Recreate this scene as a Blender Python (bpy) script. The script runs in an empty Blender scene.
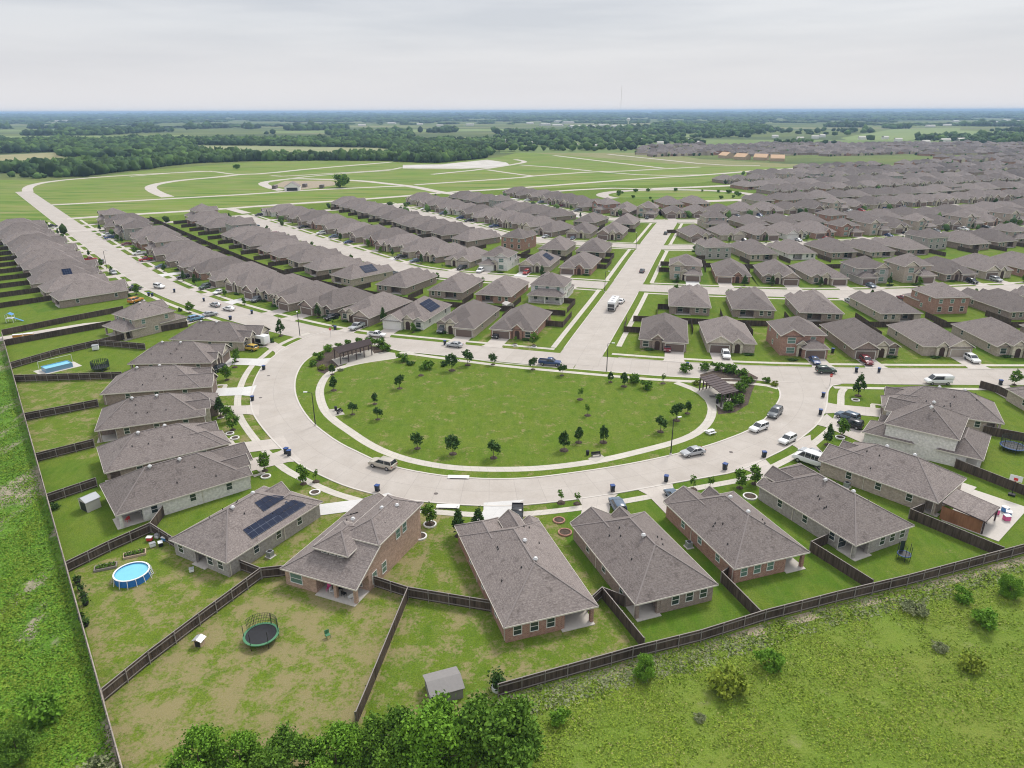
import bpy, bmesh, math, random
import numpy as np
from mathutils import Vector, Matrix
R = math.radians
random.seed(7); rng = np.random.default_rng(7)
sc = bpy.context.scene
col = sc.collection
# ------------------------------------------------------------------ camera, sky, sun, exposure
CAM_H = 61.0; F_PX = 710.0; PITCH = math.atan((384-110.8)/F_PX); ROLL = -0.0028
cd = bpy.data.cameras.new("camera"); cam = bpy.data.objects.new("camera", cd); col.objects.link(cam)
cd.sensor_width = 36.0; cd.lens = 36.0*F_PX/1024; cd.clip_start = 0.5; cd.clip_end = 200000
cam.matrix_world = Matrix.Translation((0, 0, CAM_H)) @ Matrix.Rotation(R(90)-PITCH, 4, 'X') @ Matrix.Rotation(ROLL, 4, 'Z')
sc.camera = cam
SUN_EL = 52; SUN_AZ = 35      # azimuth east of the view direction (+Y)
sl = bpy.data.lights.new("sun", 'SUN'); sl.energy = 1.5; sl.angle = R(14); sl.color = (1.0, 0.965, 0.91)
so = bpy.data.objects.new("sun", sl); col.objects.link(so)
sd = Vector((math.sin(R(SUN_AZ))*math.cos(R(SUN_EL)), math.cos(R(SUN_AZ))*math.cos(R(SUN_EL)), math.sin(R(SUN_EL))))
so.rotation_euler = sd.to_track_quat('Z', 'Y').to_euler(); so.location = sd*300
W = bpy.data.worlds.new("World"); sc.world = W; W.use_nodes = True
nt = W.node_tree; nt.nodes.clear()
def N(t, **k):
    n = nt.nodes.new(t)
    for a, b in k.items(): setattr(n, a, b)
    return n
out = N('ShaderNodeOutputWorld'); bg = N('ShaderNodeBackground'); sky = N('ShaderNodeTexSky')
sky.sky_type = 'NISHITA'; sky.sun_disc = False; sky.sun_elevation = R(SUN_EL); sky.sun_rotation = R(SUN_AZ)
sky.air_density = 1.0; sky.dust_density = 2.0
tc = N('ShaderNodeTexCoord'); mp = N('ShaderNodeMapping'); mp.inputs['Scale'].default_value = (1.6, 1.6, 16.0)
cn = N('ShaderNodeTexNoise'); cn.inputs['Scale'].default_value = 1.6; cn.inputs['Detail'].default_value = 7; cn.inputs['Roughness'].default_value = .55
cr = N('ShaderNodeValToRGB'); cr.color_ramp.elements[0].position = .36; cr.color_ramp.elements[0].color = (3.5, 3.62, 3.88, 1)
cr.color_ramp.elements[1].position = .62; cr.color_ramp.elements[1].color = (4.2, 4.26, 4.42, 1)
mx = N('ShaderNodeMix', data_type='RGBA'); mx.inputs[0].default_value = .93
L = nt.links.new
L(tc.outputs['Generated'], mp.inputs[0]); L(mp.outputs[0], cn.inputs['Vector']); L(cn.outputs['Fac'], cr.inputs[0])
L(sky.outputs[0], mx.inputs[6]); L(cr.outputs[0], mx.inputs[7])
sx = N('ShaderNodeSeparateXYZ'); L(tc.outputs['Generated'], sx.inputs[0])
hr = N('ShaderNodeMapRange'); hr.inputs[1].default_value = 0.0; hr.inputs[2].default_value = .10; hr.inputs[3].default_value = 1.0; hr.inputs[4].default_value = 0.0
L(sx.outputs[2], hr.inputs[0])
m2 = N('ShaderNodeMix', data_type='RGBA'); m2.inputs[7].default_value = (4.5, 4.42, 4.5, 1)
L(hr.outputs[0], m2.inputs[0]); L(mx.outputs[2], m2.inputs[6])
zr = N('ShaderNodeMapRange'); zr.inputs[1].default_value = .18; zr.inputs[2].default_value = .75; zr.inputs[3].default_value = 1.0; zr.inputs[4].default_value = 1.6   # an overcast sky is brighter overhead
L(sx.outputs[2], zr.inputs[0]); zs = N('ShaderNodeVectorMath', operation='SCALE'); L(m2.outputs[2], zs.inputs[0]); L(zr.outputs[0], zs.inputs['Scale'])
L(zs.outputs[0], bg.inputs[0]); bg.inputs[1].default_value = .10; L(bg.outputs[0], out.inputs[0])
sc.view_settings.view_transform = 'Standard'; sc.view_settings.look = 'None'; sc.view_settings.gamma = 1
sc.view_settings.exposure = 0.84; sc.view_settings.use_curve_mapping = False
sc.cycles.max_bounces = 4; sc.cycles.diffuse_bounces = 2; sc.cycles.glossy_bounces = 2; sc.cycles.transmission_bounces = 2
sc.cycles.volume_bounces = 0; sc.cycles.filter_width = 1.1

# ------------------------------------------------------------------ picture point -> place on the ground
def at(x, y, z=0.0):
    u = x-512; v = y-384
    u2 = u*math.cos(ROLL)+v*math.sin(ROLL); v2 = -u*math.sin(ROLL)+v*math.cos(ROLL)
    dx = u2/F_PX; dy = math.cos(PITCH)-v2/F_PX*math.sin(PITCH); dz = -math.sin(PITCH)-v2/F_PX*math.cos(PITCH)
    t = (CAM_H-z)/-dz
    return (dx*t, dy*t)
def atl(l, z=0.0): return [at(x, y, z) for x, y in l]
def proj(x, y, z=0.0):
    cy = y*math.cos(PITCH)+(CAM_H-z)*math.sin(PITCH); up = -(CAM_H-z)*math.cos(PITCH)+y*math.sin(PITCH)
    if cy < 1: return (-9999, -9999)
    return (512+F_PX*x/cy, 384-F_PX*up/cy)
def inframe(x, y, m=40):
    p = proj(x, y, 3); return -m < p[0] < 1024+m and -m < p[1] < 768+m

# ------------------------------------------------------------------ helpers
def tag(o, label=None, cat=None, group=None, kind=None):
    if label: o['label'] = label
    if cat: o['category'] = cat
    if group: o['group'] = group
    if kind: o['kind'] = kind
    return o
def empty(name, loc=(0,0,0), rz=0):
    o = bpy.data.objects.new(name, None); col.objects.link(o); o.location = loc; o.rotation_euler = (0,0,rz); o.empty_display_size = .5
    return o
class MB:
    def __init__(s): s.v = []; s.f = []; s.m = []; s.uv = []
    def face(s, pts, mi=0):
        b = len(s.v); s.v += [tuple(p) for p in pts]; s.f.append(tuple(range(b, b+len(pts)))); s.m.append(mi)
    def poly(s, pts2, z, mi=0):
        a = sum(pts2[i][0]*pts2[(i+1)%len(pts2)][1]-pts2[(i+1)%len(pts2)][0]*pts2[i][1] for i in range(len(pts2)))
        if a < 0: pts2 = pts2[::-1]
        s.face([(p[0], p[1], z) for p in pts2], mi)
    def prism(s, pts2, z0, z1, mi=0, bottom=True):
        a = sum(pts2[i][0]*pts2[(i+1)%len(pts2)][1]-pts2[(i+1)%len(pts2)][0]*pts2[i][1] for i in range(len(pts2)))
        if a < 0: pts2 = pts2[::-1]
        n = len(pts2); b = len(s.v)
        s.v += [(p[0], p[1], z0) for p in pts2]+[(p[0], p[1], z1) for p in pts2]
        s.f.append(tuple(range(b+n, b+2*n))); s.m.append(mi)
        if bottom: s.f.append(tuple(range(b+n-1, b-1, -1))); s.m.append(mi)
        for i in range(n):
            j = (i+1) % n; s.f.append((b+i, b+j, b+n+j, b+n+i)); s.m.append(mi)
    def box(s, x0, x1, y0, y1, z0, z1, mi=0):
        s.prism([(x0,y0),(x1,y0),(x1,y1),(x0,y1)], z0, z1, mi)
    def beam(s, a, b, w, h, mi=0, up=(0,0,1)):
        a = Vector(a); b = Vector(b); d = (b-a); 
        if d.length < 1e-6: return
        d.normalize(); u = Vector(up)
        if abs(d.dot(u)) > .98: u = Vector((1,0,0))
        sx_ = d.cross(u).normalized(); sz = sx_.cross(d).normalized()
        k = len(s.v)
        for p in (a, b):
            for i, j in ((-1,-1),(1,-1),(1,1),(-1,1)): s.v.append(tuple(p+sx_*(w/2*i)+sz*(h/2*j)))
        for f in ((3,2,1,0),(4,5,6,7),(0,1,5,4),(1,2,6,5),(2,3,7,6),(3,0,4,7)): s.f.append(tuple(k+i for i in f)); s.m.append(mi)
    def cyl(s, a, b, r0, r1, n=10, mi=0, caps=True):
        a = Vector(a); b = Vector(b); d = (b-a).normalized(); u = Vector((0,0,1)) if abs(d.z) < .9 else Vector((1,0,0))
        x = d.cross(u).normalized(); y = d.cross(x)
        k = len(s.v)
        for p, r in ((a, r0), (b, r1)):
            for i in range(n):
                t = 2*math.pi*i/n; s.v.append(tuple(p+x*(r*math.cos(t))+y*(r*math.sin(t))))
        for i in range(n):
            j = (i+1) % n; s.f.append((k+j, k+i, k+n+i, k+n+j)); s.m.append(mi)
        if caps:
            s.f.append(tuple(k+i for i in range(n))); s.m.append(mi)
            s.f.append(tuple(k+n+i for i in range(n-1, -1, -1))); s.m.append(mi)
    def ring(s, c, ro, ri, z0, z1, n=24, mi=0):
        k = len(s.v)
        for r, z in ((ro, z0), (ro, z1), (ri, z1), (ri, z0)):
            for i in range(n):
                t = 2*math.pi*i/n; s.v.append((c[0]+r*math.cos(t), c[1]+r*math.sin(t), z))
        for q in range(4):
            for i in range(n):
                j = (i+1) % n; q2 = (q+1) % 4
                s.f.append((k+q*n+i, k+q*n+j, k+q2*n+j, k+q2*n+i)); s.m.append(mi)
    def mesh(s, name, mats, smooth=False):
        me = bpy.data.meshes.new(name); me.from_pydata(s.v, [], s.f)
        for m in mats: me.materials.append(m)
        if len(mats) > 1: me.polygons.foreach_set('material_index', s.m)
        if smooth: me.polygons.foreach_set('use_smooth', [True]*len(s.f))
        me.update(); return me
    def build(s, name, mats, parent=None, smooth=False):
        if not isinstance(mats, (list, tuple)): mats = [mats]
        o = bpy.data.objects.new(name, s.mesh(name, mats, smooth)); col.objects.link(o)
        if parent: o.parent = parent
        return o
    def xf(s, M):
        s.v = [tuple(M @ Vector(p)) for p in s.v]; return s
def child(root, name, mb, mats, smooth=False): return mb.build(name, mats, root, smooth)
def copy_tree(root, loc, rz=0, scale=None, label=None, group=None, cat=None):
    r = root.copy(); col.objects.link(r); r.location = loc; r.rotation_euler = (0,0,rz)
    if scale: r.scale = scale if hasattr(scale, '__len__') else (scale,)*3
    if label: r['label'] = label
    if group: r['group'] = group
    if cat: r['category'] = cat
    if root not in _kids: _kids[root] = [(ch, list(ch.children)) for ch in root.children]
    LASTKIDS.clear()
    for ch, gs in _kids[root]:
        c = ch.copy(); col.objects.link(c); c.parent = r; LASTKIDS.append(c)
        for g in gs:
            d = g.copy(); col.objects.link(d); d.parent = c
    return r
_kids = {}; LASTKIDS = []
def drop(root):
    for ch in list(root.children):
        for g in list(ch.children): bpy.data.objects.remove(g)
        bpy.data.objects.remove(ch)
    bpy.data.objects.remove(root)

# ------------------------------------------------------------------ materials
def newmat(name, rough=.8, spec=.3):
    m = bpy.data.materials.new(name); m.use_nodes = True; t = m.node_tree; b = t.nodes['Principled BSDF']
    b.inputs['Roughness'].default_value = rough; b.inputs['Specular IOR Level'].default_value = spec
    return m, t, b
def flat(name, c, rough=.7, spec=.3, metal=0.0, var=.12, scale=3.0):
    m, t, b = newmat(name, rough, spec); b.inputs['Metallic'].default_value = metal
    n = t.nodes.new('ShaderNodeTexNoise'); n.inputs['Scale'].default_value = scale; n.inputs['Detail'].default_value = 4
    tcn = t.nodes.new('ShaderNodeTexCoord'); t.links.new(tcn.outputs['Object'], n.inputs['Vector'])
    r = t.nodes.new('ShaderNodeMapRange'); r.inputs[3].default_value = 1-var; r.inputs[4].default_value = 1+var
    t.links.new(n.outputs['Fac'], r.inputs[0])
    v = t.nodes.new('ShaderNodeVectorMath'); v.operation = 'SCALE'; v.inputs[0].default_value = c
    t.links.new(r.outputs[0], v.inputs['Scale']); t.links.new(v.outputs[0], b.inputs['Base Color'])
    return m
def layered(name, layers, rough=.9, objspace=False, rnd=0.0, bump=None, island=0.0):
    """layers: first is a colour; then (scale, detail, lo, hi, colour, stretch)"""
    m, t, b = newmat(name, rough, .15)
    L_ = t.links.new
    tcn = t.nodes.new('ShaderNodeTexCoord')
    if objspace: vec = tcn.outputs['Object']
    else:
        g = t.nodes.new('ShaderNodeNewGeometry'); vec = g.outputs['Position']
    cur = None
    rgb = t.nodes.new('ShaderNodeRGB'); rgb.outputs[0].default_value = (*layers[0], 1); cur = rgb.outputs[0]
    for (s_, d_, lo, hi, c, st) in layers[1:]:
        mpn = t.nodes.new('ShaderNodeMapping'); mpn.inputs['Scale'].default_value = st
        L_(vec, mpn.inputs[0])
        n = t.nodes.new('ShaderNodeTexNoise'); n.inputs['Scale'].default_value = s_; n.inputs['Detail'].default_value = d_; n.inputs['Roughness'].default_value = .62
        L_(mpn.outputs[0], n.inputs['Vector'])
        r = t.nodes.new('ShaderNodeMapRange'); r.inputs[1].default_value = lo; r.inputs[2].default_value = hi; L_(n.outputs['Fac'], r.inputs[0])
        x = t.nodes.new('ShaderNodeMix'); x.data_type = 'RGBA'; L_(r.outputs[0], x.inputs[0]); L_(cur, x.inputs[6]); x.inputs[7].default_value = (*c, 1)
        cur = x.outputs[2]
    if rnd or island:
        if island:
            oi = t.nodes.new('ShaderNodeNewGeometry'); ro_ = oi.outputs['Random Per Island']; amt = island
        else:
            oi = t.nodes.new('ShaderNodeObjectInfo'); ro_ = oi.outputs['Random']; amt = rnd
        r = t.nodes.new('ShaderNodeMapRange'); r.inputs[3].default_value = 1-amt; r.inputs[4].default_value = 1+amt; L_(ro_, r.inputs[0])
        v = t.nodes.new('ShaderNodeVectorMath'); v.operation = 'SCALE'; L_(cur, v.inputs[0]); L_(r.outputs[0], v.inputs['Scale']); cur = v.outputs[0]
    L_(cur, b.inputs['Base Color'])
    if bump:
        n = t.nodes.new('ShaderNodeTexNoise'); n.inputs['Scale'].default_value = bump[0]; n.inputs['Detail'].default_value = 3; L_(vec, n.inputs['Vector'])
        bp = t.nodes.new('ShaderNodeBump'); bp.inputs['Strength'].default_value = bump[1]; bp.inputs['Distance'].default_value = bump[2]
        L_(n.outputs['Fac'], bp.inputs['Height']); L_(bp.outputs[0], b.inputs['Normal'])
    return m
I1 = (1,1,1)
M = {}
# lawn: 'tint' attribute: r = dryness, g = depth of green
def lawn_mat():
    m, t, b = newmat('lawn_grass', .95, .1); L_ = t.links.new
    g = t.nodes.new('ShaderNodeNewGeometry'); P_ = g.outputs['Position']
    a = t.nodes.new('ShaderNodeAttribute'); a.attribute_name = 'tint'; s_ = t.nodes.new('ShaderNodeSeparateColor'); L_(a.outputs['Color'], s_.inputs[0])
    def noise(sc_, d_, st=I1):
        mpn = t.nodes.new('ShaderNodeMapping'); mpn.inputs['Scale'].default_value = st; L_(P_, mpn.inputs[0])
        n = t.nodes.new('ShaderNodeTexNoise'); n.inputs['Scale'].default_value = sc_; n.inputs['Detail'].default_value = d_; n.inputs['Roughness'].default_value = .65
        L_(mpn.outputs[0], n.inputs['Vector']); return n.outputs['Fac']
    def mix(f, c1, c2):
        x = t.nodes.new('ShaderNodeMix'); x.data_type = 'RGBA'
        if isinstance(f, float): x.inputs[0].default_value = f
        else: L_(f, x.inputs[0])
        for i, c in ((6, c1), (7, c2)):
            if isinstance(c, tuple): x.inputs[i].default_value = (*c, 1)
            else: L_(c, x.inputs[i])
        return x.outputs[2]
    def rng_(v, lo, hi, a_=0, b_=1):
        r = t.nodes.new('ShaderNodeMapRange'); r.inputs[1].default_value = lo; r.inputs[2].default_value = hi; r.inputs[3].default_value = a_; r.inputs[4].default_value = b_; L_(v, r.inputs[0]); return r.outputs[0]
    def math_(op, a_, b_):
        n = t.nodes.new('ShaderNodeMath'); n.operation = op
        for i, v in ((0, a_), (1, b_)):
            if isinstance(v, float): n.inputs[i].default_value = v
            else: L_(v, n.inputs[i])
        return n.outputs[0]
    green = mix(s_.outputs[1], (0.165,0.222,0.02), (0.065,0.155,0.010))
    green = mix(rng_(noise(.16, 5), .42, .62, 0, .7), green, (0.155,0.20,0.024))
    green = mix(rng_(noise(.5, 5), .50, .62, 0, .6), green, (0.08,0.15,0.012))
    green = mix(rng_(noise(.7, 4, (1,.22,1)), .42, .62, 0, .4), green, (0.18,0.225,0.045))
    green = mix(rng_(noise(5, 4), .40, .66, 0, .6), green, (0.045,0.075,0.010))
    thr = math_('SUBTRACT', .70, math_('MULTIPLY', s_.outputs[0], .34))
    dryf = t.nodes.new('ShaderNodeMapRange'); L_(math_('ADD', math_('MULTIPLY', noise(.33, 6), .65), math_('MULTIPLY', noise(2.2, 4, (1,1,1)), .35)), dryf.inputs[0])
    L_(thr, dryf.inputs[1]); L_(math_('ADD', thr, .10), dryf.inputs[2])
    c = mix(math_('MULTIPLY', dryf.outputs[0], .85), green, mix(rng_(noise(7, 3), .3, .7), (0.225,0.19,0.085), (0.30,0.24,0.135)))
    L_(c, b.inputs['Base Color'])
    n = noise(9, 3); bp = t.nodes.new('ShaderNodeBump'); bp.inputs['Strength'].default_value = .6; bp.inputs['Distance'].default_value = .12
    L_(n, bp.inputs['Height']); L_(bp.outputs[0], b.inputs['Normal'])
    return m
M['lawn'] = lawn_mat()
def joint_mat(name, c1, c2, step, seam=.72, tone=.08):
    """concrete; UV in metres: u across, v along"""
    m, t, b = newmat(name, .85, .25); L_ = t.links.new
    uv = t.nodes.new('ShaderNodeUVMap'); g = t.nodes.new('ShaderNodeNewGeometry')
    n = t.nodes.new('ShaderNodeTexNoise'); n.inputs['Scale'].default_value = .22; n.inputs['Detail'].default_value = 9; n.inputs['Roughness'].default_value = .65; L_(g.outputs['Position'], n.inputs['Vector'])
    r = t.nodes.new('ShaderNodeMapRange'); r.inputs[1].default_value = .3; r.inputs[2].default_value = .7; L_(n.outputs['Fac'], r.inputs[0])
    x = t.nodes.new('ShaderNodeMix'); x.data_type = 'RGBA'; L_(r.outputs[0], x.inputs[0]); x.inputs[6].default_value = (*c1, 1); x.inputs[7].default_value = (*c2, 1)
    br = t.nodes.new('ShaderNodeTexBrick'); br.offset = 0; br.squash = 1
    br.inputs['Scale'].default_value = 1; br.inputs['Brick Width'].default_value = step[0]; br.inputs['Row Height'].default_value = step[1]; br.inputs['Mortar Size'].default_value = step[2]; br.inputs['Mortar Smooth'].default_value = .3
    br.inputs['Color1'].default_value = (1-tone,)*3+(1,); br.inputs['Color2'].default_value = (1,1,1,1); br.inputs['Mortar'].default_value = (seam,)*3+(1,)
    L_(uv.outputs[0], br.inputs['Vector'])
    v = t.nodes.new('ShaderNodeVectorMath'); v.operation = 'MULTIPLY'; L_(x.outputs[2], v.inputs[0]); L_(br.outputs['Color'], v.inputs[1])
    n2 = t.nodes.new('ShaderNodeTexNoise'); n2.inputs['Scale'].default_value = 5; n2.inputs['Detail'].default_value = 4; L_(g.outputs['Position'], n2.inputs['Vector'])
    r2 = t.nodes.new('ShaderNodeMapRange'); r2.inputs[3].default_value = .88; r2.inputs[4].default_value = 1.12; L_(n2.outputs['Fac'], r2.inputs[0])
    v2 = t.nodes.new('ShaderNodeVectorMath'); v2.operation = 'SCALE'; L_(v.outputs[0], v2.inputs[0]); L_(r2.outputs[0], v2.inputs['Scale'])
    L_(v2.outputs[0], b.inputs['Base Color']); return m
M['road'] = joint_mat('road_concrete', (0.405,0.36,0.315), (0.475,0.43,0.385), (5.6, 4.6, .05), .80, .05)
M['walk'] = joint_mat('walk_concrete', (0.50,0.46,0.40), (0.57,0.53,0.46), (40, 1.5, .05), .8)
M['drive'] = joint_mat('drive_concrete', (0.46,0.41,0.365), (0.55,0.50,0.445), (2.7, 3.0, .05), .82)
M['drive_new'] = joint_mat('new_drive_concrete', (0.57,0.555,0.53), (0.63,0.615,0.59), (2.7, 3.0, .05), .85)
M['kerb'] = flat('kerb_concrete', (0.55,0.51,0.46), .9, scale=.6)
M['dirt'] = layered('dirt', [(0.33,0.27,0.19), (.8,6,.4,.7,(0.22,0.18,0.12),I1), (4,4,.45,.7,(0.42,0.36,0.27),I1)])
M['mulch'] = layered('mulch', [(0.06,0.045,0.035), (3,6,.4,.7,(0.12,0.09,0.068),I1)])
M['gravel'] = layered('pale_gravel', [(0.55,0.52,0.48), (.05,6,.4,.7,(0.42,0.39,0.34),(1,1,1))])
# shingles
def shingle(name, c1, c2, c3):
    m, t, b = newmat(name, .9, .2); L_ = t.links.new
    tcn = t.nodes.new('ShaderNodeTexCoord'); oi = t.nodes.new('ShaderNodeObjectInfo')
    def nz(s_, d_, st=I1):
        mpn = t.nodes.new('ShaderNodeMapping'); mpn.inputs['Scale'].default_value = st; L_(tcn.outputs['Object'], mpn.inputs[0])
        n = t.nodes.new('ShaderNodeTexNoise'); n.inputs['Scale'].default_value = s_; n.inputs['Detail'].default_value = d_; n.inputs['Roughness'].default_value = .7; L_(mpn.outputs[0], n.inputs['Vector']); return n.outputs['Fac']
    def mx_(f, lo, hi, a_, b_):
        r = t.nodes.new('ShaderNodeMapRange'); r.inputs[1].default_value = lo; r.inputs[2].default_value = hi; L_(f, r.inputs[0])
        x = t.nodes.new('ShaderNodeMix'); x.data_type = 'RGBA'; L_(r.outputs[0], x.inputs[0])
        for i, c in ((6, a_), (7, b_)):
            if isinstance(c, tuple): x.inputs[i].default_value = (*c, 1)
            else: L_(c, x.inputs[i])
        return x.outputs[2]
    c = mx_(nz(.5, 5), .35, .65, c1, c2)
    c = mx_(nz(3.6, 3, (1,1,3)), .42, .62, c, c3)
    c = mx_(nz(.9, 5, (1,1,.15)), .55, .75, c, (c2[0]*.72, c2[1]*.72, c2[2]*.72))
    # shingle courses: bands of equal height up the slope
    sep = t.nodes.new('ShaderNodeSeparateXYZ'); L_(tcn.outputs['Object'], sep.inputs[0])
    wv = t.nodes.new('ShaderNodeMath'); wv.operation = 'MULTIPLY'; L_(sep.outputs[2], wv.inputs[0]); wv.inputs[1].default_value = 1/.23
    fr = t.nodes.new('ShaderNodeMath'); fr.operation = 'FRACT'; L_(wv.outputs[0], fr.inputs[0])
    r0 = t.nodes.new('ShaderNodeMapRange'); r0.inputs[1].default_value = 0; r0.inputs[2].default_value = .3; r0.inputs[3].default_value = .86; r0.inputs[4].default_value = 1.03; L_(fr.outputs[0], r0.inputs[0])
    v0 = t.nodes.new('ShaderNodeVectorMath'); v0.operation = 'SCALE'; L_(c, v0.inputs[0]); L_(r0.outputs[0], v0.inputs['Scale'])
    r = t.nodes.new('ShaderNodeMapRange'); r.inputs[3].default_value = .80; r.inputs[4].default_value = 1.2; L_(oi.outputs['Random'], r.inputs[0])
    v = t.nodes.new('ShaderNodeVectorMath'); v.operation = 'SCALE'; L_(v0.outputs[0], v.inputs[0]); L_(r.outputs[0], v.inputs['Scale'])
    L_(v.outputs[0], b.inputs['Base Color']); return m
M['roof'] = shingle('shingle_weathered', (0.178,0.151,0.138), (0.132,0.11,0.101), (0.24,0.206,0.19))
M['roof_far'] = layered('shingle_far', [(0.185,0.158,0.147), (.4,4,.4,.6,(0.14,0.119,0.11),I1)], .9, island=.3)
M['cap'] = flat('ridge_cap', (0.225,0.195,0.183), .9)
def brick(name, c1, c2, mortar, sc_=1.0):
    m, t, b = newmat(name, .9, .2); L_ = t.links.new
    tcn = t.nodes.new('ShaderNodeTexCoord'); sep = t.nodes.new('ShaderNodeSeparateXYZ'); L_(tcn.outputs['Object'], sep.inputs[0])
    ad = t.nodes.new('ShaderNodeMath'); L_(sep.outputs[0], ad.inputs[0]); L_(sep.outputs[1], ad.inputs[1])
    cb = t.nodes.new('ShaderNodeCombineXYZ'); L_(ad.outputs[0], cb.inputs[0]); L_(sep.outputs[2], cb.inputs[1])
    br = t.nodes.new('ShaderNodeTexBrick'); br.inputs['Scale'].default_value = 1.6*sc_; br.inputs['Mortar Size'].default_value = .02
    br.inputs['Color1'].default_value = (*c1, 1); br.inputs['Color2'].default_value = (*c2, 1); br.inputs['Mortar'].default_value = (*mortar, 1); L_(cb.outputs[0], br.inputs['Vector'])
    n = t.nodes.new('ShaderNodeTexNoise'); n.inputs['Scale'].default_value = 2.5; n.inputs['Detail'].default_value = 5; L_(tcn.outputs['Object'], n.inputs['Vector'])
    r = t.nodes.new('ShaderNodeMapRange'); r.inputs[1].default_value = .3; r.inputs[2].default_value = .7; r.inputs[3].default_value = .82; r.inputs[4].default_value = 1.14; L_(n.outputs['Fac'], r.inputs[0])
    v = t.nodes.new('ShaderNodeVectorMath'); v.operation = 'SCALE'; L_(br.outputs['Color'], v.inputs[0]); L_(r.outputs[0], v.inputs['Scale'])
    L_(v.outputs[0], b.inputs['Base Color']); return m
M['b_brown'] = brick('brick_brown', (0.25,0.18,0.15), (0.33,0.25,0.215), (0.38,0.34,0.3))
M['b_red'] = brick('brick_red', (0.30,0.14,0.10), (0.40,0.22,0.165), (0.42,0.36,0.31))
M['b_orange'] = brick('brick_orange', (0.38,0.235,0.17), (0.5,0.33,0.25), (0.5,0.42,0.35))
M['b_tan'] = brick('brick_tan', (0.36,0.29,0.235), (0.47,0.385,0.32), (0.5,0.45,0.39))
M['b_grey'] = brick('brick_grey', (0.30,0.27,0.25), (0.40,0.365,0.34), (0.44,0.41,0.38))
M['b_white'] = brick('brick_white', (0.66,0.63,0.585), (0.74,0.715,0.68), (0.7,0.68,0.65))
M['stone'] = brick('stone_cream', (0.55,0.48,0.37), (0.66,0.6,0.49), (0.6,0.55,0.46), .5)
M['fascia'] = flat('fascia_paint', (0.62,0.57,0.5), .6)
M['trim'] = flat('trim_white', (0.72,0.7,0.66), .5)
M['siding'] = flat('siding_brown', (0.14,0.12,0.11), .8)
M['glass'] = flat('window_glass', (0.035,0.05,0.05), .12, .8, var=.3)
M['glass_green'] = flat('window_glass_green', (0.13,0.21,0.18), .2, .8, var=.3, scale=1.5)
M['garage_brown'] = flat('garage_brown', (0.17,0.125,0.105), .6)
M['garage_tan'] = flat('garage_tan', (0.42,0.36,0.3), .6)
M['garage_white'] = flat('garage_white', (0.68,0.66,0.62), .6)
M['door'] = flat('door_dark', (0.06,0.035,0.03), .5)
M['vent'] = flat('vent_metal', (0.75,0.74,0.73), .35, .5)
M['pipe'] = flat('vent_pipe_black', (0.03,0.03,0.03), .6)
M['slab'] = flat('patio_concrete', (0.52,0.48,0.43), .9)
M['solar'] = flat('solar_cell', (0.008,0.015,0.04), .45, .05, var=.4, scale=1.2)
M['solar_frame'] = flat('solar_frame', (0.06,0.08,0.13), .5)
def boards(name, c1, c2, step=.15):
    m, t, b = newmat(name, .9, .15); L_ = t.links.new
    tcn = t.nodes.new('ShaderNodeTexCoord'); mpn = t.nodes.new('ShaderNodeMapping'); mpn.inputs['Scale'].default_value = (1/step/2, 1/step/2, .25); L_(tcn.outputs['Object'], mpn.inputs[0])
    n = t.nodes.new('ShaderNodeTexNoise'); n.inputs['Scale'].default_value = 1.0; n.inputs['Detail'].default_value = 3; n.inputs['Roughness'].default_value = .7; L_(mpn.outputs[0], n.inputs['Vector'])
    r = t.nodes.new('ShaderNodeMapRange'); r.inputs[1].default_value = .32; r.inputs[2].default_value = .68; L_(n.outputs['Fac'], r.inputs[0])
    n2 = t.nodes.new('ShaderNodeTexNoise'); n2.inputs['Scale'].default_value = .3; n2.inputs['Detail'].default_value = 3; L_(tcn.outputs['Object'], n2.inputs['Vector'])
    x = t.nodes.new('ShaderNodeMix'); x.data_type = 'RGBA'; L_(r.outputs[0], x.inputs[0]); x.inputs[6].default_value = (*c1, 1); x.inputs[7].default_value = (*c2, 1)
    r2 = t.nodes.new('ShaderNodeMapRange'); r2.inputs[1].default_value=.3; r2.inputs[2].default_value=.7; r2.inputs[3].default_value = .75; r2.inputs[4].default_value = 1.25; L_(n2.outputs['Fac'], r2.inputs[0])
    v = t.nodes.new('ShaderNodeVectorMath'); v.operation = 'SCALE'; L_(x.outputs[2], v.inputs[0]); L_(r2.outputs[0], v.inputs['Scale'])
    L_(v.outputs[0], b.inputs['Base Color']); return m
M['fence'] = boards('fence_boards', (0.045,0.033,0.026), (0.12,0.09,0.07))
M['fence_old'] = boards('fence_weathered', (0.22,0.19,0.155), (0.36,0.31,0.26))
M['rail'] = flat('fence_rail', (0.25,0.22,0.2), .8)
M['cedar'] = boards('cedar_boards', (0.24,0.11,0.06), (0.34,0.17,0.09), .25)
M['steel'] = flat('steel', (0.35,0.36,0.37), .4, .5, .3)
M['dark_metal'] = flat('dark_metal', (0.03,0.03,0.032), .5)
M['bark'] = flat('bark', (0.12,0.09,0.065), .9, scale=6)
M['black'] = flat('black_plastic', (0.02,0.02,0.022), .5)
M['bin_body'] = flat('bin_dark', (0.03,0.035,0.045), .5)
M['bin_blue'] = flat('bin_lid_blue', (0.03,0.07,0.22), .5)
M['tyre'] = flat('tyre', (0.02,0.02,0.02), .8)
M['rim'] = flat('rim', (0.45,0.45,0.46), .3, .5, .6)
M['carglass'] = flat('car_glass', (0.02,0.025,0.03), .08, .9)
M['lampred'] = flat('tail_light', (0.35,0.02,0.02), .3)
M['lampwhite'] = flat('head_light', (0.75,0.75,0.72), .2)
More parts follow.
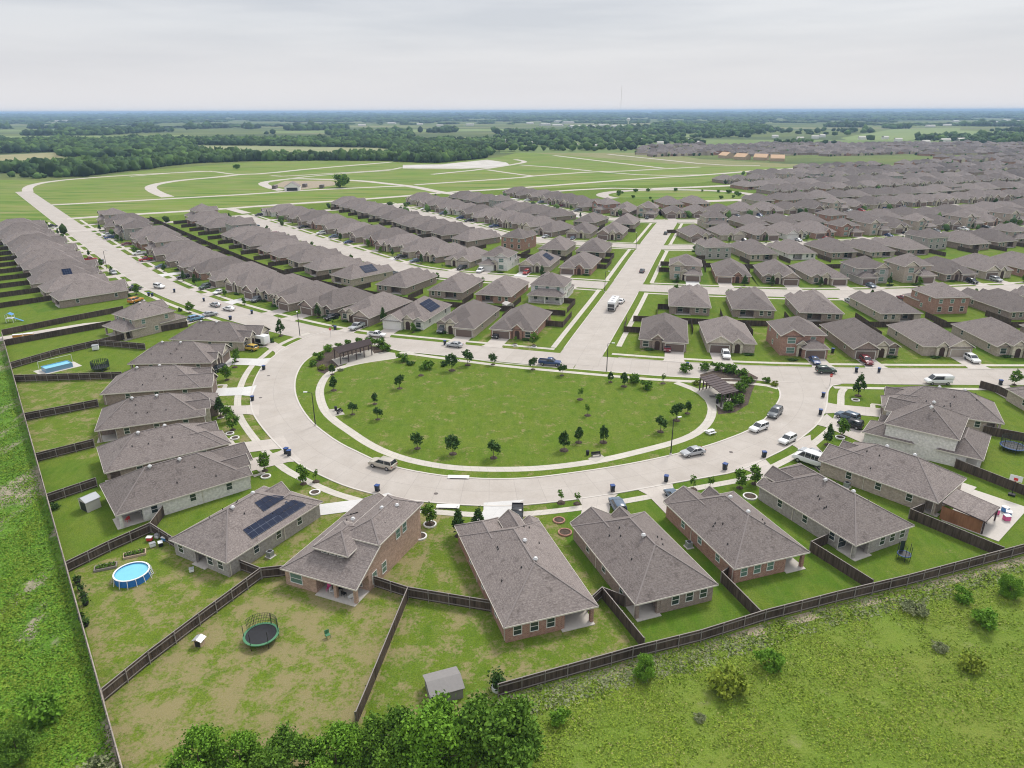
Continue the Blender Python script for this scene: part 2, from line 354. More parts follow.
for n_, c_ in dict(white=(.75,.75,.74), silver=(.42,.43,.44), grey=(.13,.14,.15), black=(.02,.02,.022), blue=(.03,.06,.16), slate=(.10,.14,.19), maroon=(.17,.02,.03), red=(.35,.03,.03), green=(.05,.08,.06), beige=(.45,.41,.34), yellow=(.55,.36,.06), orange=(.6,.26,.05), paleblue=(.18,.33,.5)).items():
    M['car_'+n_] = flat('car_paint_'+n_, c_, .25, .6, var=.04)
M['pool_blue'] = flat('pool_wall_blue', (0.03,0.17,0.5), .4)
M['pool_water'] = flat('pool_water', (0.17,0.52,0.66), .15, .6, var=.1, scale=1)
M['pink'] = flat('pink_plastic', (0.7,0.12,0.3), .5)
M['redp'] = flat('red_plastic', (0.6,0.05,0.05), .5)
M['bluep'] = flat('blue_plastic', (0.08,0.25,0.5), .5)
M['whitep'] = flat('white_plastic', (0.75,0.75,0.75), .5)
M['tan_wood'] = flat('tan_wood', (0.45,0.34,0.24), .8)
M['osb'] = flat('roof_sheathing', (0.58,0.39,0.24), .8, var=.2, scale=.8)
M['net'] = flat('dark_net', (0.03,0.05,0.035), .8)
M['tramp_green'] = flat('trampoline_green', (0.07,0.2,0.1), .6)
M['tramp_blue'] = flat('trampoline_blue', (0.04,0.08,0.2), .6)
M['pergola'] = flat('pergola_brown', (0.085,0.062,0.06), .7)
M['wood_grey'] = flat('wood_grey', (0.24,0.225,0.215), .85)
M['cream'] = flat('cream_front', (0.5,0.44,0.34), .85)
M['shed_grey'] = flat('shed_grey', (0.5,0.47,0.43), .7)
# foliage
def foliage(name, c1, c2, c3, sc_=.5, rnd=.18):
    return layered(name, [c1, (sc_, 4, .38, .62, c2, I1), (sc_*6, 3, .5, .75, c3, I1)], .85, objspace=True, island=rnd)
M['leaf_mid'] = foliage('leaves_mid', (0.07,0.15,0.018), (0.12,0.225,0.024), (0.17,0.28,0.034))
M['leaf_bright'] = foliage('leaves_bright', (0.10,0.22,0.02), (0.15,0.29,0.025), (0.20,0.34,0.04))
M['leaf_dark'] = foliage('leaves_dark', (0.04,0.088,0.022), (0.065,0.125,0.027), (0.10,0.17,0.036))
M['leaf_yellow'] = foliage('leaves_yellow', (0.16,0.22,0.02), (0.22,0.27,0.03), (0.28,0.31,0.05))
M['leaf_grey'] = foliage('leaves_grey', (0.17,0.205,0.09), (0.23,0.25,0.12), (0.30,0.31,0.19))
M['far_leaf'] = layered('far_leaves', [(0.045,0.085,0.022), (.12,4,.4,.6,(0.075,0.125,0.028),I1), (.012,3,.45,.65,(0.032,0.062,0.024),I1)], .95, island=.55)
# ------------------------------------------------------------------ polylines
def resample(p, n):
    p = np.array(p, float); d = np.r_[0, np.cumsum(np.hypot(*np.diff(p, axis=0).T))]; t = np.linspace(0, d[-1], n)
    return np.c_[np.interp(t, d, p[:,0]), np.interp(t, d, p[:,1])]
def smooth(p, it=2):
    p = [tuple(q) for q in p]
    for _ in range(it):
        q = [p[0]]
        for a, b in zip(p[:-1], p[1:]):
            q += [(a[0]*.75+b[0]*.25, a[1]*.75+b[1]*.25), (a[0]*.25+b[0]*.75, a[1]*.25+b[1]*.75)]
        q.append(p[-1]); p = q
    return p
def plen(p): p = np.array(p, float); return float(np.hypot(*np.diff(p, axis=0).T).sum())
def along(p, s):
    """point, tangent at arc length s"""
    for a, b in zip(p[:-1], p[1:]):
        l = math.hypot(b[0]-a[0], b[1]-a[1])
        if s <= l or b is p[-1]:
            t = s/l; return (a[0]+(b[0]-a[0])*t, a[1]+(b[1]-a[1])*t), ((b[0]-a[0])/l, (b[1]-a[1])/l)
        s -= l
def offset(p, d):
    """offset to the left of the direction of travel"""
    p = np.array(p, float); t = np.gradient(p, axis=0); t /= np.hypot(*t.T)[:,None]+1e-9
    return p+np.c_[-t[:,1], t[:,0]]*d
def inpoly(x, y, poly):
    c = False; j = len(poly)-1
    for i in range(len(poly)):
        xi, yi = poly[i]; xj, yj = poly[j]
        if (yi > y) != (yj > y) and x < (xj-xi)*(y-yi)/(yj-yi)+xi: c = not c
        j = i
    return c
def dist_pl(x, y, p):
    p = np.array(p, float); a = p[:-1]; b = p[1:]; d = b-a; q = np.array([x, y])
    t = np.clip(((q-a)*d).sum(1)/((d*d).sum(1)+1e-9), 0, 1); c = a+d*t[:,None]-q
    return float(np.sqrt((c*c).sum(1)).min())
def strip(name, a, b, z, mat, n=None, w=None, kind='structure', mb=None):
    """surface between two lines, UV in metres"""
    n = n or max(2, int(max(plen(a), plen(b))/2.5)); A = resample(a, n); B = resample(b, n)
    me = bpy.data.meshes.new(name); v = [(x, y, z) for x, y in A]+[(x, y, z) for x, y in B]
    f = []
    s_ = ((A[1]-A[0])[0]*(B[0]-A[0])[1]-(A[1]-A[0])[1]*(B[0]-A[0])[0]) > 0
    for i in range(n-1): f.append((i, i+1, n+i+1, n+i) if s_ else (i, n+i, n+i+1, i+1))
    me.from_pydata(v, [], f); me.materials.append(mat)
    C_ = (A+B)/2; dl = np.r_[0, np.cumsum(np.hypot(*np.diff(C_, axis=0).T))]; wd = np.hypot(*(A-B).T)
    uv = me.uv_layers.new(name='UVMap'); arr = np.zeros((len(me.loops), 2)); li = np.array([l.vertex_index for l in me.loops])
    k = li % n; arr[:,1] = dl[k]; arr[:,0] = np.where(li < n, -wd[k]/2, wd[k]/2); uv.data.foreach_set('uv', arr.ravel())
    me.update(); o = bpy.data.objects.new(name, me); col.objects.link(o); tag(o, kind=kind); return o
def ribbon(name, p, w, z, mat, **k):
    return strip(name, offset(p, w/2), offset(p, -w/2), z, mat, **k)
def structp(name, polys, z, mat):
    mb = MB()
    for p in polys: mb.poly(p, z)
    o = mb.build(name, mat); tag(o, kind='structure'); return o

# ------------------------------------------------------------------ ground
M['ground'] = layered('farmland', [(0.115,0.155,0.035), (.02,5,.4,.62,(0.155,0.175,0.05),(1,1,1)), (.0011,5,.47,.56,(0.055,0.085,0.032),(1,3,1)), (.0006,3,.55,.62,(0.24,0.23,0.12),(1,3.5,1)), (.25,6,.45,.75,(0.075,0.12,0.02),I1), (2.5,4,.5,.8,(0.2,0.19,0.085),I1)], .95)
gm = MB(); gm.poly([(70000*math.cos(2*math.pi*i/96), 70000*math.sin(2*math.pi*i/96)) for i in range(96)], 0.0)
tag(gm.build('ground', M['ground']), kind='structure')
M['meadow'] = layered('rough_meadow', [(0.12,0.20,0.018), (.07,6,.42,.60,(0.165,0.20,0.032),I1), (.12,6,.5,.62,(0.13,0.215,0.018),(1,1.3,1)), (.35,6,.58,.74,(0.25,0.24,0.11),I1), (2.2,4,.5,.75,(0.11,0.165,0.02),I1), (6,5,.42,.7,(0.20,0.25,0.05),(1,1,1)), (11,4,.5,.7,(0.07,0.11,0.015),I1)], .95, bump=(3.0,.5,.25))
M['brush'] = layered('rough_brush', [(0.085,0.19,0.015), (.12,6,.44,.6,(0.12,0.235,0.022),I1), (.10,5,.51,.57,(0.33,0.28,0.21),(1,.4,1)), (.9,5,.5,.75,(0.045,0.08,0.014),I1), (3.5,4,.52,.8,(0.19,0.22,0.09),I1)], .95, bump=(2.2,.9,.4))
REAR = [(498,697),(632,659),(700,642),(764,621.6),(835,603),(906,586),(1024,554),(1120,530)]
REARW = atl(REAR)
LEFTF = [(2,335),(5,345),(16,381.5),(26,421),(37.5,462),(49.5,503.5),(71,572),(84,625),(96.5,674.5),(106,704),(122,768),(150,880)]
LEFTW = atl(LEFTF)
# straighten the left boundary fence
la, lb = np.array(LEFTW[1]), np.array(LEFTW[-2]); ld = (lb-la)/np.linalg.norm(lb-la)
def onleft(p): q = np.array(p); return tuple(la+ld*np.dot(q-la, ld))
structp('meadow', [[(-1.8, 58.5)]+REARW+[(200,60),(200,5),(-28,5),(-30,38)]], .006, M['meadow'])
lf0 = tuple(la-ld*12); lf1 = tuple(la+ld*190)
structp('rough_verge', [[lf0, lf1, (lf1[0]-60, lf1[1]), (-330, 150), (-480, 420), (-330, 420), (-160, 215)]], .005, M['brush'])

# ------------------------------------------------------------------ empty plots beyond: fresh green and pale lanes
M['newfield'] = layered('plots_green', [(0.145,0.22,0.028), (.015,5,.42,.6,(0.19,0.22,0.05),(1,3,1)), (.05,5,.5,.68,(0.24,0.23,0.10),(.4,5,1)), (.03,4,.5,.62,(0.09,0.165,0.018),(.5,4,1))], .95)
plots = [(0,225),(0,180),(60,181),(110,175),(150,170),(200,166),(260,161.5),(330,160.5),(400,162),(450,162),(500,157),(520,152),(650,151),(700,159),(790,164),(897,165),(860,172),(790,176),(740,184),(700,210),(620,205),(480,205),(300,225),(60,243)]
structp('grass_plots', [atl(plots)], .012, M['newfield'])
structp('dry_field', [atl([(520,152),(650,151),(700,159),(790,164),(897,165),(870,168),(780,167),(700,166),(600,158)])], .018,
        layered('dry_field', [(0.23,0.22,0.1), (.02,5,.4,.6,(0.17,0.19,0.06),(1,3,1))]))
lanes = [([(28,192),(27,188),(34,184.5),(50,181.5),(80,178.5),(130,175),(180,172.5),(212,171.2)], 10),
 ([(130,176.4),(193,171.3),(212,171.3),(227,173.4),(236,174.4),(262,174)], 6),
 ([(168,197),(156,192.5),(150,188.3),(152,185.5),(162,183),(181,180.2),(219,177),(242,174.2),(262,173.9),(311,168.7),(390,162.3)], 12),
 ([(51,205),(130,201),(260,193.6),(290,191),(385,186.6),(413,186)], 9),
 ([(67,218.8),(130,214.6),(229,208.6),(260,206),(390,197.5),(441,192.7),(520,188),(650,178),(706,175),(780,168.5),(880,166)], 10),
 ([(282,190.4),(270,187.5),(262,184),(266,181.8),(280,180),(293,178.5),(331,179.6),(362,180.8),(390,184),(413,186.5),(441,192.5),(469,196)], 11),
 ([(271,175.7),(285,176.4),(330,173.5),(390,170),(402,167.5)], 7),
 ([(293,178.3),(310,176.3),(350,173),(390,170.5)], 7),
 ([(415,184.8),(520,177.8),(533,175.9),(596,171.6),(620,171.4),(650,169.6),(700,167)], 9),
 ([(432,174.4),(449,172.7),(479,169.8),(520,163.5),(526,161.5),(515,159.5)], 9),
 ([(487,169.8),(520,174.6),(533,175.9)], 7),
 ([(520,165),(558,167.6),(591,171)], 8), ([(596,171.6),(650,175.7),(706,174.8)], 7),
 ([(554,155.5),(600,161),(650,166.7),(663,168.2)], 9), ([(608,154.2),(650,158.5),(716,165.3),(760,165.5)], 9),
 ([(60,231),(87,231),(149,223.8),(201,220),(260,216),(321,210.5),(348,209.5),(400,204),(470,198),(600,188),(650,189)], 9),
 ([(229,208.6),(247,213.5)], 8)]
for i, (l, w_) in enumerate(lanes):
    ribbon('lane', smooth(atl(l), 1), w_*.78, .03+.004*i, M['drive'])
structp('pale_lot', [atl([(402.8,165),(441,164.4),(470,161.5),(487,159.8),(506,162.4),(510,165),(487,168),(461,168.8),(402.8,168.5)])], .10, M['gravel'])
structp('dirt_yard', [atl([(272,186),(285,181),(330,181),(345,184),(300,190)])], .095, M['dirt'])

# ------------------------------------------------------------------ streets
CST = [(16.5,172),(17.8,178),(41,254),(63,330),(92,424)]
C_L = [(11.8,184.3),(35.2,258),(50.5,306.5),(59.5,342),(78,425)]
ROADS = {}
L1p = [(17,174.5),(-25,187),(-52,196),(-78,213.5),(-101,232),(-127,256.5),(-159,293.5),(-402,603)]
R1p = [(17,174.5),(45,167.5),(75,163.5),(127,162.2),(260,160),(420,158)]
L2p = [(35,260.5),(-15,276),(-35,284),(-50,297),(-172,456)]
R2p = [(39,258.5),(52,256),(84,249.5),(110,246),(140,248),(175,252),(260,268),(500,320)]
L3p = [(64,341),(22,354),(8,362),(-4,375),(-92,515)]
R3p = [(66,340),(77,338.5),(100,340.5),(132,344),(165,350),(218,367),(265,385),(620,520)]
L4p = [(91,423),(66,431),(50,440),(-20,560)]
R4p = [(91,425),(106,424),(140,428),(200,445),(300,483),(740,650)]
streets = {'L1':L1p,'R1':R1p,'L2':L2p,'R2':R2p,'L3':L3p,'R3':R3p,'L4':L4p,'R4':R4p}
for k in streets: streets[k] = smooth(streets[k], 2)
for i, k in enumerate(streets):
    ribbon('road', streets[k], 11.2, .04+.004*i, M['road'])
ribbon('road', smooth(CST, 1), 11.4, .076, M['road'])
# the loop round the park
OUT = [(333,330),(305,337.7),(282,349),(274,357),(266,362.5),(261,369),(256,378),(253.3,386),(251,396),(251.5,407),(254,415),(260,424),(268.4,434.5),(277,444),(287,453.6),(298,464),(318,474),(344,485.8),(365,491.8),(387,497.3),(430,502.5),(478.5,506),(515,506),(560,501.5),(609,494.7),(665,484.6),(705,477.5),(739,471.5),(764,459),(789,447),(806,434),(818,424),(825,411),(827,400),(827,391),(832,384.5),(845,384)]
INN = [(392,346),(345,345),(326,349),(312,356),(303,363),(297,373),(294.4,384),(295.5,396),(300.8,408),(311,422),(323.6,432.5),(340,444),(359,453),(373,460),(392,466.8),(418,472.5),(448,477),(480,479.3),(510,479.5),(538,478),(601.5,469.3),(640,462.5),(672.6,455.4),(702,447.8),(719,442.5),(751,430.4),(766,419),(775.3,406.8),(780,399),(780.5,392.8),(777,386),(766,381.5),(752,380)]
OUTW = smooth(atl(OUT), 2); INNW = smooth(atl(INN), 2)
strip('road', OUTW[:], INNW[:], .085, M['road'], n=160)
# alley between the far-left houses
ribbon('road', [(-118,214),(-131,209.5),(-148,195)], 5.2, .05, M['drive'])
LOTGREEN = MB(); lot_tint = []
def lot(poly, dry, deep): LOTGREEN.poly(poly, .02+.004*(len(LOTGREEN.f) % 5)); lot_tint.append((dry, deep))
# ------------------------------------------------------------------ park
BS = [(386,348),(401,351.6),(450,356.5),(504,363.8),(576,369.5),(652,375.8),(700,378.5),(752,380)]
pk = INNW[6:-4]
parkpoly = [tuple(p) for p in INNW]+atl(BS)[::-1]
def tinted(name, polys, z, tints):
    mb = MB()
    for p in polys: mb.poly(p, z)
    me = mb.mesh(name, [M['lawn']]); at_ = me.color_attributes.new('tint', 'FLOAT_COLOR', 'CORNER')
    for pl, tn in zip(me.polygons, tints):
        for li in pl.loop_indices: at_.data[li].color = (tn[0], tn[1], 0, 1)
    o = bpy.data.objects.new(name, me); col.objects.link(o); tag(o, kind='structure'); return o
tinted('park_lawn', [parkpoly], .13, [(.46,.5)])
mb = MB()
def kerbline(p, w=.18, z0=.02, z1=.16, name='kerb'):
    a = resample(offset(p, w/2), max(2, int(plen(p)/2.5))); b = resample(offset(p, -w/2), len(a)); m_ = MB()
    n = len(a)
    for i in range(n-1):
        A0, A1, B0, B1 = a[i], a[i+1], b[i], b[i+1]
        m_.face([(*A0,z1),(*B0,z1),(*B1,z1),(*A1,z1)]); m_.face([(*A0,z0),(*A0,z1),(*A1,z1),(*A1,z0)]); m_.face([(*B0,z1),(*B0,z0),(*B1,z0),(*B1,z1)])
    return tag(m_.build(name, M['kerb']), kind='structure')
kerbline(INNW, .35); kerbline(atl(BS), .35)
PATH = [(412,352.5),(397,358),(372,361),(351,365),(335,370),(326,376),(320,387),(319.5,397),(324,411),(335,422),(351.5,433),(365,442.5),(382,451.5),(404,459.5),(430,465.3),(460,469.3),(510,470.3),(551,468.3),(601.5,461.3),(642,451.5),(677.7,442.3),(696,434.5),(706,426),(711.5,417),(712.5,406),(706,396.5),(694,389.5),(676,383)]
ribbon('path', smooth(atl(PATH), 2), 1.9, .145, M['walk'])
ribbon('path', smooth(atl([(400,352.8),(450,359.8),(510,367.3),(594,374.9),(665,381.2),(760,384),(778,389)]), 1), 1.5, .150, M['walk'])
structp('path', [atl([(345,366),(352,358.5),(385,352),(395,353.5),(396,358),(372,362)]), atl([(690,386),(700,390),(722,391),(728,397),(716,404),(712,412),(706,402),(694,391)]), atl([(328,410),(340,409),(345,415),(333,417)]), atl([(588,459.5),(598,453),(605,458),(596,463)])], .155, M['walk'])
structp('mulch_bed', [atl([(326,375),(318,372),(315,362),(325,353),(345,346),(386,347),(392,350),(378,354),(350,359),(340,368)]), atl([(703,385),(700,375),(720,369.5),(745,371),(758,378),(752,392),(748,405),(735,413),(718,415),(716,405),(733,396),(722,390)])], .138, M['mulch'])
# ------------------------------------------------------------------ pavements of the near streets
def wline(l, w=1.45, z=.06, sm=1): ribbon('pavement', smooth(atl(l), sm), w, z, M['walk'])
# outer loop pavement runs 2.5 m outside the kerb
OUTS = np.array(OUTW); walk_out = offset(OUTS, 0)
def offs_part(i0, i1, d):
    p = offset(OUTS, d); return [tuple(q) for q in p[i0:i1]]
nO = len(OUTS)
ribbon('pavement', offs_part(int(nO*.03), int(nO*.975), -2.9), 1.5, .062, M['walk'])
kerbline(offs_part(int(nO*.02), int(nO*.985), -.1), .3, .02, .14)
# ------------------------------------------------------------------ house builder (local: +y faces the street, origin at the centre)
OV = .42
def roof_piece(rf, fa, x0, x1, y0, y1, ze, p, e0='hip', e1='hip', axis='y', caps=None, drop_=0.0):
    """hipped or gabled roof over a rectangle; returns ridge height"""
    sw = axis == 'x'
    if sw: x0, x1, y0, y1 = y0, y1, x0, x1
    hw = (x1-x0)/2; rh = hw*p; xc = (x0+x1)/2; ry0 = y0+(hw if e0 == 'hip' else 0); ry1 = y1-(hw if e1 == 'hip' else 0)
    if ry0 > ry1: ry0 = ry1 = (ry0+ry1)/2; 
    T = (lambda a, b, c: (b, a, c)) if sw else (lambda a, b, c: (a, b, c))
    A, B, C, D = T(x0,y0,ze), T(x1,y0,ze), T(x1,y1,ze), T(x0,y1,ze); E, F = T(xc,ry0,ze+rh), T(xc,ry1,ze+rh)
    def fc(l): rf.face(l if not sw else l[::-1])
    fc([B, C, F, E]); fc([D, A, E, F])
    if e0 == 'hip': fc([A, B, E])
    if e1 == 'hip': fc([C, D, F])
    lo = -.03
    a, b, c, d = [(q[0], q[1], ze+lo) for q in (A, B, C, D)]
    fc([d, c, b, a])
    # fascia boards
    def fb(P, Q): fa.beam((P[0],P[1],ze-.09), (Q[0],Q[1],ze-.09), .06, .2)
    fb(B, C); fb(D, A)
    if e0 == 'hip': fb(A, B)
    elif e0 == 'gable': fa.beam(A, E, .07, .22); fa.beam(B, E, .07, .22)
    if e1 == 'hip': fb(C, D)
    else: fa.beam(D, F, .07, .22); fa.beam(C, F, .07, .22)
    if caps is not None:
        def cp(P, Q): 
            P = Vector(P)+Vector((0,0,.02)); Q = Vector(Q)+Vector((0,0,.02)); caps.beam(P, Q, .2, .05)
        if ry1-ry0 > .3: cp(E, F)
        if e0 == 'hip': cp(A, E); cp(B, E)
        if e1 == 'hip': cp(C, F); cp(D, F)
    return rh
def gable_wall(w, x0, x1, y, ze, p, th=.3, axis='y'):
    """triangular wall under a gable (runs inward from y)"""
    hw = (x1-x0)/2-OV; xc = (x0+x1)/2; h = hw*p
    P = [(xc-hw, ze-.05), (xc+hw, ze-.05), (xc, ze+h-.05+OV*p*.55)]
    T = (lambda a, b, c: (a, b, c)) if axis == 'y' else (lambda a, b, c: (b, a, c))
    f = [T(a, y, c) for a, c in P]; g = [T(a, y-th, c) for a, c in P]
    w.face(f); w.face(g[::-1])
    for i in range(3): j = (i+1) % 3; w.face([f[i], g[i], g[j], f[j]])
FACE = {'f': (0,1), 'b': (0,-1), 'l': (-1,0), 'r': (1,0)}
def window(root, pos, face, w=1.0, h=1.4, z=0.95, near=True, glass='glass'):
    """pos = (x, y) on the wall plane"""
    nx, ny = FACE[face]; tx, ty = -ny, nx
    fr = MB(); pn = MB(); x, y = pos
    def bar(mb, a0, a1, z0, z1, d0, d1):
        pts = [(x+tx*a0+nx*d0, y+ty*a0+ny*d0), (x+tx*a1+nx*d0, y+ty*a1+ny*d0), (x+tx*a1+nx*d1, y+ty*a1+ny*d1), (x+tx*a0+nx*d1, y+ty*a0+ny*d1)]
        mb.prism(pts, z0, z1)
    t = .09
    bar(fr, -w/2-t, -w/2, z-t, z+h+t, 0.005, .07); bar(fr, w/2, w/2+t, z-t, z+h+t, 0.005, .07)
    bar(fr, -w/2, w/2, z+h, z+h+t, 0.005, .07); bar(fr, -w/2, w/2, z-t, z, 0.005, .08); bar(fr, -w/2, w/2, z+h*.5-.03, z+h*.5+.03, .03, .06)
    bar(pn, -w/2, w/2, z, z+h, .003, .028)
    if near:
        o = fr.build('window', M['trim'], root); pn.build('pane', M[glass], o); return o
    k = len(fr.v); fr.v += pn.v; fr.f += [tuple(i+k for i in f) for f in pn.f]; fr.m += [1]*len(pn.f)
    return fr.build('window', [M['trim'], M[glass]], root)
def garage(root, x, y, w=4.9, h=2.15, mat='garage_brown'):
    g = MB(); g.box(x-w/2, x+w/2, y-.05, y+.03, .02, h)
    for k in range(1, 4): g.box(x-w/2+.05, x+w/2-.05, y+.032, y+.04, .02+k*h/4-.03, .02+k*h/4+.0)
    o = g.build('garage_door', M[mat], root)
    f = MB(); f.box(x-w/2-.15, x-w/2-.005, y, y+.06, 0, h+.15); f.box(x+w/2+.005, x+w/2+.15, y, y+.06, 0, h+.15); f.box(x-w/2, x+w/2, y, y+.06, h+.005, h+.16)
    f.build('garage_frame', M['trim'], root)
def vents(roof, pts, whites, rz):
    for (x, y) in whites:
        z = rz(x, y); v = MB(); v.cyl((x,y,z-.1), (x,y,z+.22), .17, .17, 8); v.cyl((x,y,z+.22), (x,y,z+.45), .36, .30, 10); v.cyl((x,y,z+.45), (x,y,z+.55), .30, .1, 10)
        v.build('roof_vent', M['vent'], roof, True)
    for (x, y) in pts:
        z = rz(x, y); v = MB(); v.cyl((x,y,z-.1), (x,y,z+.26), .075, .075, 6); v.cyl((x,y,z-.02), (x,y,z+.08), .15, .09, 6); v.build('vent_pipe', M['pipe'], roof)
def post(root, x, y, h, mat='b_brown', w=.45):
    m = MB(); m.box(x-w/2, x+w/2, y-w/2, y+w/2, 0, h); m.build('porch_post', M[mat] if isinstance(mat, str) else mat, root)

def bungalow(W_=12.4, Ld=20.0, brick_='b_brown', front_='stone', gar='garage_brown', mirror=False, notch=(-.5, 4.6, 2.6), style=0, near=True, p=.6, side_win=3, ze=2.75, rear_win=2, glass='glass', name='brick_house', entry_stone=True, vpts=None):
    """one-storey hipped house; garage on the right seen from the street side when mirror is False (local -x)"""
    root = empty(name); s = -1 if mirror else 1
    hw = W_/2; wl = hw-OV; yb = -Ld/2; yf = Ld/2
    wb = yb+OV; wf = yf-OV
    w = MB(); rf = MB(); fa = MB(); cp = MB()
    X = lambda a: a*s
    # footprint with a rear patio notch
    n0, n1, nd = notch
    fp = [(-wl, wb), (n0, wb), (n0, wb+nd), (n1, wb+nd), (n1, wb), (wl, wb), (wl, wf), (-wl, wf)]
    if n1 >= wl-.2: fp = [(-wl, wb), (n0, wb), (n0, wb+nd), (wl, wb+nd), (wl, wf), (-wl, wf)]
    if n0 <= -wl+.2: fp = [(-wl, wb+nd), (n1, wb+nd), (n1, wb), (wl, wb), (wl, wf), (-wl, wf)]
    fp = [(X(a), b) for a, b in fp]; w.prism(fp, 0, ze-.02)
    rh = roof_piece(rf, fa, -hw, hw, yb, yf, ze, p, caps=cp)
    # garage wing, projecting
    g0, g1 = -wl-.0, -wl+6.1; gp = [2.6, 1.4, .9, 3.0][style % 4]; gtype = ['gable', 'hip', 'gable', 'hip'][style % 4]
    gx0, gx1 = sorted((X(g0-OV-.003), X(g1+OV))); gw = g1-g0+2*OV
    w.prism([(X(g0+.004), wf-1), (X(g1), wf-1), (X(g1), wf+gp), (X(g0+.004), wf+gp)], 0, ze-.012)
    roof_piece(rf, fa, gx0, gx1, yf-gw*.75, wf+gp+OV, ze+.008, p, 'open', gtype, caps=cp)
    fm = M[front_]
    fr = MB()
    if gtype == 'gable': gable_wall(fr, gx0, gx1, wf+gp+.02, ze+.008, p)
    fr2 = MB()
    gc = (g0+g1)/2
    # entry wing
    e0, e1 = g1+.25, g1+3.0; ep = gp*.45+.25
    ex0, ex1 = sorted((X(e0-.2), X(e1+.2))); zee = ze+[.5,.3,.0,.6][style % 4]
    es = MB(); es.prism([(X(e0), wf-1.5), (X(e1), wf-1.5), (X(e1), wf+ep), (X(e0), wf+ep)], 0, zee-.01)
    gable_wall(es, ex0-.2, ex1+.2, wf+ep, zee, .85, 1.0)
    roof_piece(rf, fa, ex0-.12, ex1+.12, wf-5.0, wf+ep+.3, zee, .85, 'open', 'gable', caps=cp)
    es.build('entry_gable', M['stone'] if entry_stone else M[brick_], root)
    ec = (e0+e1)/2
    # arched dark opening
    ar = MB(); pts = [(-.7, .05), (.7, .05), (.7, 2.0)]+[(.7*math.cos(t), 2.0+.6*math.sin(t)) for t in np.linspace(.3, math.pi-.3, 6)]+[(-.7, 2.0)]
    yq = wf+ep+.025
    ar.face([(X(ec)+a, yq, b) for a, b in pts][::-1]); ar.face([(X(ec)+a, yq-.06, b) for a, b in pts]); 
    for i in range(len(pts)):
        j = (i+1) % len(pts); ar.face([(X(ec)+pts[i][0], yq, pts[i][1]), (X(ec)+pts[i][0], yq-.06, pts[i][1]), (X(ec)+pts[j][0], yq-.06, pts[j][1]), (X(ec)+pts[j][0], yq, pts[j][1])])
    ar.build('front_door', M['door'], root)
    # third front piece: small gable over the front room
    if style % 4 in (0, 1, 3):
        h0, h1 = e1+.1, wl; 
        if h1-h0 > 1.8:
            hx0, hx1 = sorted((X(h0-.1), X(h1+OV+.004)))
            w.prism([(X(h0), wf-1), (X(h1-.004), wf-1), (X(h1-.004), wf+.5), (X(h0), wf+.5)], 0, ze-.016)
            roof_piece(rf, fa, hx0, hx1, yf-(h1-h0)*.9, wf+.5+OV, ze+.014, p*1.05, 'open', 'hip' if style % 4 == 1 else 'gable')
            if style % 4 != 1: gable_wall(fr2, hx0, hx1, wf+.52, ze+.014, p*1.05)
            window(root, (X((h0+h1)/2), wf+.5), 'f', 1.5, 1.5, .8, near, glass)
    if fr.v: fr.build('gable_wall', fm, root)
    if fr2.v: fr2.build('gable_wall', fm, root)
    garage(root, X(gc), wf+gp, mat=gar)
    wall = w.build('wall', M[brick_], root)
    roof = rf.build('roof', M['roof'], root); fa.build('fascia', M['fascia'], root)
    if near: cp.build('ridge_cap', M['cap'], roof)
    # windows at the back and sides
    def clear(x): return x < n0-.7 or x > n1+.7
    xs = [v for v in np.linspace(-wl+1.5, wl-1.5, 5) if clear(v)][:rear_win+1]
    for v in xs: window(root, (X(v), wb), 'b', 1.0, 1.35, .95, near, glass)
    if (n1-n0) > 3: window(root, (X((n0+n1)/2+.8), wb+nd), 'b', 1.6, 1.9, .3, near, 'glass')
    for q in range(side_win):
        yy = wb+4+q*(Ld-9)/max(1, side_win-1 if side_win > 1 else 1)
        window(root, (-wl, yy), 'l', .9, 1.2, 1.1, near, glass)
        window(root, (wl, yy+1.1), 'r', .9, 1.2, 1.1, near, glass)
    # patio
    sl_ = MB(); a, b = sorted((X(n0), X(n1))); sl_.box(a+.01, b-.01, wb-.5, wb+nd-.01, .01, .12); sl_.build('patio_slab', M['slab'], root)
    post(root, X(n1-.25) if n1 < wl-.2 else X(wl-.23), wb+.24, ze-.05, brick_)
    if n1-n0 > 3.5 or n0 <= -wl+.2: post(root, X(n0+.25), wb+.24, ze-.05, brick_)
    # foundation line
    fd = MB(); fd.prism([(-wl-.03, wb-.03), (wl+.03, wb-.03), (wl+.03, wf+.03), (-wl-.03, wf+.03)], 0, .16) if False else None
    def rz(x, y):
        z = min(ze+(hw-abs(x))*p, ze+(y-yb)*p, ze+(yf-y)*p); return z
    if near:
        r = random.Random(int(W_*100+Ld*10+style)); 
        wh = [(.35, yb+hw+.6), (.5*s, yb+hw+5.2)] if r.random() < .8 else [(-.4, yb+hw+2.5)]
        side = r.choice((-1, 1))
        pv = vpts or [(side*r.uniform(1.5, hw-1.5), r.uniform(yb+4, yf-4)) for _ in range(4)]+[(-side*r.uniform(1.5, hw-1.5), r.uniform(yb+4, yf-4)) for _ in range(3)]
        vents(roof, pv, wh, rz)
    if near:
        for sx_, sy_ in ((-1,-1),(1,-1),(-1,.25),(1,.25)):
            ds = MB(); ds.box(min(sx_*(wl+.01), sx_*(wl+.1)), max(sx_*(wl+.01), sx_*(wl+.1)), sy_*(Ld/2-OV)*.97+.06, sy_*(Ld/2-OV)*.97+.16, .1, ze-.12); ds.build('downpipe', M['fascia'], root)
    root['W'] = W_; root['gx'] = X(gc); root['gy'] = wf+gp; root['ex'] = X(ec)
    return root, rz
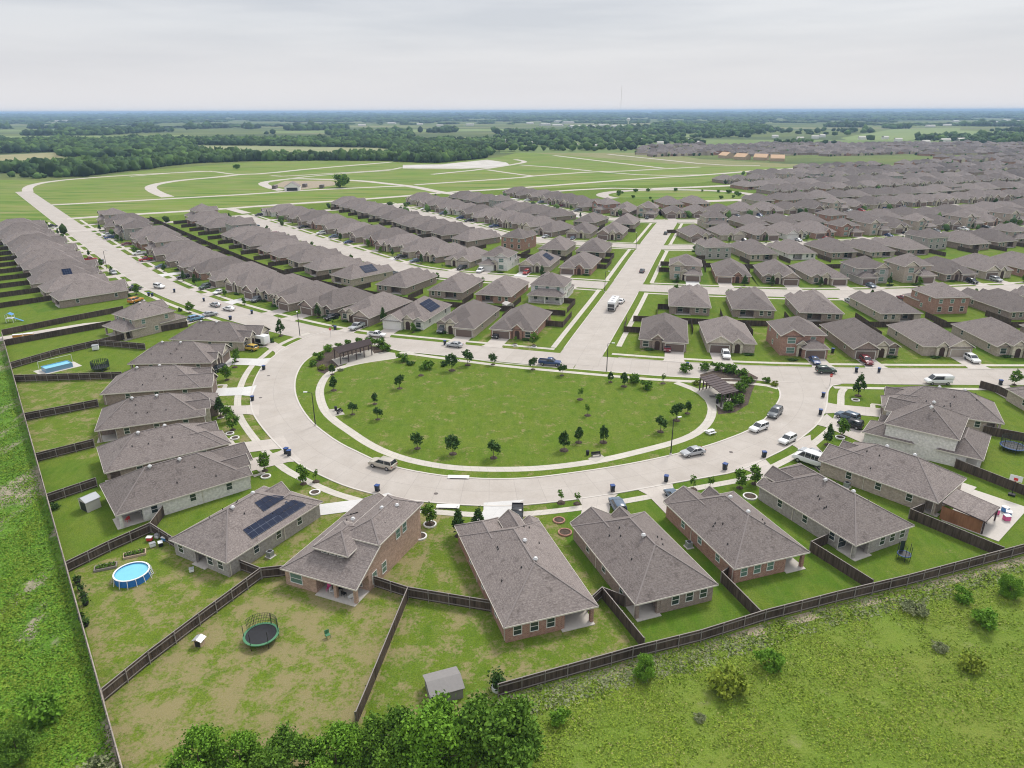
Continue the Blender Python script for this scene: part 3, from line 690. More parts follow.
def two_storey(W_=12.4, Ld=14.0, brick_='b_tan', front_='b_tan', gar='garage_brown', mirror=False, near=True, name='two_storey_house', glass='glass_green', rearlow=4.0, p=.55):
    """two storeys at the back/centre, one-storey wings at front (garage) and rear"""
    root = empty(name); s = -1 if mirror else 1; X = lambda a: a*s
    hw = W_/2; wl = hw-OV; ze = 2.75; z2 = 5.5
    w = MB(); rf = MB(); fa = MB(); cp = MB()
    yb = -Ld/2; yf = Ld/2
    # upper block
    w.prism([(-wl, yb+OV), (wl, yb+OV), (wl, yf-OV), (-wl, yf-OV)], 0, z2-.02)
    roof_piece(rf, fa, -hw, hw, yb, yf, z2, p, caps=cp, axis='y' if Ld > W_ else 'x')
    # garage wing in front
    gp = 3.4; g0, g1 = -wl, -wl+6.2
    w.prism([(X(g0+.004), yf-1.5), (X(g1), yf-1.5), (X(g1), yf-OV+gp), (X(g0+.004), yf-OV+gp)], 0, ze-.012)
    a, b = sorted((X(g0-OV), X(g1+OV))); roof_piece(rf, fa, a, b, yf-5.5, yf+gp, ze, p*.9, 'hip', 'hip', caps=cp)
    # front two-storey gable bay
    h0, h1 = wl-5.2, wl
    w.prism([(X(h0), yf-1.5), (X(h1-.005), yf-1.5), (X(h1-.005), yf+.9), (X(h0), yf+.9)], 0, z2-.03)
    a, b = sorted((X(h0-OV), X(h1+OV+.003))); roof_piece(rf, fa, a, b, yf-4.6, yf+.9+OV, z2+.008, p*1.1, 'open', 'gable', caps=cp)
    gw_ = MB(); gable_wall(gw_, a, b, yf+.91, z2+.008, p*1.1); gw_.build('gable_wall', M[front_], root)
    # entry
    e0, e1 = g1+.15, h0-.05
    ec = (g1+h0)/2 if h0 > g1 else g1+.8
    es = MB(); es.box(min(X(ec-1.1), X(ec+1.1)), max(X(ec-1.1), X(ec+1.1)), yf-1, yf+1.5, 0, 3.3); gable_wall(es, X(ec)-1.6, X(ec)+1.6, yf+1.5, 3.3, .8, 1.5); es.build('entry_gable', M['stone'], root)
    roof_piece(rf, fa, X(ec)-1.5, X(ec)+1.5, yf-1.2, yf+1.8, 3.3, .8, 'open', 'gable')
    d = MB(); d.box(X(ec)-.6, X(ec)+.6, yf+1.49, yf+1.53, .05, 2.3); d.build('front_door', M['door'], root)
    for zz in (.8, 3.5): window(root, (X((h0+h1)/2), yf+.9), 'f', 2.0, 1.5, zz, near, glass)
    window(root, (X(-wl+3), yf-OV), 'f', 1.2, 1.2, 3.7, near, glass)
    garage(root, X((g0+g1)/2), yf-OV+gp, mat=gar)
    if rearlow:
        w.prism([(-wl+.006, yb+OV+1), (wl-.006, yb+OV+1), (wl-.006, yb+OV-rearlow+2.2), (-wl+.006, yb+OV-rearlow+2.2)], 0, ze-.02)
        roof_piece(rf, fa, -hw+.01, hw-.01, yb-rearlow, yb+3.2, ze, .55, 'hip', 'hip', axis='x', caps=cp)
        for q in (-wl+.3, 0, wl-.3): post(root, q, yb+OV-rearlow+.25, ze-.05, brick_)
        sl_ = MB(); sl_.box(-wl, wl, yb+OV-rearlow-.1, yb+OV-rearlow+2.2, .01, .12); sl_.build('patio_slab', M['slab'], root)
        yr = yb+OV-rearlow+2.2
    else: yr = yb+OV
    for v in (-wl+2, 0, wl-2):
        window(root, (v, yr), 'b', 1.2, 1.5, .9, near, 'glass'); window(root, (v, yb+OV), 'b', 1.1, 1.2, 4.0 if rearlow else 3.6, near, glass)
    for sd in (('r',) if brick_ == 'b_white' and near else ('l', 'r')):
        xx = -wl if sd == 'l' else wl
        for yy, zz in ((yb+3, 3.7), (yf-3, 3.7), (0, 1.0)): window(root, (xx, yy), sd, 1.0, 1.2, zz, near, glass)
    w.build('wall', M[brick_], root); roof = rf.build('roof', M['roof'], root); fa.build('fascia', M['fascia'], root)
    if near: cp.build('ridge_cap', M['cap'], roof)
    rz = lambda x, y: z2+(hw-abs(x))*p if Ld > W_ else z2+(Ld/2-abs(y))*p
    if near: vents(roof, [(2.2, 1), (-2.5, -1), (3, -2)], [(.8, yb+hw*.9), (-.8, yf-hw*.9)] if Ld > W_ else [(1, -.4), (-2, -.4)], rz)
    root['W'] = W_; root['gx'] = X((g0+g1)/2); root['gy'] = yf-OV+gp; root['ex'] = X(ec)
    return root, rz
HP = []    # (x, y, radius) of every house placed
def place(root, x, y, ang): root.location = (x, y, 0); root.rotation_euler = (0, 0, ang); HP.append((x, y))
def solar(root, rz, x0, x1, y0, y1, p, side, nx=4, ny=2, lbl=None):
    """rows of panels lying on the slope facing side (-1: local -x, 1: +x, 0: rear)"""
    gm_ = MB(); fr = MB(); lift = .12
    for i in range(nx):
        for j in range(ny):
            xa = x0+(x1-x0)*i/nx+.03; xb = x0+(x1-x0)*(i+1)/nx-.03; ya = y0+(y1-y0)*j/ny+.03; yb_ = y0+(y1-y0)*(j+1)/ny-.03
            q = [(xa, ya), (xb, ya), (xb, yb_), (xa, yb_)]
            gm_.face([(a, b, rz(a, b)+lift+.035) for a, b in q])
    q = [(x0, y0), (x1, y0), (x1, y1), (x0, y1)]
    top = [(a, b, rz(a, b)+lift+.02) for a, b in q]; bot = [(a, b, rz(a, b)+lift-.05) for a, b in q]
    fr.face(top); fr.face(bot[::-1])
    for i in range(4): j = (i+1) % 4; fr.face([top[i], bot[i], bot[j], top[j]])
    o = fr.build('solar_array', M['solar_frame'], root); gm_.build('solar_cells', M['solar'], o)
    return o
# ------------------------------------------------------------------ the houses round the loop
HOUSE = []   # near houses: (name key, root, angle, gx, gy)
def cen_from(rear, ang, W_, Ld, side='L'):
    """rear eave corner (L or R) -> centre"""
    c, s_ = math.cos(ang), math.sin(ang)
    lx = W_/2 if side == 'L' else -W_/2
    return rear[0]+lx*c-(Ld/2)*s_*1, rear[1]+lx*s_+(Ld/2)*c
DRV = {'drive': [], 'drive_new': []}
def to_w(root_loc, ang, p):
    c, s_ = math.cos(ang), math.sin(ang); return (root_loc[0]+p[0]*c-p[1]*s_, root_loc[1]+p[0]*s_+p[1]*c)
def kerb_hit(x, y, dx, dy, pls, mx_=40):
    for k in range(int(mx_/.5)):
        qx, qy = x+dx*k*.5, y+dy*k*.5
        if min(dist_pl(qx, qy, p) for p in pls) < .6: return k*.5
    return None
KP = [OUTW]
def driveway(name, root, cx, cy, ang, length=None, kind='drive', w=5.2, pls=None, flare=1.0, aim=None):
    gx, gy = root['gx'], root['gy']
    a = to_w((cx, cy), ang, (gx-w/2, gy+.08)); b = to_w((cx, cy), ang, (gx+w/2, gy+.08))
    f = (-math.sin(ang), math.cos(ang))
    if aim is not None:
        m = ((a[0]+b[0])/2, (a[1]+b[1])/2); d = Vector((aim[0]-m[0], aim[1]-m[1])); length = d.length; f = tuple(d.normalized())
    if length is None:
        m = ((a[0]+b[0])/2, (a[1]+b[1])/2); length = kerb_hit(m[0], m[1], f[0], f[1], pls or KP) or 9
    n = (f[1], -f[0]); 
    A = [a, (a[0]+f[0]*(length-2), a[1]+f[1]*(length-2)), (a[0]+f[0]*(length+.5)-n[0]*flare, a[1]+f[1]*(length+.5)-n[1]*flare)]
    B = [b, (b[0]+f[0]*(length-2), b[1]+f[1]*(length-2)), (b[0]+f[0]*(length+.5)+n[0]*flare, b[1]+f[1]*(length+.5)+n[1]*flare)]
    strip(name, A, B, .086+.003*(len(HP) % 4), M[kind], n=12)
    # front walk
    e = to_w((cx, cy), ang, (root['ex'], gy-.3)); e2 = to_w((cx, cy), ang, (root['ex'], gy+1.6)); q = to_w((cx, cy), ang, (gx, gy+1.6))
    ribbon('path', [e, e2, q], 1.1, .083, M['walk'], n=8)
    return (a[0]+b[0])/2, (a[1]+b[1])/2, f, length
near = {}
def add_near(key, fn, rear, side, ang_deg, label, drv=True, dk='drive', aim=None, **k):
    W_ = k.get('W_', 12.4); Ld = k.get('Ld', 20.0); ang = R(ang_deg)
    cx, cy = cen_from(rear, ang, W_, Ld, side)
    root, rz = fn(**k); place(root, cx, cy, ang); tag(root, label, 'house')
    d = None
    if drv: d = driveway('driveway', root, cx, cy, ang, kind=dk, aim=aim)
    near[key] = (root, rz, cx, cy, ang, d); return root, rz
add_near('N10', bungalow, (-1.1,69.4), 'L', 18.6, 'single-storey red brick house in the centre foreground with white-floored patio at its rear right corner', brick_='b_red', W_=12.6, Ld=21.0, notch=(1.4, 5.9, 2.4), style=3, mirror=False, rear_win=2, dk='drive_new', side_win=3, aim=at(503,503))
add_near('N11', bungalow, (15.5,73.6), 'L', 19.5, 'brown brick house with rear left patio, right of the centre foreground house', brick_='b_brown', W_=12.3, Ld=19.4, notch=(-5.75, -2.2, 2.6), style=2, mirror=False, rear_win=2, aim=at(598,498))
near['N11'][0].children
add_near('N12', bungalow, (30.2,81.0), 'L', 18.6, 'red-orange brick house with green-framed rear windows and patio at its rear right corner', brick_='b_red', W_=12.5, Ld=18.2, notch=(2.6, 5.9, 2.4), style=2, rear_win=2, glass='glass_green', aim=at(655,487))
add_near('N13', bungalow, (49.2,86.5), 'L', 25.3, 'brown-grey brick house with rear left corner patio and bare yard holding a small round trampoline', brick_='b_grey', W_=12.4, Ld=19.4, notch=(2.4, 5.9, 2.8), style=3, mirror=True, rear_win=3, aim=at(752,464))
add_near('N14', bungalow, (67.6,98.2), 'L', 41.0, 'long brown brick house with roofed cedar-walled patio wing beside a basketball hoop', brick_='b_tan', W_=12.4, Ld=19.0, notch=(-5.75, -4.4, 1.6), style=2, mirror=False, rear_win=1, aim=at(800,440))
add_near('N16', bungalow, (97.8,128.6), 'L', 66.0, 'large brown roofed house on the right corner lot opposite the white van', brick_='b_tan', W_=12.4, Ld=20.5, notch=(-5.9, -2.6, 2.4), style=1, mirror=False, aim=at(826,408))
add_near('N15', two_storey, (80.5,115.4), 'L', 52.7, 'two-storey white brick house with blank side wall, between two brown brick houses', brick_='b_white', W_=13.0, Ld=12.5, mirror=False, rearlow=4.2, aim=at(822,420))
add_near('N8', bungalow, (-50.2,88.6), 'L', -29.0, 'grey brick house with three dark solar arrays on its roof', brick_='b_grey', W_=12.2, Ld=17.6, notch=(-1.2, 1.6, 1.8), style=1, mirror=True, rear_win=4, dk='drive_new', aim=at(398,500))
n8, rz8 = near['N8'][0], near['N8'][1]
solar(n8, rz8, 1.2, 2.9, 1.2, 6.6, .6, 1, 2, 5); solar(n8, rz8, 3.6, 5.3, -3.4, 7.4, .6, 1, 2, 9); solar(n8, rz8, 3.35, 3.55, 5.0, 5.4, .6, 1, 1, 1); solar(n8, rz8, 1.5, 3.2, 7.0-.2, 8.0-.6, .6, 1, 2, 1)
def by_rr(rr, fr_, W_, Ld):
    a = math.atan2(fr_[1]-rr[1], fr_[0]-rr[0])-math.pi/2; return math.degrees(a)
def addL(key, rr, fr_, label, fn=bungalow, **k):
    a = {'N6': -56.0, 'N7': -51.5}.get(key) or by_rr(rr, fr_, 0, 0); return add_near(key, fn, rr, 'R', a, label, **k)
addL('N7', (-61.3,95.1), (-44.4,107.1), 'cream white brick house with red item on its corner patio, beside the grey shed', brick_='b_white', W_=12.7, Ld=20.8, notch=(2.0, 5.9, 3.4), style=0, mirror=False, aim=at(292,455))
addL('N6', (-70.5,109.0), (-52.6,118.6), 'brown brick house with open rear corner, directly above the cream white brick house', brick_='b_brown', W_=12.3, Ld=19.8, notch=(-5.9, -3.4, 2.0), style=1, mirror=True, aim=at(285,443))
addL('N5', (-81.7,126.3), (-63.8,133.5), 'brown brick house with covered patio furniture, third up from the solar panel house', brick_='b_brown', W_=12.4, Ld=19.8, notch=(2.4, 5.8, 3.2), style=3, mirror=False, aim=at(257,410))
addL('N4', (-91.1,145.6), (-69.8,149.9), 'tan-fronted house with long white driveway on the left side of the loop', brick_='b_brown', front_='b_tan', W_=12.4, Ld=21.0, notch=(-1, 3, 1.8), style=0, mirror=True, dk='drive_new', aim=at(252,391))
addL('N3', (-95.2,165.8), (-74.5,166.6), 'brown brick house with dark car at its garage, beside the net-enclosed trampoline yard', brick_='b_brown', W_=12.4, Ld=20.5, notch=(3.4, 5.8, 2.2), style=2, mirror=False, dk='drive_new', aim=at(266,362.5))
addL('N2', (-94.0,186.0), (-72.8,183.6), 'tan brick corner house with white trailer parked on its driveway', brick_='b_tan', W_=12.4, Ld=21.0, notch=(-1, 3, 1.8), style=0, mirror=False, aim=at(282,351))
rrA = at(135,329.3,2.8); frA = at(186,317,2.8)
add_near('N17', bungalow, (110.5,127.0), 'L', 0.0, 'brown roofed house cut by the right edge of the picture, behind the curved fence', brick_='b_tan', W_=12.6, Ld=19.5, notch=(2.4, 5.8, 2.2), style=1, aim=(114,156))
addL('N1', rrA, frA, 'two-storey house with hipped upper roof beside the narrow alley on the left', fn=two_storey, brick_='b_tan', W_=12.0, Ld=13.0, mirror=True, rearlow=3.4, aim=(-97,223.5))
# patio wing of the cedar-walled house
r14 = near['N14'][0]
mb = MB(); fb = MB(); roof_piece(mb, fb, -6.2, .2, -16.6, -8.6, 2.72, .42, 'gable', 'gable', axis='x') if False else None
rf = MB(); fa = MB()
rf.face([(-6.25,-16.2,2.5),(.2,-16.2,2.5),(.2,-9.9,3.15),(-6.25,-9.9,3.15)]); rf.face([(-6.25,-9.9,3.03),(.2,-9.9,3.03),(.2,-16.2,2.38),(-6.25,-16.2,2.38)])
for a, b in (((-6.25,-16.2,2.44),(.2,-16.2,2.44)), ((.2,-16.2,2.44),(.2,-9.9,3.09)), ((-6.25,-16.2,2.44),(-6.25,-9.9,3.09))): fa.beam(a, b, .08, .18)
o = rf.build('patio_roof', M['roof'], r14); fa.build('patio_fascia', M['pergola'], o)
w_ = MB(); w_.box(-6.0,-5.85,-15.8,-10.0,.1,2.35); w_.build('cedar_wall', M['cedar'], r14)
for px_, py_ in ((-5.9,-16.0), (0,-16.0)): post(r14, px_, py_, 2.4, M['pergola'], .22)
s_ = MB(); s_.box(-6.2, 8.5, -18.4, -10.4, .03, .11); s_.build('patio_slab', M['slab'], r14)
s_ = MB(); s_.box(5.0, 9.8, -10.38, -3.0, .03, .10); s_.build('court_slab', M['slab'], r14)
# ---- the two-storey brick house (storey-and-a-half seen from behind)
def brick_two():
    root = empty('brick_house'); w = MB(); rf = MB(); fa = MB(); cp = MB(); wl = 6.2-OV; Ld = 18.0; yb = -9; wb = yb+OV; p = .5
    w.prism([(-wl,wb),(-.6,wb),(-.6,wb+3),(wl,wb+3),(wl,9-OV),(-wl,9-OV)], 0, 2.73)
    rf.face([(-6.2,9,2.75),(-6.2,-9,2.75),(.2,-2.6,5.95),(.2,9,5.95)]); rf.face([(-6.2,-9,2.75),(6.2,-9,2.75),(6.2,-2.6,5.95),(.2,-2.6,5.95)])
    rf.face([(-6.2,-9,2.70),(-6.2,9,2.70),(.2,9,5.8),(.2,-2.6,5.8)]); rf.face([(6.2,-9,2.70),(-6.2,-9,2.70),(.2,-2.6,5.8),(6.2,-2.6,5.8)])
    fa.beam((-6.2,-9,2.66),(6.2,-9,2.66),.06,.2); fa.beam((-6.2,9,2.66),(-6.2,-9,2.66),.06,.2); cp.beam((-6.2,-9,2.78),(.2,-2.6,5.98),.26,.05)
    w.face([(-wl,8.6,2.7),(.4,8.6,2.7),(.4,8.6,5.8)])
    # tall right-hand block
    w.prism([(.4,-2.6),(wl+.004,-2.6),(wl+.004,9-OV+.01),(.4,9-OV+.01)], 2.6, 5.95)
    roof_piece(rf, fa, -.1, 6.2+.01, -3.1, 9.06, 5.98, .52, 'hip', 'hip', caps=cp)
    # rear slope carried up to the tall block, with its side wall
    rf.face([(6.2,yb,2.75),(6.2,yb,2.70),(6.2,-2.6,5.8),(6.2,-2.6,5.95)])
    fa.beam((6.23,yb,2.68),(6.23,-2.9,5.74),.07,.2); 
    w.face([(wl+.006,wb,2.7),(wl+.006,-2.6,2.7),(wl+.006,-2.6,5.76),(wl+.006,wb,2.78)]); w.face([(wl-.2,wb,2.78),(wl-.2,-2.6,5.76),(wl-.2,-2.6,2.7),(wl-.2,wb,2.7)])
    # dormer
    dm = MB(); dm.box(-2.2,2.6,-5.6,-1.0,3.4,5.25); d = dm.build('dormer', M['siding'], root)
    roof_piece(rf, fa, -2.75, 3.15, -6.15, 1.2, 5.27, .55, 'hip', 'hip', caps=cp)
    for x in (-1.1, .2, 1.5):
        f = MB(); f.box(x-.5,x+.5,-5.66,-5.605,4.42,5.12); f.build('window_frame', M['trim'], d)
        g = MB(); g.box(x-.4,x+.4,-5.68,-5.665,4.5,5.04); g.build('pane', M['glass'], d)
    wall = w.build('wall', M['b_orange'], root); roof = rf.build('roof', M['roof'], root); fa.build('fascia', M['fascia'], root); cp.build('ridge_cap', M['cap'], roof)
    window(root, (-3.9,wb), 'b', 1.9, 1.45, .75, True, 'glass_green'); window(root, (1.0,wb+3), 'b', 1.8, 2.0, .2); window(root, (4,wb+3), 'b', 1.2, 1.6, .6)
    window(root, (wl+.01,2.2), 'r', 1.0, 1.4, 3.9, True, 'glass_green'); window(root, (wl+.01,4.0), 'r', 1.0, 1.4, 3.9, True, 'glass_green')
    window(root, (wl,-4.2), 'r', 1.0, 1.6, .7, True, 'glass_green'); window(root, (wl,-1.8), 'r', 1.0, 1.6, .7, True, 'glass_green')
    for yy in (-4, 0, 4): window(root, (-wl,yy), 'l', .9, 1.2, 1.1)
    s_ = MB(); s_.box(-.6,wl,wb-.5,wb+3,.01,.13); s_.build('patio_slab', M['slab'], root)
    for x in (2.4, wl-.23): post(root, x, wb+.24, 2.7, 'b_orange')
    w2 = MB(); w2.prism([(-wl,8),(-.1,8),(-.1,10.6),(-wl,10.6)],0,2.72); w2.build('garage_wing', M['b_orange'], root)
    r2 = MB(); f2 = MB(); roof_piece(r2, f2, -6.2,.3,5,11.05,2.77,.55,'open','gable'); r2.build('wing_roof', M['roof'], root); f2.build('wing_fascia', M['fascia'], root)
    garage(root, -3, 10.6)
    vents(roof, [(-3.5,3),(-3.2,-1.5),(4.6,1),(-4.2,5)], [(.2,-.4),(2.6,3.4),(4.0,5.2)], lambda x, y: max(2.75+(6.2-abs(x))*p, 5.78+(3.1-abs(x-3.05))*.52 if x > -.1 and y > -3 else 0, 5.27+(2.95-abs(x-.2))*.55 if abs(x-.2) < 2.9 and y < 2 else 0))
    root['gx'] = -3; root['gy'] = 10.6; root['ex'] = 1.5
    return root, None
cx, cy = cen_from((-32.2,81.3), R(-22.8), 12.4, 18, 'L'); cx += .4; cy += .2
r9, _ = brick_two(); place(r9, cx, cy, R(-22.8)); tag(r9, 'orange brick house with a three-window dormer and cluttered covered patio at its rear', 'house')
near['N9'] = (r9, None, cx, cy, R(-22.8), driveway('driveway', r9, cx, cy, R(-22.8), kind='drive', aim=at(404,500)))
# ------------------------------------------------------------------ prototypes for the rows
PROTO = []
def mkp(fn, **k):
    r, _ = fn(near=False, side_win=2, rear_win=2, **k) if fn is bungalow else fn(near=False, **k)
    PROTO.append((r, k.get('Ld', 20), fn is two_storey, k.get('brick_', ''))); return r
BW = {'b_brown': 'brown', 'b_red': 'red', 'b_tan': 'tan', 'b_grey': 'grey', 'b_orange': 'orange', 'b_white': 'white'}
mkp(bungalow, brick_='b_brown', front_='b_brown', style=0, mirror=True, W_=13.3, Ld=21)                       # 0
mkp(bungalow, brick_='b_brown', front_='b_tan', style=0, mirror=False, W_=13.3, Ld=21, gar='garage_brown', name='tan_front_house')    # 1
mkp(bungalow, brick_='b_red', front_='b_red', style=1, mirror=True, W_=13.2, Ld=21.5, entry_stone=False)
mkp(bungalow, brick_='b_tan', front_='stone', style=2, mirror=False, W_=13.2, Ld=20.5, gar='garage_tan')
mkp(bungalow, brick_='b_tan', front_='stone', style=2, mirror=True, W_=13.2, Ld=20, gar='garage_brown')
mkp(bungalow, brick_='b_brown', front_='b_red', style=1, mirror=False, W_=13.2, Ld=21, entry_stone=False)
mkp(bungalow, brick_='b_tan', front_='b_tan', style=3, mirror=False, W_=13.3, Ld=21.5, gar='garage_brown')
mkp(bungalow, brick_='b_white', front_='b_white', style=0, mirror=True, W_=13.2, Ld=21, gar='garage_white')   # 7
mkp(two_storey, brick_='b_red', front_='b_red', mirror=False, rearlow=0, Ld=13)                                  # 8
mkp(two_storey, brick_='b_tan', front_='stone', mirror=False, rearlow=3.4, Ld=12.5)                             # 9
mkp(two_storey, brick_='b_white', front_='b_white', mirror=True, rearlow=3.4, Ld=12.5, gar='garage_white')      # 10
mkp(two_storey, brick_='b_grey', front_='stone', mirror=True, rearlow=0, Ld=13)                                 # 11
# ------------------------------------------------------------------ rows
EASTP = [(88,232),(100,400),(112,610),(165,640),(204,689),(283,779),(345,838),(440,872),(500,905),(1300,1500),(1500,900),(1200,200),(90,100)]
ROWS = []
def row(key, pl, side, first, step, end, desc, fe=None, setback=10.6, hw=5.6, extra=None):
    ROWS.append(dict(key=key, pl=pl, side=side, first=first, step=step, end=end, desc=desc, setback=setback, hw=hw))
row('L1f', streets['L1'], -1, 22, 17.2, 520, 'park-facing row, left of centre street')
row('L1n', streets['L1'], 1, 171, 15.4, 420, 'outermost left row')
row('R1f', streets['R1'], 1, 21.5, 19.3, 400, 'park-facing row, right of centre street')
row('R1n', streets['R1'], -1, 122, 19, 400, 'row beyond the right corner lot')
row('L2n', streets['L2'], 1, 15, 17.0, 400, 'second row behind park, left of centre street')
row('L2f', streets['L2'], -1, 15, 17.0, 400, 'third row behind park, left of centre street')
row('R2n', streets['R2'], -1, 25, 18.6, 500, 'second row behind park, right of centre street')
row('R2f', streets['R2'], 1, 25, 18.0, 500, 'third row behind park, right of centre street')
row('L3n', streets['L3'], 1, 20, 16.6, 330, 'fourth row behind park, left of centre street')
row('L3f', streets['L3'], -1, 20, 16.4, 330, 'fifth row behind park, left of centre street')
row('R3n', streets['R3'], -1, 22, 17.2, 600, 'fourth row behind park, right of centre street')
row('R3f', streets['R3'], 1, 22, 17.0, 600, 'fifth row behind park, right of centre street')
row('L4n', streets['L4'], 1, 19, 16.4, 300, 'sixth row behind park, left of centre street')
row('L4f', streets['L4'], -1, 14, 16.4, 300, 'seventh row behind park, left of centre street')
row('R4n', streets['R4'], -1, 20, 17, 700, 'sixth row behind park, right of centre street')
row('R4f', streets['R4'], 1, -2, 17, 700, 'seventh row behind park, right of centre street')
PARK2 = (128, 562, 50, 34)
FULLW = 36.5
hcount = 0
def ordn(n): return '%d%s' % (n, 'th' if 10 < n % 100 < 20 else {1: 'st', 2: 'nd', 3: 'rd'}.get(n % 10, 'th'))
cand = []
OTHER = [streets[k] for k in streets]+[smooth(CST, 1)]
for rw in ROWS:
    pl = rw['pl']; tot = min(plen(pl), rw['end']); k = 0; s_ = rw['first']; own = pl
    while s_ < tot:
        (x, y), (tx, ty) = along(pl, max(.01, s_))
        nx, ny = (-ty, tx) if rw['side'] > 0 else (ty, -tx)      # away from the street
        gap = rw['hw']+rw['setback']; cx_, cy_ = x+nx*(gap+9.4), y+ny*(gap+9.4)
        # step corrected for the bend
        ok = True
        for o_ in OTHER:
            if o_ is not own and dist_pl(cx_, cy_, o_) < 17: ok = False
        if dist_pl(cx_, cy_, own) < gap+6: ok = False
        for c_ in cand:
            if math.hypot(c_['x']-cx_, c_['y']-cy_) < 14.2: ok = False
        for h_ in HP:
            if math.hypot(h_[0]-cx_, h_[1]-cy_) < 16.5: ok = False
        if math.hypot((cx_-PARK2[0])/(PARK2[2]+22), (cy_-PARK2[1])/(PARK2[3]+20)) < 1: ok = False
        if rw['key'][0] == 'L' and (cx_+245)*(-.56)+(cy_-432)*.83 > -4: ok = False
        if ok and inframe(cx_, cy_, 60):
            k += 1; cand.append(dict(x=cx_, y=cy_, nx=nx, ny=ny, row=rw, n=k, s=s_, kx=x+nx*rw['hw'], ky=y+ny*rw['hw']))
        s_ += rw['step'] if ok else 2.0
# the sea of roofs beyond: streets parallel to the last one
base = np.array(streets['R4'])
for q in range(1, 20):
    pl = [(p[0]-25*q, p[1]+88*q) for p in [(0,398),(60,412),(140,428),(200,445),(300,483),(740,650),(1300,840)]]
    if q in (1, 3, 5): pl = [(p[0], p[1]+3) for p in pl]
    for side in (-1, 1):
        tot = plen(pl); s_ = 6+(q*7) % 9; own = pl
        while s_ < tot:
            (x, y), (tx, ty) = along(pl, s_); nx, ny = (-ty*side, tx*side)
            cx_, cy_ = x+nx*26, y+ny*26
            if inframe(cx_, cy_, 20) and cy_ < 2200:
                main = inpoly(cx_, cy_, EASTP) and proj(cx_, cy_)[1] > 144.5
                pxy = proj(cx_, cy_)
                dev2 = pxy[0] > 640 and 145.5 < pxy[1] < 157 and not (pxy[0] < 760 and pxy[1] < 147)
                strip_ = pxy[0] < 900 and 157 <= pxy[1] < 166+(pxy[0]-700)*.01
                okp = math.hypot((cx_-PARK2[0])/(PARK2[2]+24), (cy_-PARK2[1])/(PARK2[3]+30)) >= 1
                if (main or dev2) and not strip_ and okp and cy_ > 440:
                    if not any(math.hypot(c_['x']-cx_, c_['y']-cy_) < 14 for c_ in cand[-400:] if abs(c_['y']-cy_) < 20):
                        cand.append(dict(x=cx_, y=cy_, nx=nx, ny=ny, row=None, n=0, s=s_, kx=x+nx*5.6, ky=y+ny*5.6))
            s_ += 16.6
for q in range(1, 12):
    pl = [(p[0]-25*q, p[1]+88*q) for p in [(0,398),(60,412),(140,428),(200,445),(300,483),(740,650)]]
    pl = [tuple(p) for p in resample(pl, 120) if inpoly(p[0], p[1], EASTP) and not (157 < proj(*p)[1] < 167 and proj(*p)[0] < 900)]
    if len(pl) > 3: ribbon('road', pl, 10, .05+.003*q, M['drive'])
print('houses wanted', len(cand))
for c_ in cand: c_['d'] = math.hypot(c_['x'], c_['y'])
cand.sort(key=lambda c: c['d'])
NIND = 300-len(near)-8
picks = {('R1f',1):5, ('R1f',2):4, ('R1f',3):8, ('R1f',4):0, ('R1f',5):3, ('R1f',6):6, ('L1f',1):2, ('L1f',2):6, ('L1f',3):7, ('L1f',4):1, ('L1f',5):0, ('L2n',1):10, ('R2n',1):0, ('R2n',2):0, ('R2f',1):9, ('R2f',2):2, ('L2f',1):2, ('L2f',2):4, ('L2f',3):10, ('R2f',5):11, ('R2n',5):8, ('L1f',14):9}
drv_near = []
far = []
rr_ = random.Random(11)
for i, c_ in enumerate(cand):
    if i >= NIND: far.append(c_); continue
    rw = c_['row']
    pi = picks.get((rw['key'], c_['n'])) if rw else None
    if pi is None:
        u = rr_.random(); pi = rr_.choice([0,1,2,3,4,5,6,0,1,5]) if u < .88 else rr_.choice([7,8,9,11,9])
    pr, Ld, two, bk = PROTO[pi]; c_['proto'] = pi
    f = (-c_['nx'], -c_['ny']); ang = math.atan2(f[1], f[0])-math.pi/2
    back = 9.4 if not two else 6.0
    gap = (c_['row']['setback'] if rw else 10.5)+rr_.uniform(-1.1, 1.3)*(0 if rw and rw['key'] in ('R1f','L1f') and c_['n'] < 6 else 1)
    hx, hy = c_['kx']+c_['nx']*(gap+back), c_['ky']+c_['ny']*(gap+back)
    kind = BW[bk]+(' brick two-storey' if two else ' brick')
    if rw and c_['d'] < 620: lab = '%s house, %s outward in the %s' % (kind, ordn(c_['n']), rw['desc']); grp = 'houses in the '+rw['desc']
    else: lab = 'brown roofed house in the packed far rows of the neighbourhood'; grp = 'look-alike houses in the far rows'
    r = copy_tree(pr, (hx, hy, 0), ang, label=lab, group=grp, cat='house'); r.scale = (1, 1, 1 if c_['d'] < 300 else rr_.uniform(.93, 1.14))
    c_.update(hx=hx, hy=hy, ang=ang, root=r, f=f); HP.append((hx, hy))
    if c_['d'] < 640: drv_near.append(c_)
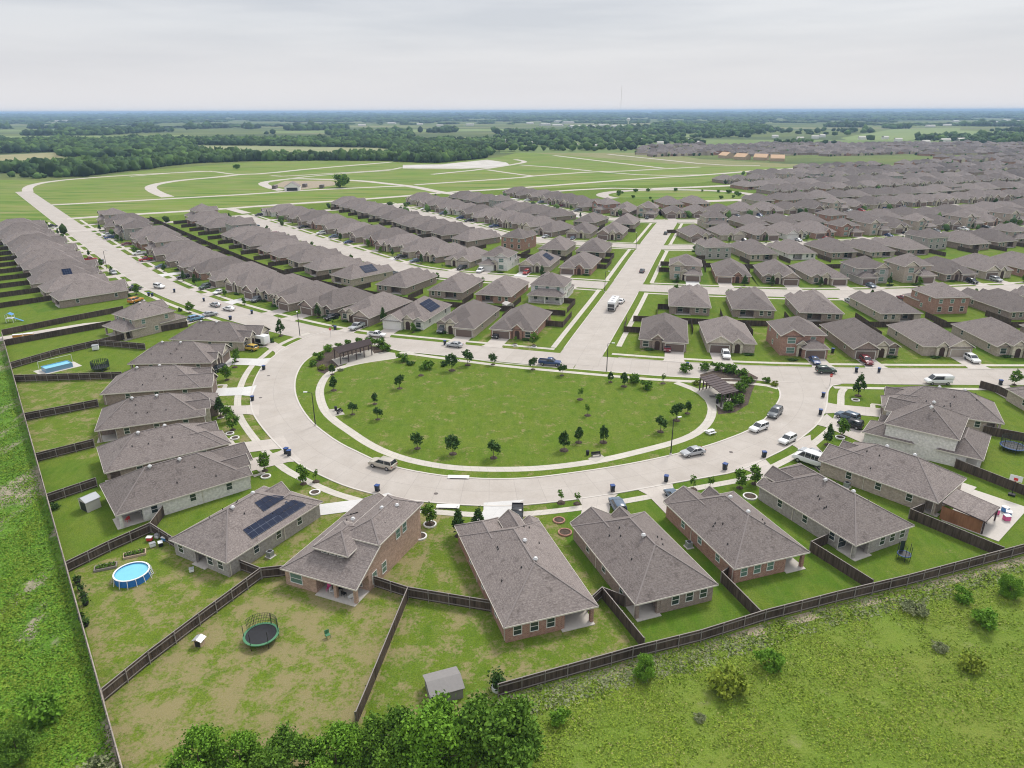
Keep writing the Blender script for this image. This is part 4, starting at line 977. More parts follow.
# driveways, pavements and kerbs of the rows
def nearroad(x, y, own, d): return any(o_ is not own and dist_pl(x, y, o_) < d for o_ in OTHER)
for c_ in drv_near:
    pr = PROTO[c_['proto']][0]; gx, gy = pr['gx'], pr['gy']; w = 5.0
    a = to_w((c_['hx'], c_['hy']), c_['ang'], (gx-w/2, gy+.08)); b = to_w((c_['hx'], c_['hy']), c_['ang'], (gx+w/2, gy+.08)); f = c_['f']
    ln = (c_['kx']-a[0])*f[0]+(c_['ky']-a[1])*f[1]+.4
    c_['drv'] = ((a[0]+b[0])/2, (a[1]+b[1])/2, f, ln)
    n_ = (f[1], -f[0])
    strip('driveway', [a, (a[0]+f[0]*(ln-1.5), a[1]+f[1]*(ln-1.5)), (a[0]+f[0]*ln-n_[0]*.8, a[1]+f[1]*ln-n_[1]*.8)],
          [b, (b[0]+f[0]*(ln-1.5), b[1]+f[1]*(ln-1.5)), (b[0]+f[0]*ln+n_[0]*.8, b[1]+f[1]*ln+n_[1]*.8)], .084, M['drive_new' if rr_.random() < .12 else 'drive'], n=8)
PV = MB(); KB = MB()
def cut_line(pl, d, own, clear=7.0):
    """offset line broken where it would cross another street"""
    p = offset(resample(pl, max(3, int(plen(pl)/2))), d); runs = []; cur = []
    for q in p:
        if nearroad(q[0], q[1], own, clear) or dist_pl(q[0], q[1], OUTW) < 5 and inpoly(q[0], q[1], OUTW+INNW[::-1]) or not inframe(q[0], q[1], 150): 
            if len(cur) > 2: runs.append(cur)
            cur = []
        else: cur.append(tuple(q))
    if len(cur) > 2: runs.append(cur)
    return runs
for k, pl in streets.items():
    if k in ('R4',): pass
    for d in (8.4, -8.4):
        for r_ in cut_line(pl, d, pl, 6.5):
            if k[0] == 'L': r_ = [q for q in r_ if (q[0]+245)*(-.56)+(q[1]-432)*.83 < 14]
            if len(r_) < 3: continue
            if d == 8.4 and k == 'L1' or d == -8.4 and k == 'R1':
                r_ = [q for q in r_ if not (-90 < q[0] < 75 and q[1] < 205)]
                if len(r_) < 3: continue
            strip('pavement', offset(r_, .7), offset(r_, -.7), .064, M['walk'], n=max(4, len(r_)//2))
for d in (8.6, -8.6):
    for r_ in cut_line(smooth(CST, 1), d, OTHER[-1], 7.0):
        r_ = [q for q in r_ if q[1] > 186]
        if len(r_) > 2: strip('pavement', offset(r_, .75), offset(r_, -.75), .068, M['walk'], n=max(4, len(r_)//2))
for own in OTHER:
    for d in (5.65, -5.65):
        for r_ in cut_line(own, d, own, 8.0):
            r_ = [q for q in r_ if not (dist_pl(q[0], q[1], OUTW) < 6)]
            if len(r_) > 2 and np.hypot(*(np.array(r_[0])-np.array(r_[-1]))) > 4 and max(np.hypot(*np.diff(np.array(r_), axis=0).T)) < 6: kerbline(r_, .22, .02, .13)
# lawns ------------------------------------------------------------
# base lawn under the built-up area
hood_l = [(-1.8,60.6)]+REARW+[(130,160),(400,150),(900,200),(1500,900),(1300,1500),(500,905),(440,872),(345,838),(283,779),(204,689),(165,660),(112,640),(-30,600),(-245,432),(-300,425),(-210,260),lf0,tuple(lb+ld*5)]
tinted('lawn', [hood_l[:1]+hood_l[1:]], .016, [(.25,.45)])
tints = {'N2':(.3,.4),'N3':(.6,.45),'N4':(.62,.45),'N5':(.6,.4),'N6':(.05,.75),'N7':(.12,.6),'N8':(.66,.25),'N9':(.78,.25),'N10':(.62,.5),'N11':(.28,.85),'N12':(.12,.95),'N13':(.32,.7),'N14':(.1,.7),'N15':(.0,.45),'N16':(.0,.45)}
bd = [('N2',(8,345),(262,357)),('N3',(12,369),(258,372)),('N4',(16.5,381.7),(252,396)),('N5',(26,421),(258,422)),('N6',(38,462),(278,445)),('N7',(49.5,503.5),(296,466)),('N8',(71,572),(330,480)),('N9',(105,702),(387,499)),('N10',(368,706),(445,506)),('N11',(640,658),(545,505)),('N12',(760,623),(632,491)),('N13',(872,592),(712,478)),('N14',(1003,559),(773,457)),('N15',(1110,515),(812,431)),('N16',(1110,452),(826,403)),('N17',(1110,390),(845,386))]
polys = []; tn = []
for (ka, ra, fa_), (kb, rb, fb_) in zip(bd[:-1], bd[1:]):
    P0, P1 = at(*ra), at(*fa_); Q0, Q1 = at(*rb), at(*fb_)
    if ka == 'N9': pl = [P0, P1, Q1, Q0, (-16.5, 52), (-37, 48), onleft((-39.2,52.3))]
    elif ka == 'N10': pl = [P0, P1, Q1, Q0, at(498,697), (-6,56)]
    elif ka == 'N2': pl = [at(8,347), (-118,210), (-100,222), P1, Q1, Q0]
    else: pl = [P0, P1, Q1, Q0]
    polys.append(pl); tn.append(tints[ka])
tinted('lawn', polys, .022, tn)
# row lots: one patch per house
rl = random.Random(3); polys = []; tn = []; zz = []
for c_ in cand:
    if c_['d'] > 900: break
    hwid = (c_['row']['step'] if c_['row'] else 16.6)/2-.1; t_ = (c_['ny'], -c_['nx']); n_ = (c_['nx'], c_['ny'])
    k = (c_['kx'], c_['ky']); polys.append([(k[0]+t_[0]*hwid+n_[0]*a, k[1]+t_[1]*hwid+n_[1]*a) if sgn > 0 else (k[0]-t_[0]*hwid+n_[0]*a, k[1]-t_[1]*hwid+n_[1]*a) for sgn, a in ((1,.3),(-1,.3),(-1,37),(1,37))])
    u = rl.random(); tn.append((rl.uniform(.35,.6), rl.uniform(.2,.5)) if u < .45 else (rl.uniform(0,.2), rl.uniform(.35,.95)))
for off_ in range(2):
    tinted('lawn', polys[off_::2], .028+.005*off_, tn[off_::2])
structp('park_lawn', [[(PARK2[0]+PARK2[2]*math.cos(t), PARK2[1]+PARK2[3]*math.sin(t)) for t in np.linspace(0, 2*math.pi, 40)[:-1]]], .05, M['newfield'])
rg = [(PARK2[0]+(PARK2[2]+8)*math.cos(t), PARK2[1]+(PARK2[3]+7)*math.sin(t)) for t in np.linspace(-.6, math.pi+.5, 40)]
ribbon('road', rg, 9.5, .06, M['road'])
# distant houses, past the 300 nearest: one mass
def far_houses(lst):
    V = []; F = []; MI = []
    for c_ in lst:
        f = (-c_['nx'], -c_['ny']); x_ = Vector((f[1], -f[0], 0)); y_ = Vector((f[0], f[1], 0)); o_ = Vector((c_['kx']+c_['nx']*20, c_['ky']+c_['ny']*20, 0))
        aa = rl.uniform(-.12,.12); x_, y_ = x_*math.cos(aa)+y_*math.sin(aa), y_*math.cos(aa)-x_*math.sin(aa); o_ = o_+y_*rl.uniform(-2.5,2.5)
        if rl.random() < .035: continue
        hw, hl, ze = rl.uniform(5.9, 6.9), rl.uniform(8.5, 11), 2.75; 
        if rl.random() < .1: ze = 5.2; hl = 7
        rh = hw*.6
        def P(a, b, c): return tuple(o_+x_*a+y_*b+Vector((0,0,c)))
        k = len(V)
        V += [P(-hw,-hl,ze),P(hw,-hl,ze),P(hw,hl,ze),P(-hw,hl,ze),P(0,-hl+hw,ze+rh),P(0,hl-hw,ze+rh)]
        F += [(k+1,k+2,k+5,k+4),(k+3,k,k+4,k+5),(k,k+1,k+4),(k+2,k+3,k+5)]; MI += [0]*4
        w_ = .45; k = len(V); V += [P(a,b,c) for c in (0, ze) for a, b in ((-hw+w_,-hl+w_),(hw-w_,-hl+w_),(hw-w_,hl-w_),(-hw+w_,hl-w_))]
        mi = 1+rl.choice([0,0,1,2,3]); F += [(k+i,k+(i+1)%4,k+4+(i+1)%4,k+4+i) for i in range(4)]; MI += [mi]*4
        s_ = rl.choice((-1,1)); g = 3.1; k = len(V); xc = s_*-2.9
        V += [P(xc-g,hl+2,ze),P(xc+g,hl+2,ze),P(xc,hl+2,ze+g*.6),P(xc-g,hl-4,ze),P(xc+g,hl-4,ze),P(xc,hl-4,ze+g*.6),P(xc-g+.3,hl+1.9,0),P(xc+g-.3,hl+1.9,0)]
        F += [(k,k+2,k+5,k+3),(k+2,k+1,k+4,k+5),(k+1,k+2,k),(k+6,k,k+1,k+7)]; MI += [0,0,mi,mi] if rl.random() < .5 else [0,0,4,4]
    me = bpy.data.meshes.new('distant_houses'); me.from_pydata(V, [], F)
    for m_ in ('roof_far','b_brown','b_tan','b_red','cream'): me.materials.append(M[m_])
    me.polygons.foreach_set('material_index', MI); me.update()
    o = bpy.data.objects.new('distant_houses', me); col.objects.link(o)
    tag(o, 'mass of hundreds of grey-brown roofed houses filling the far right distance', 'distant houses', kind='stuff'); return o
far_houses(far)
for pr in PROTO: drop(pr[0])
print('far', len(far))
# ------------------------------------------------------------------ fences
def fence(pts, label, near_=True, mat='fence', rails=1, h=1.85, group='wooden yard fences', posts=True, name='wooden_fence'):
    """rails: +1 on the left of the run, -1 on the right"""
    pts = [tuple(p) for p in pts]; c = pts[0]
    root = empty(name, (c[0], c[1], 0)); tag(root, label, 'fence', group); P = [(p[0]-c[0], p[1]-c[1]) for p in pts]
    b = MB(); rl_ = [MB(), MB(), MB()]
    for p, q in zip(P[:-1], P[1:]):
        d = Vector((q[0]-p[0], q[1]-p[1])); L__ = d.length; d.normalize(); n = Vector((-d.y, d.x))
        b.beam((p[0],p[1],h/2+.03), (q[0],q[1],h/2+.03), .035, h-.06)
        if near_ and rails:
            for k, z in enumerate((.35, 1.5)):
                o = n*(.06*rails); rl_[k].beam((p[0]+o.x,p[1]+o.y,z), (q[0]+o.x,q[1]+o.y,z), .07, .10)
            rl_[2].beam((p[0],p[1],h+.02), (q[0],q[1],h+.02), .12, .035)
            if posts:
                m = max(1, int(L__/2.5))
                for i in range(m+1):
                    t = L__*i/m; o = n*(.10*rails); x, y = p[0]+d.x*t+o.x, p[1]+d.y*t+o.y
                    pm = MB(); pm.box(x-.05, x+.05, y-.05, y+.05, 0, h+.05); pm.build('post', M['rail'], root)
    b.build('board_panel', M[mat], root)
    if near_ and rails:
        for k in (0, 1): rl_[k].build('rail', M['rail'], root)
        rl_[2].build('cap_rail', M['rail'] if mat == 'fence' else M['fence_old'], root)
    return root
def house_pt(key, x, y):
    r, rz, cx, cy, ang, d = near[key]; return to_w((cx, cy), ang, (x, y))
lfar = onleft((-146.5,197)); lnear = tuple(lb-ld*(-14))
fence([lfar, tuple(la+ld*50), tuple(la+ld*100), lnear], 'long weathered tan fence along the left edge of all the back yards', mat='fence_old', rails=-1)
fence(REARW, 'long dark wooden fence with pale posts separating back yards from the meadow', rails=-1)
fn_ = lambda l, lab, r=1: fence(l, lab, rails=r)
fn_([onleft(at(105,702)), at(150,664), at(200,625.5), at(262,579)], 'dark fence between the round pool yard and the green-rimmed trampoline yard', -1)
fn_([at(262,579), house_pt('N8', 5.9, -6.5)], 'short dark fence stub joining the solar panel house to its yard corner', 1)
fn_([at(262,579), house_pt('N9', -5.9, -6.5)], 'short dark fence stub joining the dormer house to its left yard corner', -1)
fn_([onleft(at(71,572)), at(110,552), at(152,533), house_pt('N8', -5.9, -7.5)], 'dark fence behind the garden boxes beside the round blue pool', -1)
fn_([at(152,533), house_pt('N7', 5.9, -3.6)], 'short dark fence stub against the cream white brick house', 1)
fn_([onleft(at(49.5,503.5)), at(97.5,487)], 'dark fence on the far side of the grey shed yard', -1)
fn_([onleft(at(38,462)), at(95,447.5)], 'dark fence between the second and third yards above the grey shed', -1)
fn_([onleft(at(26.6,421)), at(99,407)], 'dark fence below the dry patchy yard on the left', -1)
fn_([onleft(at(16.5,382)), at(123,379)], 'dark fence in front of the rectangular pool and net-enclosed trampoline', -1)
fn_([onleft(at(12.7,369)), at(60,355), at(99,346), at(146,350)], 'dark fence behind the rectangular pool with a bend above the trampoline', -1)
fn_([at(99,346), at(140,336), at(188,327)], 'dark fence running below the two-storey house beside the alley', 1)
fn_([onleft(at(6.5,346)), at(60,336), at(112,326.5)], 'dark fence on the near side of the left alley', 1)
fn_([(lfar[0]-1.6, lfar[1]+2.4), at(70,322), at(124,311.5)], 'dark fence on the far side of the left alley', 1)
yc = at(408.6,598.4)
fn_([(-16.6,57.5), at(368,699), yc], 'dark fence from the tree clump up between the dormer house yard and the centre yard', 1)
fn_([yc, house_pt('N9', 5.9, -4.5)], 'dark fence stub from the dormer house to the yard corner left of centre', 1)
fn_([yc, house_pt('N10', -5.9, -4.0)], 'dark fence closing the side yard on the left of the centre house', -1)
fn_([at(643,650), at(601.5,598.4)], 'dark fence dividing the centre house yard from the yard on its right', -1)
fn_([at(601.5,598.4), house_pt('N10', 5.9, -8.0)], 'tiny dark fence stub at the rear right corner of the centre house', 1)
fn_([at(601.5,598.4), house_pt('N11', -5.9, -6.6)], 'tiny dark fence stub at the rear left patio of the brown house', 1)
fn_([at(759,622.5), at(720.8,583)], 'dark fence between the brown house yard and the red-orange house yard', -1)
fn_([at(720.8,583), house_pt('N12', -5.9, -7.4)], 'short dark fence gate piece against the red-orange brick house', 1)
fn_([at(870.6,591), at(809.7,552)], 'dark fence dividing the red-orange house yard from the small round trampoline yard', -1)
fn_([at(809.7,552), house_pt('N13', -5.9, -4.8)], 'short dark fence stub by the grey-brown house rear left corner', 1)
fn_([at(1001,558), at(908.7,519)], 'dark fence between the small round trampoline yard and the cedar patio yard', -1)
fn_([at(908.7,519), house_pt('N14', -5.9, -7.6)], 'short dark fence stub by the long brown house side wall', 1)
fn_([at(1060,510), at(1024,496), at(954,468)], 'dark fence behind the basketball hoop', -1)
fn_([at(1060,447), at(1024,442), at(982,434)], 'dark fence above the round trampoline on the right', -1)
fn_([at(1060,416), at(1024,406), at(996,393), at(979,388)], 'dark curved fence behind the corner lot on the right', -1)
# row fences
byrow = {}
for c_ in cand:
    if c_['row'] and 'root' in c_ and c_['d'] < 520: byrow.setdefault(c_['row']['key'], []).append(c_)
RDEP = 36.6
for key, lst in byrow.items():
    lst.sort(key=lambda c: c['n'])
    for a, b in zip(lst[:-1], lst[1:]):
        if b['s']-a['s'] > 30: continue
        mx_, my_ = (a['kx']+b['kx'])/2, (a['ky']+b['ky'])/2; nx, ny = (a['nx']+b['nx'])/2, (a['ny']+b['ny'])/2; l_ = math.hypot(nx, ny); nx /= l_; ny /= l_
        fence([(mx_+nx*26, my_+ny*26), (mx_+nx*(RDEP if key != 'L1n' else 46), my_+ny*(RDEP if key != 'L1n' else 46))], 'dark fence between the %s and %s houses of the %s' % (ordn(a['n']), ordn(b['n']), a['row']['desc'].replace(' behind park', '')), near_=False, group='dark side fences in the house rows')
    if key[-1] == 'f':
        e = lst[-1]; s0 = lst[0]; t0 = (s0['kx']-lst[min(1,len(lst)-1)]['kx'], s0['ky']-lst[min(1,len(lst)-1)]['ky']); l_ = math.hypot(*t0) or 1
        ext = 9.5
        pts = [(s0['kx']+s0['nx']*RDEP+t0[0]/l_*ext, s0['ky']+s0['ny']*RDEP+t0[1]/l_*ext)]+[(c['kx']+c['nx']*RDEP, c['ky']+c['ny']*RDEP) for c in lst]
        fence(pts, 'long dark fence behind the '+lst[0]['row']['desc'], near_=False, group='long rear fences of the house rows')
for key in ('L1f','R1f','L2n','L2f','R2n','R2f','L3n','R3n'):
    if key in byrow and byrow[key][0]['n'] == 1:
        c_ = byrow[key][0]; sg = 1 if key[0] == 'L' else -1
        t = (c_['ny'], -c_['nx']); 
        # towards the centre street
        cpt = min(smooth(CST, 2), key=lambda q: math.hypot(q[0]-c_['kx'], q[1]-c_['ky']))
        if (cpt[0]-c_['kx'])*t[0]+(cpt[1]-c_['ky'])*t[1] < 0: t = (-t[0], -t[1])
        w_ = 10.0 if key[1] != '1' else 11.5
        p0 = (c_['kx']+c_['nx']*24+t[0]*w_, c_['ky']+c_['ny']*24+t[1]*w_); p1 = (c_['kx']+c_['nx']*RDEP+t[0]*w_, c_['ky']+c_['ny']*RDEP+t[1]*w_); p2 = (c_['kx']+c_['nx']*24+t[0]*6, c_['ky']+c_['ny']*24+t[1]*6)
        fence([p2, p0, p1], 'dark corner lot fence facing the centre street, '+c_['row']['desc'].split(',')[0]+(' left side' if key[0] == 'L' else ' right side'), near_=False, group='corner fences along the centre street')
# ------------------------------------------------------------------ foliage
def quads_mesh(name, C, S, mats, mi=None, flat_=0.0, seed=0):
    """C: centres (n,3), S: sizes (n)"""
    g = np.random.default_rng(seed); n = len(C)
    a = g.normal(size=(n,3)); a[:,2] *= (1-flat_); a /= np.linalg.norm(a, axis=1)[:,None]
    b = g.normal(size=(n,3)); b[:,2] *= (1-flat_) if flat_ > .5 else 1; b -= a*(a*b).sum(1)[:,None]; b /= np.linalg.norm(b, axis=1)[:,None]
    S = S[:,None]; w = S*g.uniform(.5,1,(n,1))
    V = np.stack([C-a*S-b*w*.4, C+b*w*-.9, C+a*S-b*w*.3, C+a*S*.8+b*w*.6, C+b*w], 1)[:, [0,1,2,3,4]]
    me = bpy.data.meshes.new(name); me.vertices.add(n*5); me.loops.add(n*5); me.polygons.add(n)
    me.vertices.foreach_set('co', V.reshape(-1)); me.loops.foreach_set('vertex_index', np.arange(n*5, dtype=np.int32)); me.polygons.foreach_set('loop_start', np.arange(n, dtype=np.int32)*5)
    for m in mats: me.materials.append(m)
    if mi is not None: me.polygons.foreach_set('material_index', mi)
    me.update(); me.validate(); return me
def crown_pts(g, n, R_, H_, z0, clumps=14, tight=.33, cone=0.0):
    cc = g.normal(size=(clumps,3)); cc /= np.linalg.norm(cc, axis=1)[:,None]; cc *= g.uniform(.35,.85,(clumps,1))**.6
    k = g.integers(0, clumps, n); p = cc[k]+g.normal(size=(n,3))*tight*.55
    z = p[:,2]
    if cone: p[:,:2] *= (1-cone*np.clip((z+1)/2,0,1))[:,None]
    return np.c_[p[:,0]*R_, p[:,1]*R_, z0+(z+1)*H_/2]
def tree_proto(name, h, R_, leaf, n, size, mats='leaf_mid', cone=0.0, trunk=.12, clear=.3, ring=True, seed=1, clumps=14, limbs=4, stems=False, tight=.33):
    g = np.random.default_rng(seed); root = empty(name)
    H_ = h*(1-clear); z0 = h*clear
    me = quads_mesh('crown', crown_pts(g, n, R_, H_, z0, clumps, cone=cone, tight=tight), g.uniform(.6,1.2,n)*size, [M[leaf]], seed=seed, flat_=.3)
    o = bpy.data.objects.new('crown', me); col.objects.link(o); o.parent = root
    t = MB(); t.cyl((0,0,0), (0,0,h*.65), trunk, trunk*.4, 7, caps=False)
    for i in range(limbs):
        a = 2*math.pi*i/limbs+seed; z = h*(clear+.08*i); t.cyl((0,0,z), (R_*.55*math.cos(a), R_*.55*math.sin(a), z+h*.2), trunk*.45, trunk*.15, 5, caps=False)
    t.build('trunk', M['bark'], root)
    if ring:
        m = MB(); m.cyl((0,0,.02), (0,0,.26), .8, .55, 12); m.build('mulch_ring', M['mulch'], root)
    return root
TP = {'park': tree_proto('park_tree', 3.6, 1.15, 'leaf_dark', 620, .2, seed=1, trunk=.07), 'park2': tree_proto('park_tree', 3.0, .95, 'leaf_dark', 520, .2, seed=2, trunk=.06, cone=.3),
      'cone': tree_proto('conical_tree', 5.2, 1.5, 'leaf_dark', 1200, .2, seed=3, cone=.6, clear=.15, trunk=.09), 'yard': tree_proto('yard_tree', 4.4, 1.7, 'leaf_mid', 900, .24, seed=4, trunk=.08),
      'thin': tree_proto('sapling', 3.0, .6, 'leaf_mid', 150, .16, seed=5, trunk=.04, clear=.35), 'shrub': tree_proto('round_shrub', 1.6, 1.15, 'leaf_mid', 520, .17, seed=6, clear=0, ring=False, limbs=0, trunk=.04),
      'shrubd': tree_proto('round_shrub', 1.4, 1.0, 'leaf_dark', 420, .17, seed=7, clear=0, ring=False, limbs=0, trunk=.04), 'big': tree_proto('leafy_tree', 9.0, 4.6, 'leaf_mid', 17000, .21, seed=8, clear=.08, ring=False, trunk=.25, clumps=34, tight=.23),
      'bigb': tree_proto('leafy_tree', 8.0, 4.0, 'leaf_bright', 13000, .2, seed=9, clear=.05, ring=False, trunk=.22, clumps=24, tight=.26), 'bush': tree_proto('wild_shrub', 2.6, 1.7, 'leaf_bright', 1500, .2, seed=10, clear=0, ring=False, limbs=0),
      'ybush': tree_proto('wild_shrub', 2.0, 1.6, 'leaf_yellow', 800, .2, seed=11, clear=0, ring=False, limbs=0), 'gbush': tree_proto('wild_shrub', 1.6, 1.9, 'leaf_grey', 900, .18, seed=12, clear=0, ring=False, limbs=0),
      'far': tree_proto('field_tree', 9, 5.5, 'leaf_mid', 900, .9, seed=13, clear=.12, ring=False, trunk=.4)}
def tree(kind, px, label, sc_=1.0, group=None, cat=None, world=False):
    x, y = px if world else at(*px)
    return copy_tree(TP[kind], (x, y, .02), random.uniform(0, 6.28), sc_, label, group, cat or ('shrub' if 'shrub' in kind or 'bush' in kind else 'tree'))
ptl = [((417.5,449),'park','near the path left of the south storm drain'),((453,454.5),'park','second from left along the south edge of the park lawn'),((493.7,458.5),'park','third from left along the south edge of the park lawn'),
 ((352.8,415),'park','beside the west bench'),((378,420),'park','lower of the close pair near the west bench'),((375,404.5),'park2','upper of the close pair near the west bench'),((399.8,389),'park','alone in the upper left of the park lawn'),
 ((332.5,375),'park2','just below the left pergola planting'),((333.8,391),'park2','against the west bend of the path'),((421,376),'thin','under the left row of shrubs'),((452,371),'park','first of three north edge trees left of the centre'),((467.8,365.5),'park','second of three north edge trees left of the centre'),((493,365),'park','third of three north edge trees left of the centre'),
 ((533,370),'park','north edge, left of the centre street mouth'),((562,376),'park','north edge, straight below the centre street mouth'),((580,400),'thin','spindly, in the upper middle of the lawn'),((587.6,416),'thin','nearly bare, in the middle of the lawn'),((610.4,382.5),'park2','small, below the pickup truck'),((624,387),'park2','left of two dark shrubs below the pickup truck'),((663,384),'thin','where the path leaves the north edge'),
 ((660.4,432.4),'park','left of three near the east bend of the path'),((676.4,421),'park','middle of three near the east bend of the path'),((687.3,414),'park2','right of three near the east bend of the path'),((578.7,443),'park2','left of the bench on the south path'),((603.3,443),'park2','above the bench on the south path'),((564,451),'park2','lowest one left of the south bench')]
for p_, k_, l_ in ptl: tree(k_, p_, 'small dark park tree '+l_ if k_ != 'thin' else 'thin young tree '+l_, random.uniform(.8, 1.25), 'young trees scattered over the park lawn')
for i, (p_, k_, l_) in enumerate([((427.7,369),'shrub','large green shrub on the north park edge, left pair'),((401.8,362),'shrub','large green shrub beside the path right of the left pergola'),((410.7,365),'shrubd','low dark shrub by the path right of the left pergola'),((443,366),'shrubd','dark shrub left of three north edge park trees'),((635.8,383.5),'shrub','bright round shrub on the north park edge right of centre'),((644.7,389.5),'shrub','round shrub just below the bright one right of centre')]):
    tree(k_, p_, l_, 1.35 if k_ == 'shrub' else 1.1, 'shrubs along the north park path')
bed1 = [(318,360,'shrub',1.5),(328,352,'bush',.9),(322,370,'ybush',.8),(332,369,'ybush',.7),(338,349,'shrub',1.2),(347,345.5,'shrub',1.2),(358,344,'shrub',1.3),(369,344,'shrub',1.4),(379,348,'shrub',1.9),(386,352,'shrub',1.5),(313,366,'shrub',1.1),(341,371,'gbush',.5)]
bed2 = [(706,371,'shrub',1.5),(715,370.5,'shrub',1.5),(724,372,'shrub',1.6),(733,374,'shrub',1.6),(741,378,'shrub',1.6),(746,384,'shrub',1.5),(740,391,'shrub',1.6),(731,404,'shrub',1.8),(740,404,'shrub',1.6),(727,410,'shrub',1.4),(722,402,'shrub',1.3),(750,383,'shrubd',1.1),(697,385,'ybush',.7),(766,383,'shrub',1.0),(775,386,'ybush',.7),(686,372,'shrub',1.6)]
for nm, bed in (('left', bed1), ('right', bed2)):
    for i, (x, y, k_, s_) in enumerate(bed): tree(k_, (x, y), '%s shrub, %s in the planting around the %s pergola' % ('yellow-green' if k_ == 'ybush' else 'leafy green', ordn(i+1)+' from the left' if nm == 'left' else ordn(i+1)+' clockwise', nm), s_*.85, 'shrubs planted round the pergolas')
yt = [((459,536),'cone','left of two conical trees in front of the centre house'),((478.7,533.5),'cone','right of two conical trees in front of the centre house'),((429.7,524),'yard','small tree in a pale box right of the dormer house'),
 ((693,490),'thin','left sapling in front of the red-orange brick house'),((709.7,490),'thin','right sapling in front of the red-orange brick house'),((739.7,488),'yard','small tree in a pale ring left of the grey-brown house'),((754.4,484),'yard','small tree in a dark ring beside the grey-brown house drive'),
 ((858,396),'cone','tall tree on the bright corner lawn at the right'),((827.4,445),'cone','small pointed tree left of the two dark cars'),((842,436),'yard','small tree right beside the two dark cars'),
 ((221,417),'cone','tall narrow tree on the driveway edge at the left'),((229.5,422),'yard','upper dark tree of the left front lawn pair'),((233,430),'yard','lower dark tree of the left front lawn pair'),((265,471),'yard','feathery tree in front of the cream white brick house'),((303.5,484),'yard','tree above the solar panel house, left one'),((316,482),'thin','tree above the solar panel house, right one'),
 ((236.8,362),'yard','tree by the white driveway at upper left of the loop'),((234.9,367.5),'thin','small tree just below the white driveway tree'),((227,380),'yard','pale green tree on the lawn beside the dark car'),((280.8,336),'cone','slim tree on the corner lawn by the white trailer'),((270.6,343),'shrubd','dark bush at the end of the white trailer'),
 ((383.8,324),'cone','upright bush at the front door of the white house'),((515,344.5),'thin','sapling in a pale ring left of the street corner house front'),((533.8,345.5),'yard','small tree in a pale ring right of the street corner house front'),((561,503),'thin','left sapling by the kerb above the centre house'),((577,504),'thin','right sapling by the kerb above the centre house'),((190,313),'yard','small tree at the mouth of the left alley'),((181,311),'shrubd','dark bush at the front of the alley house'),((1014,385),'yard','tree beside the bin at the right end of the park street'),((57,508),'shrubd','dark bush on the far fence of the grey shed yard')]
for p_, k_, l_ in yt: tree(k_, p_, l_, random.uniform(.8,1.0) if k_ != 'yard' else .78, 'small trees in the front gardens')
rt = random.Random(5)
for c_ in drv_near:
    if c_['d'] > 520 or rt.random() > .6: continue
    sg = -1 if (to_w((0,0), 0, (0,0)) and c_['drv'][0]*0 == 0 and PROTO) and rt.random() < .5 else 1
    f = c_['f']; n_ = (f[1], -f[0]); gx = c_['drv']; t_ = rt.uniform(2.5, 7)
    ctr = (c_['hx'], c_['hy']); dxg = (gx[0]-ctr[0])*n_[0]+(gx[1]-ctr[1])*n_[1]; side = -1 if dxg > 0 else 1
    x = c_['kx']-f[0]*t_*1.0+n_[0]*side*rt.uniform(2.5, 5); y = c_['ky']-f[1]*t_+n_[1]*side*rt.uniform(2.5, 5)
    lab = 'small %s in the front garden of the %s house, %s' % ('tree', ordn(c_['n']), c_['row']['desc']) if c_['row'] else 'small garden tree in the packed far rows'
    tree(rt.choice(['yard','thin','cone','yard']), (x, y), ' '.join(lab.split()[:16]), rt.uniform(.5, .8), 'garden trees of the house rows', world=True)
for c_ in drv_near:
    if c_['d'] > 330: continue
    f = c_['f']; n_ = (f[1], -f[0]); ctr = (c_['hx'], c_['hy']); dxg = (c_['drv'][0]-ctr[0])*n_[0]+(c_['drv'][1]-ctr[1])*n_[1]; side = -1 if dxg > 0 else 1
    x = ctr[0]+f[0]*11.6+n_[0]*side*4; y = ctr[1]+f[1]*11.6+n_[1]*side*4
    m_ = copy_tree(TP['shrubd'], (x, y, .02), math.atan2(n_[1], n_[0]), (1.9, .6, .55), ' '.join(('low dark hedge under the front window of the %s house, %s' % (ordn(c_['n']), c_['row']['desc'])).split()[:16]) if c_['row'] else 'low hedge', 'low hedges at the house fronts', 'hedge'); m_.name = 'low_hedge'
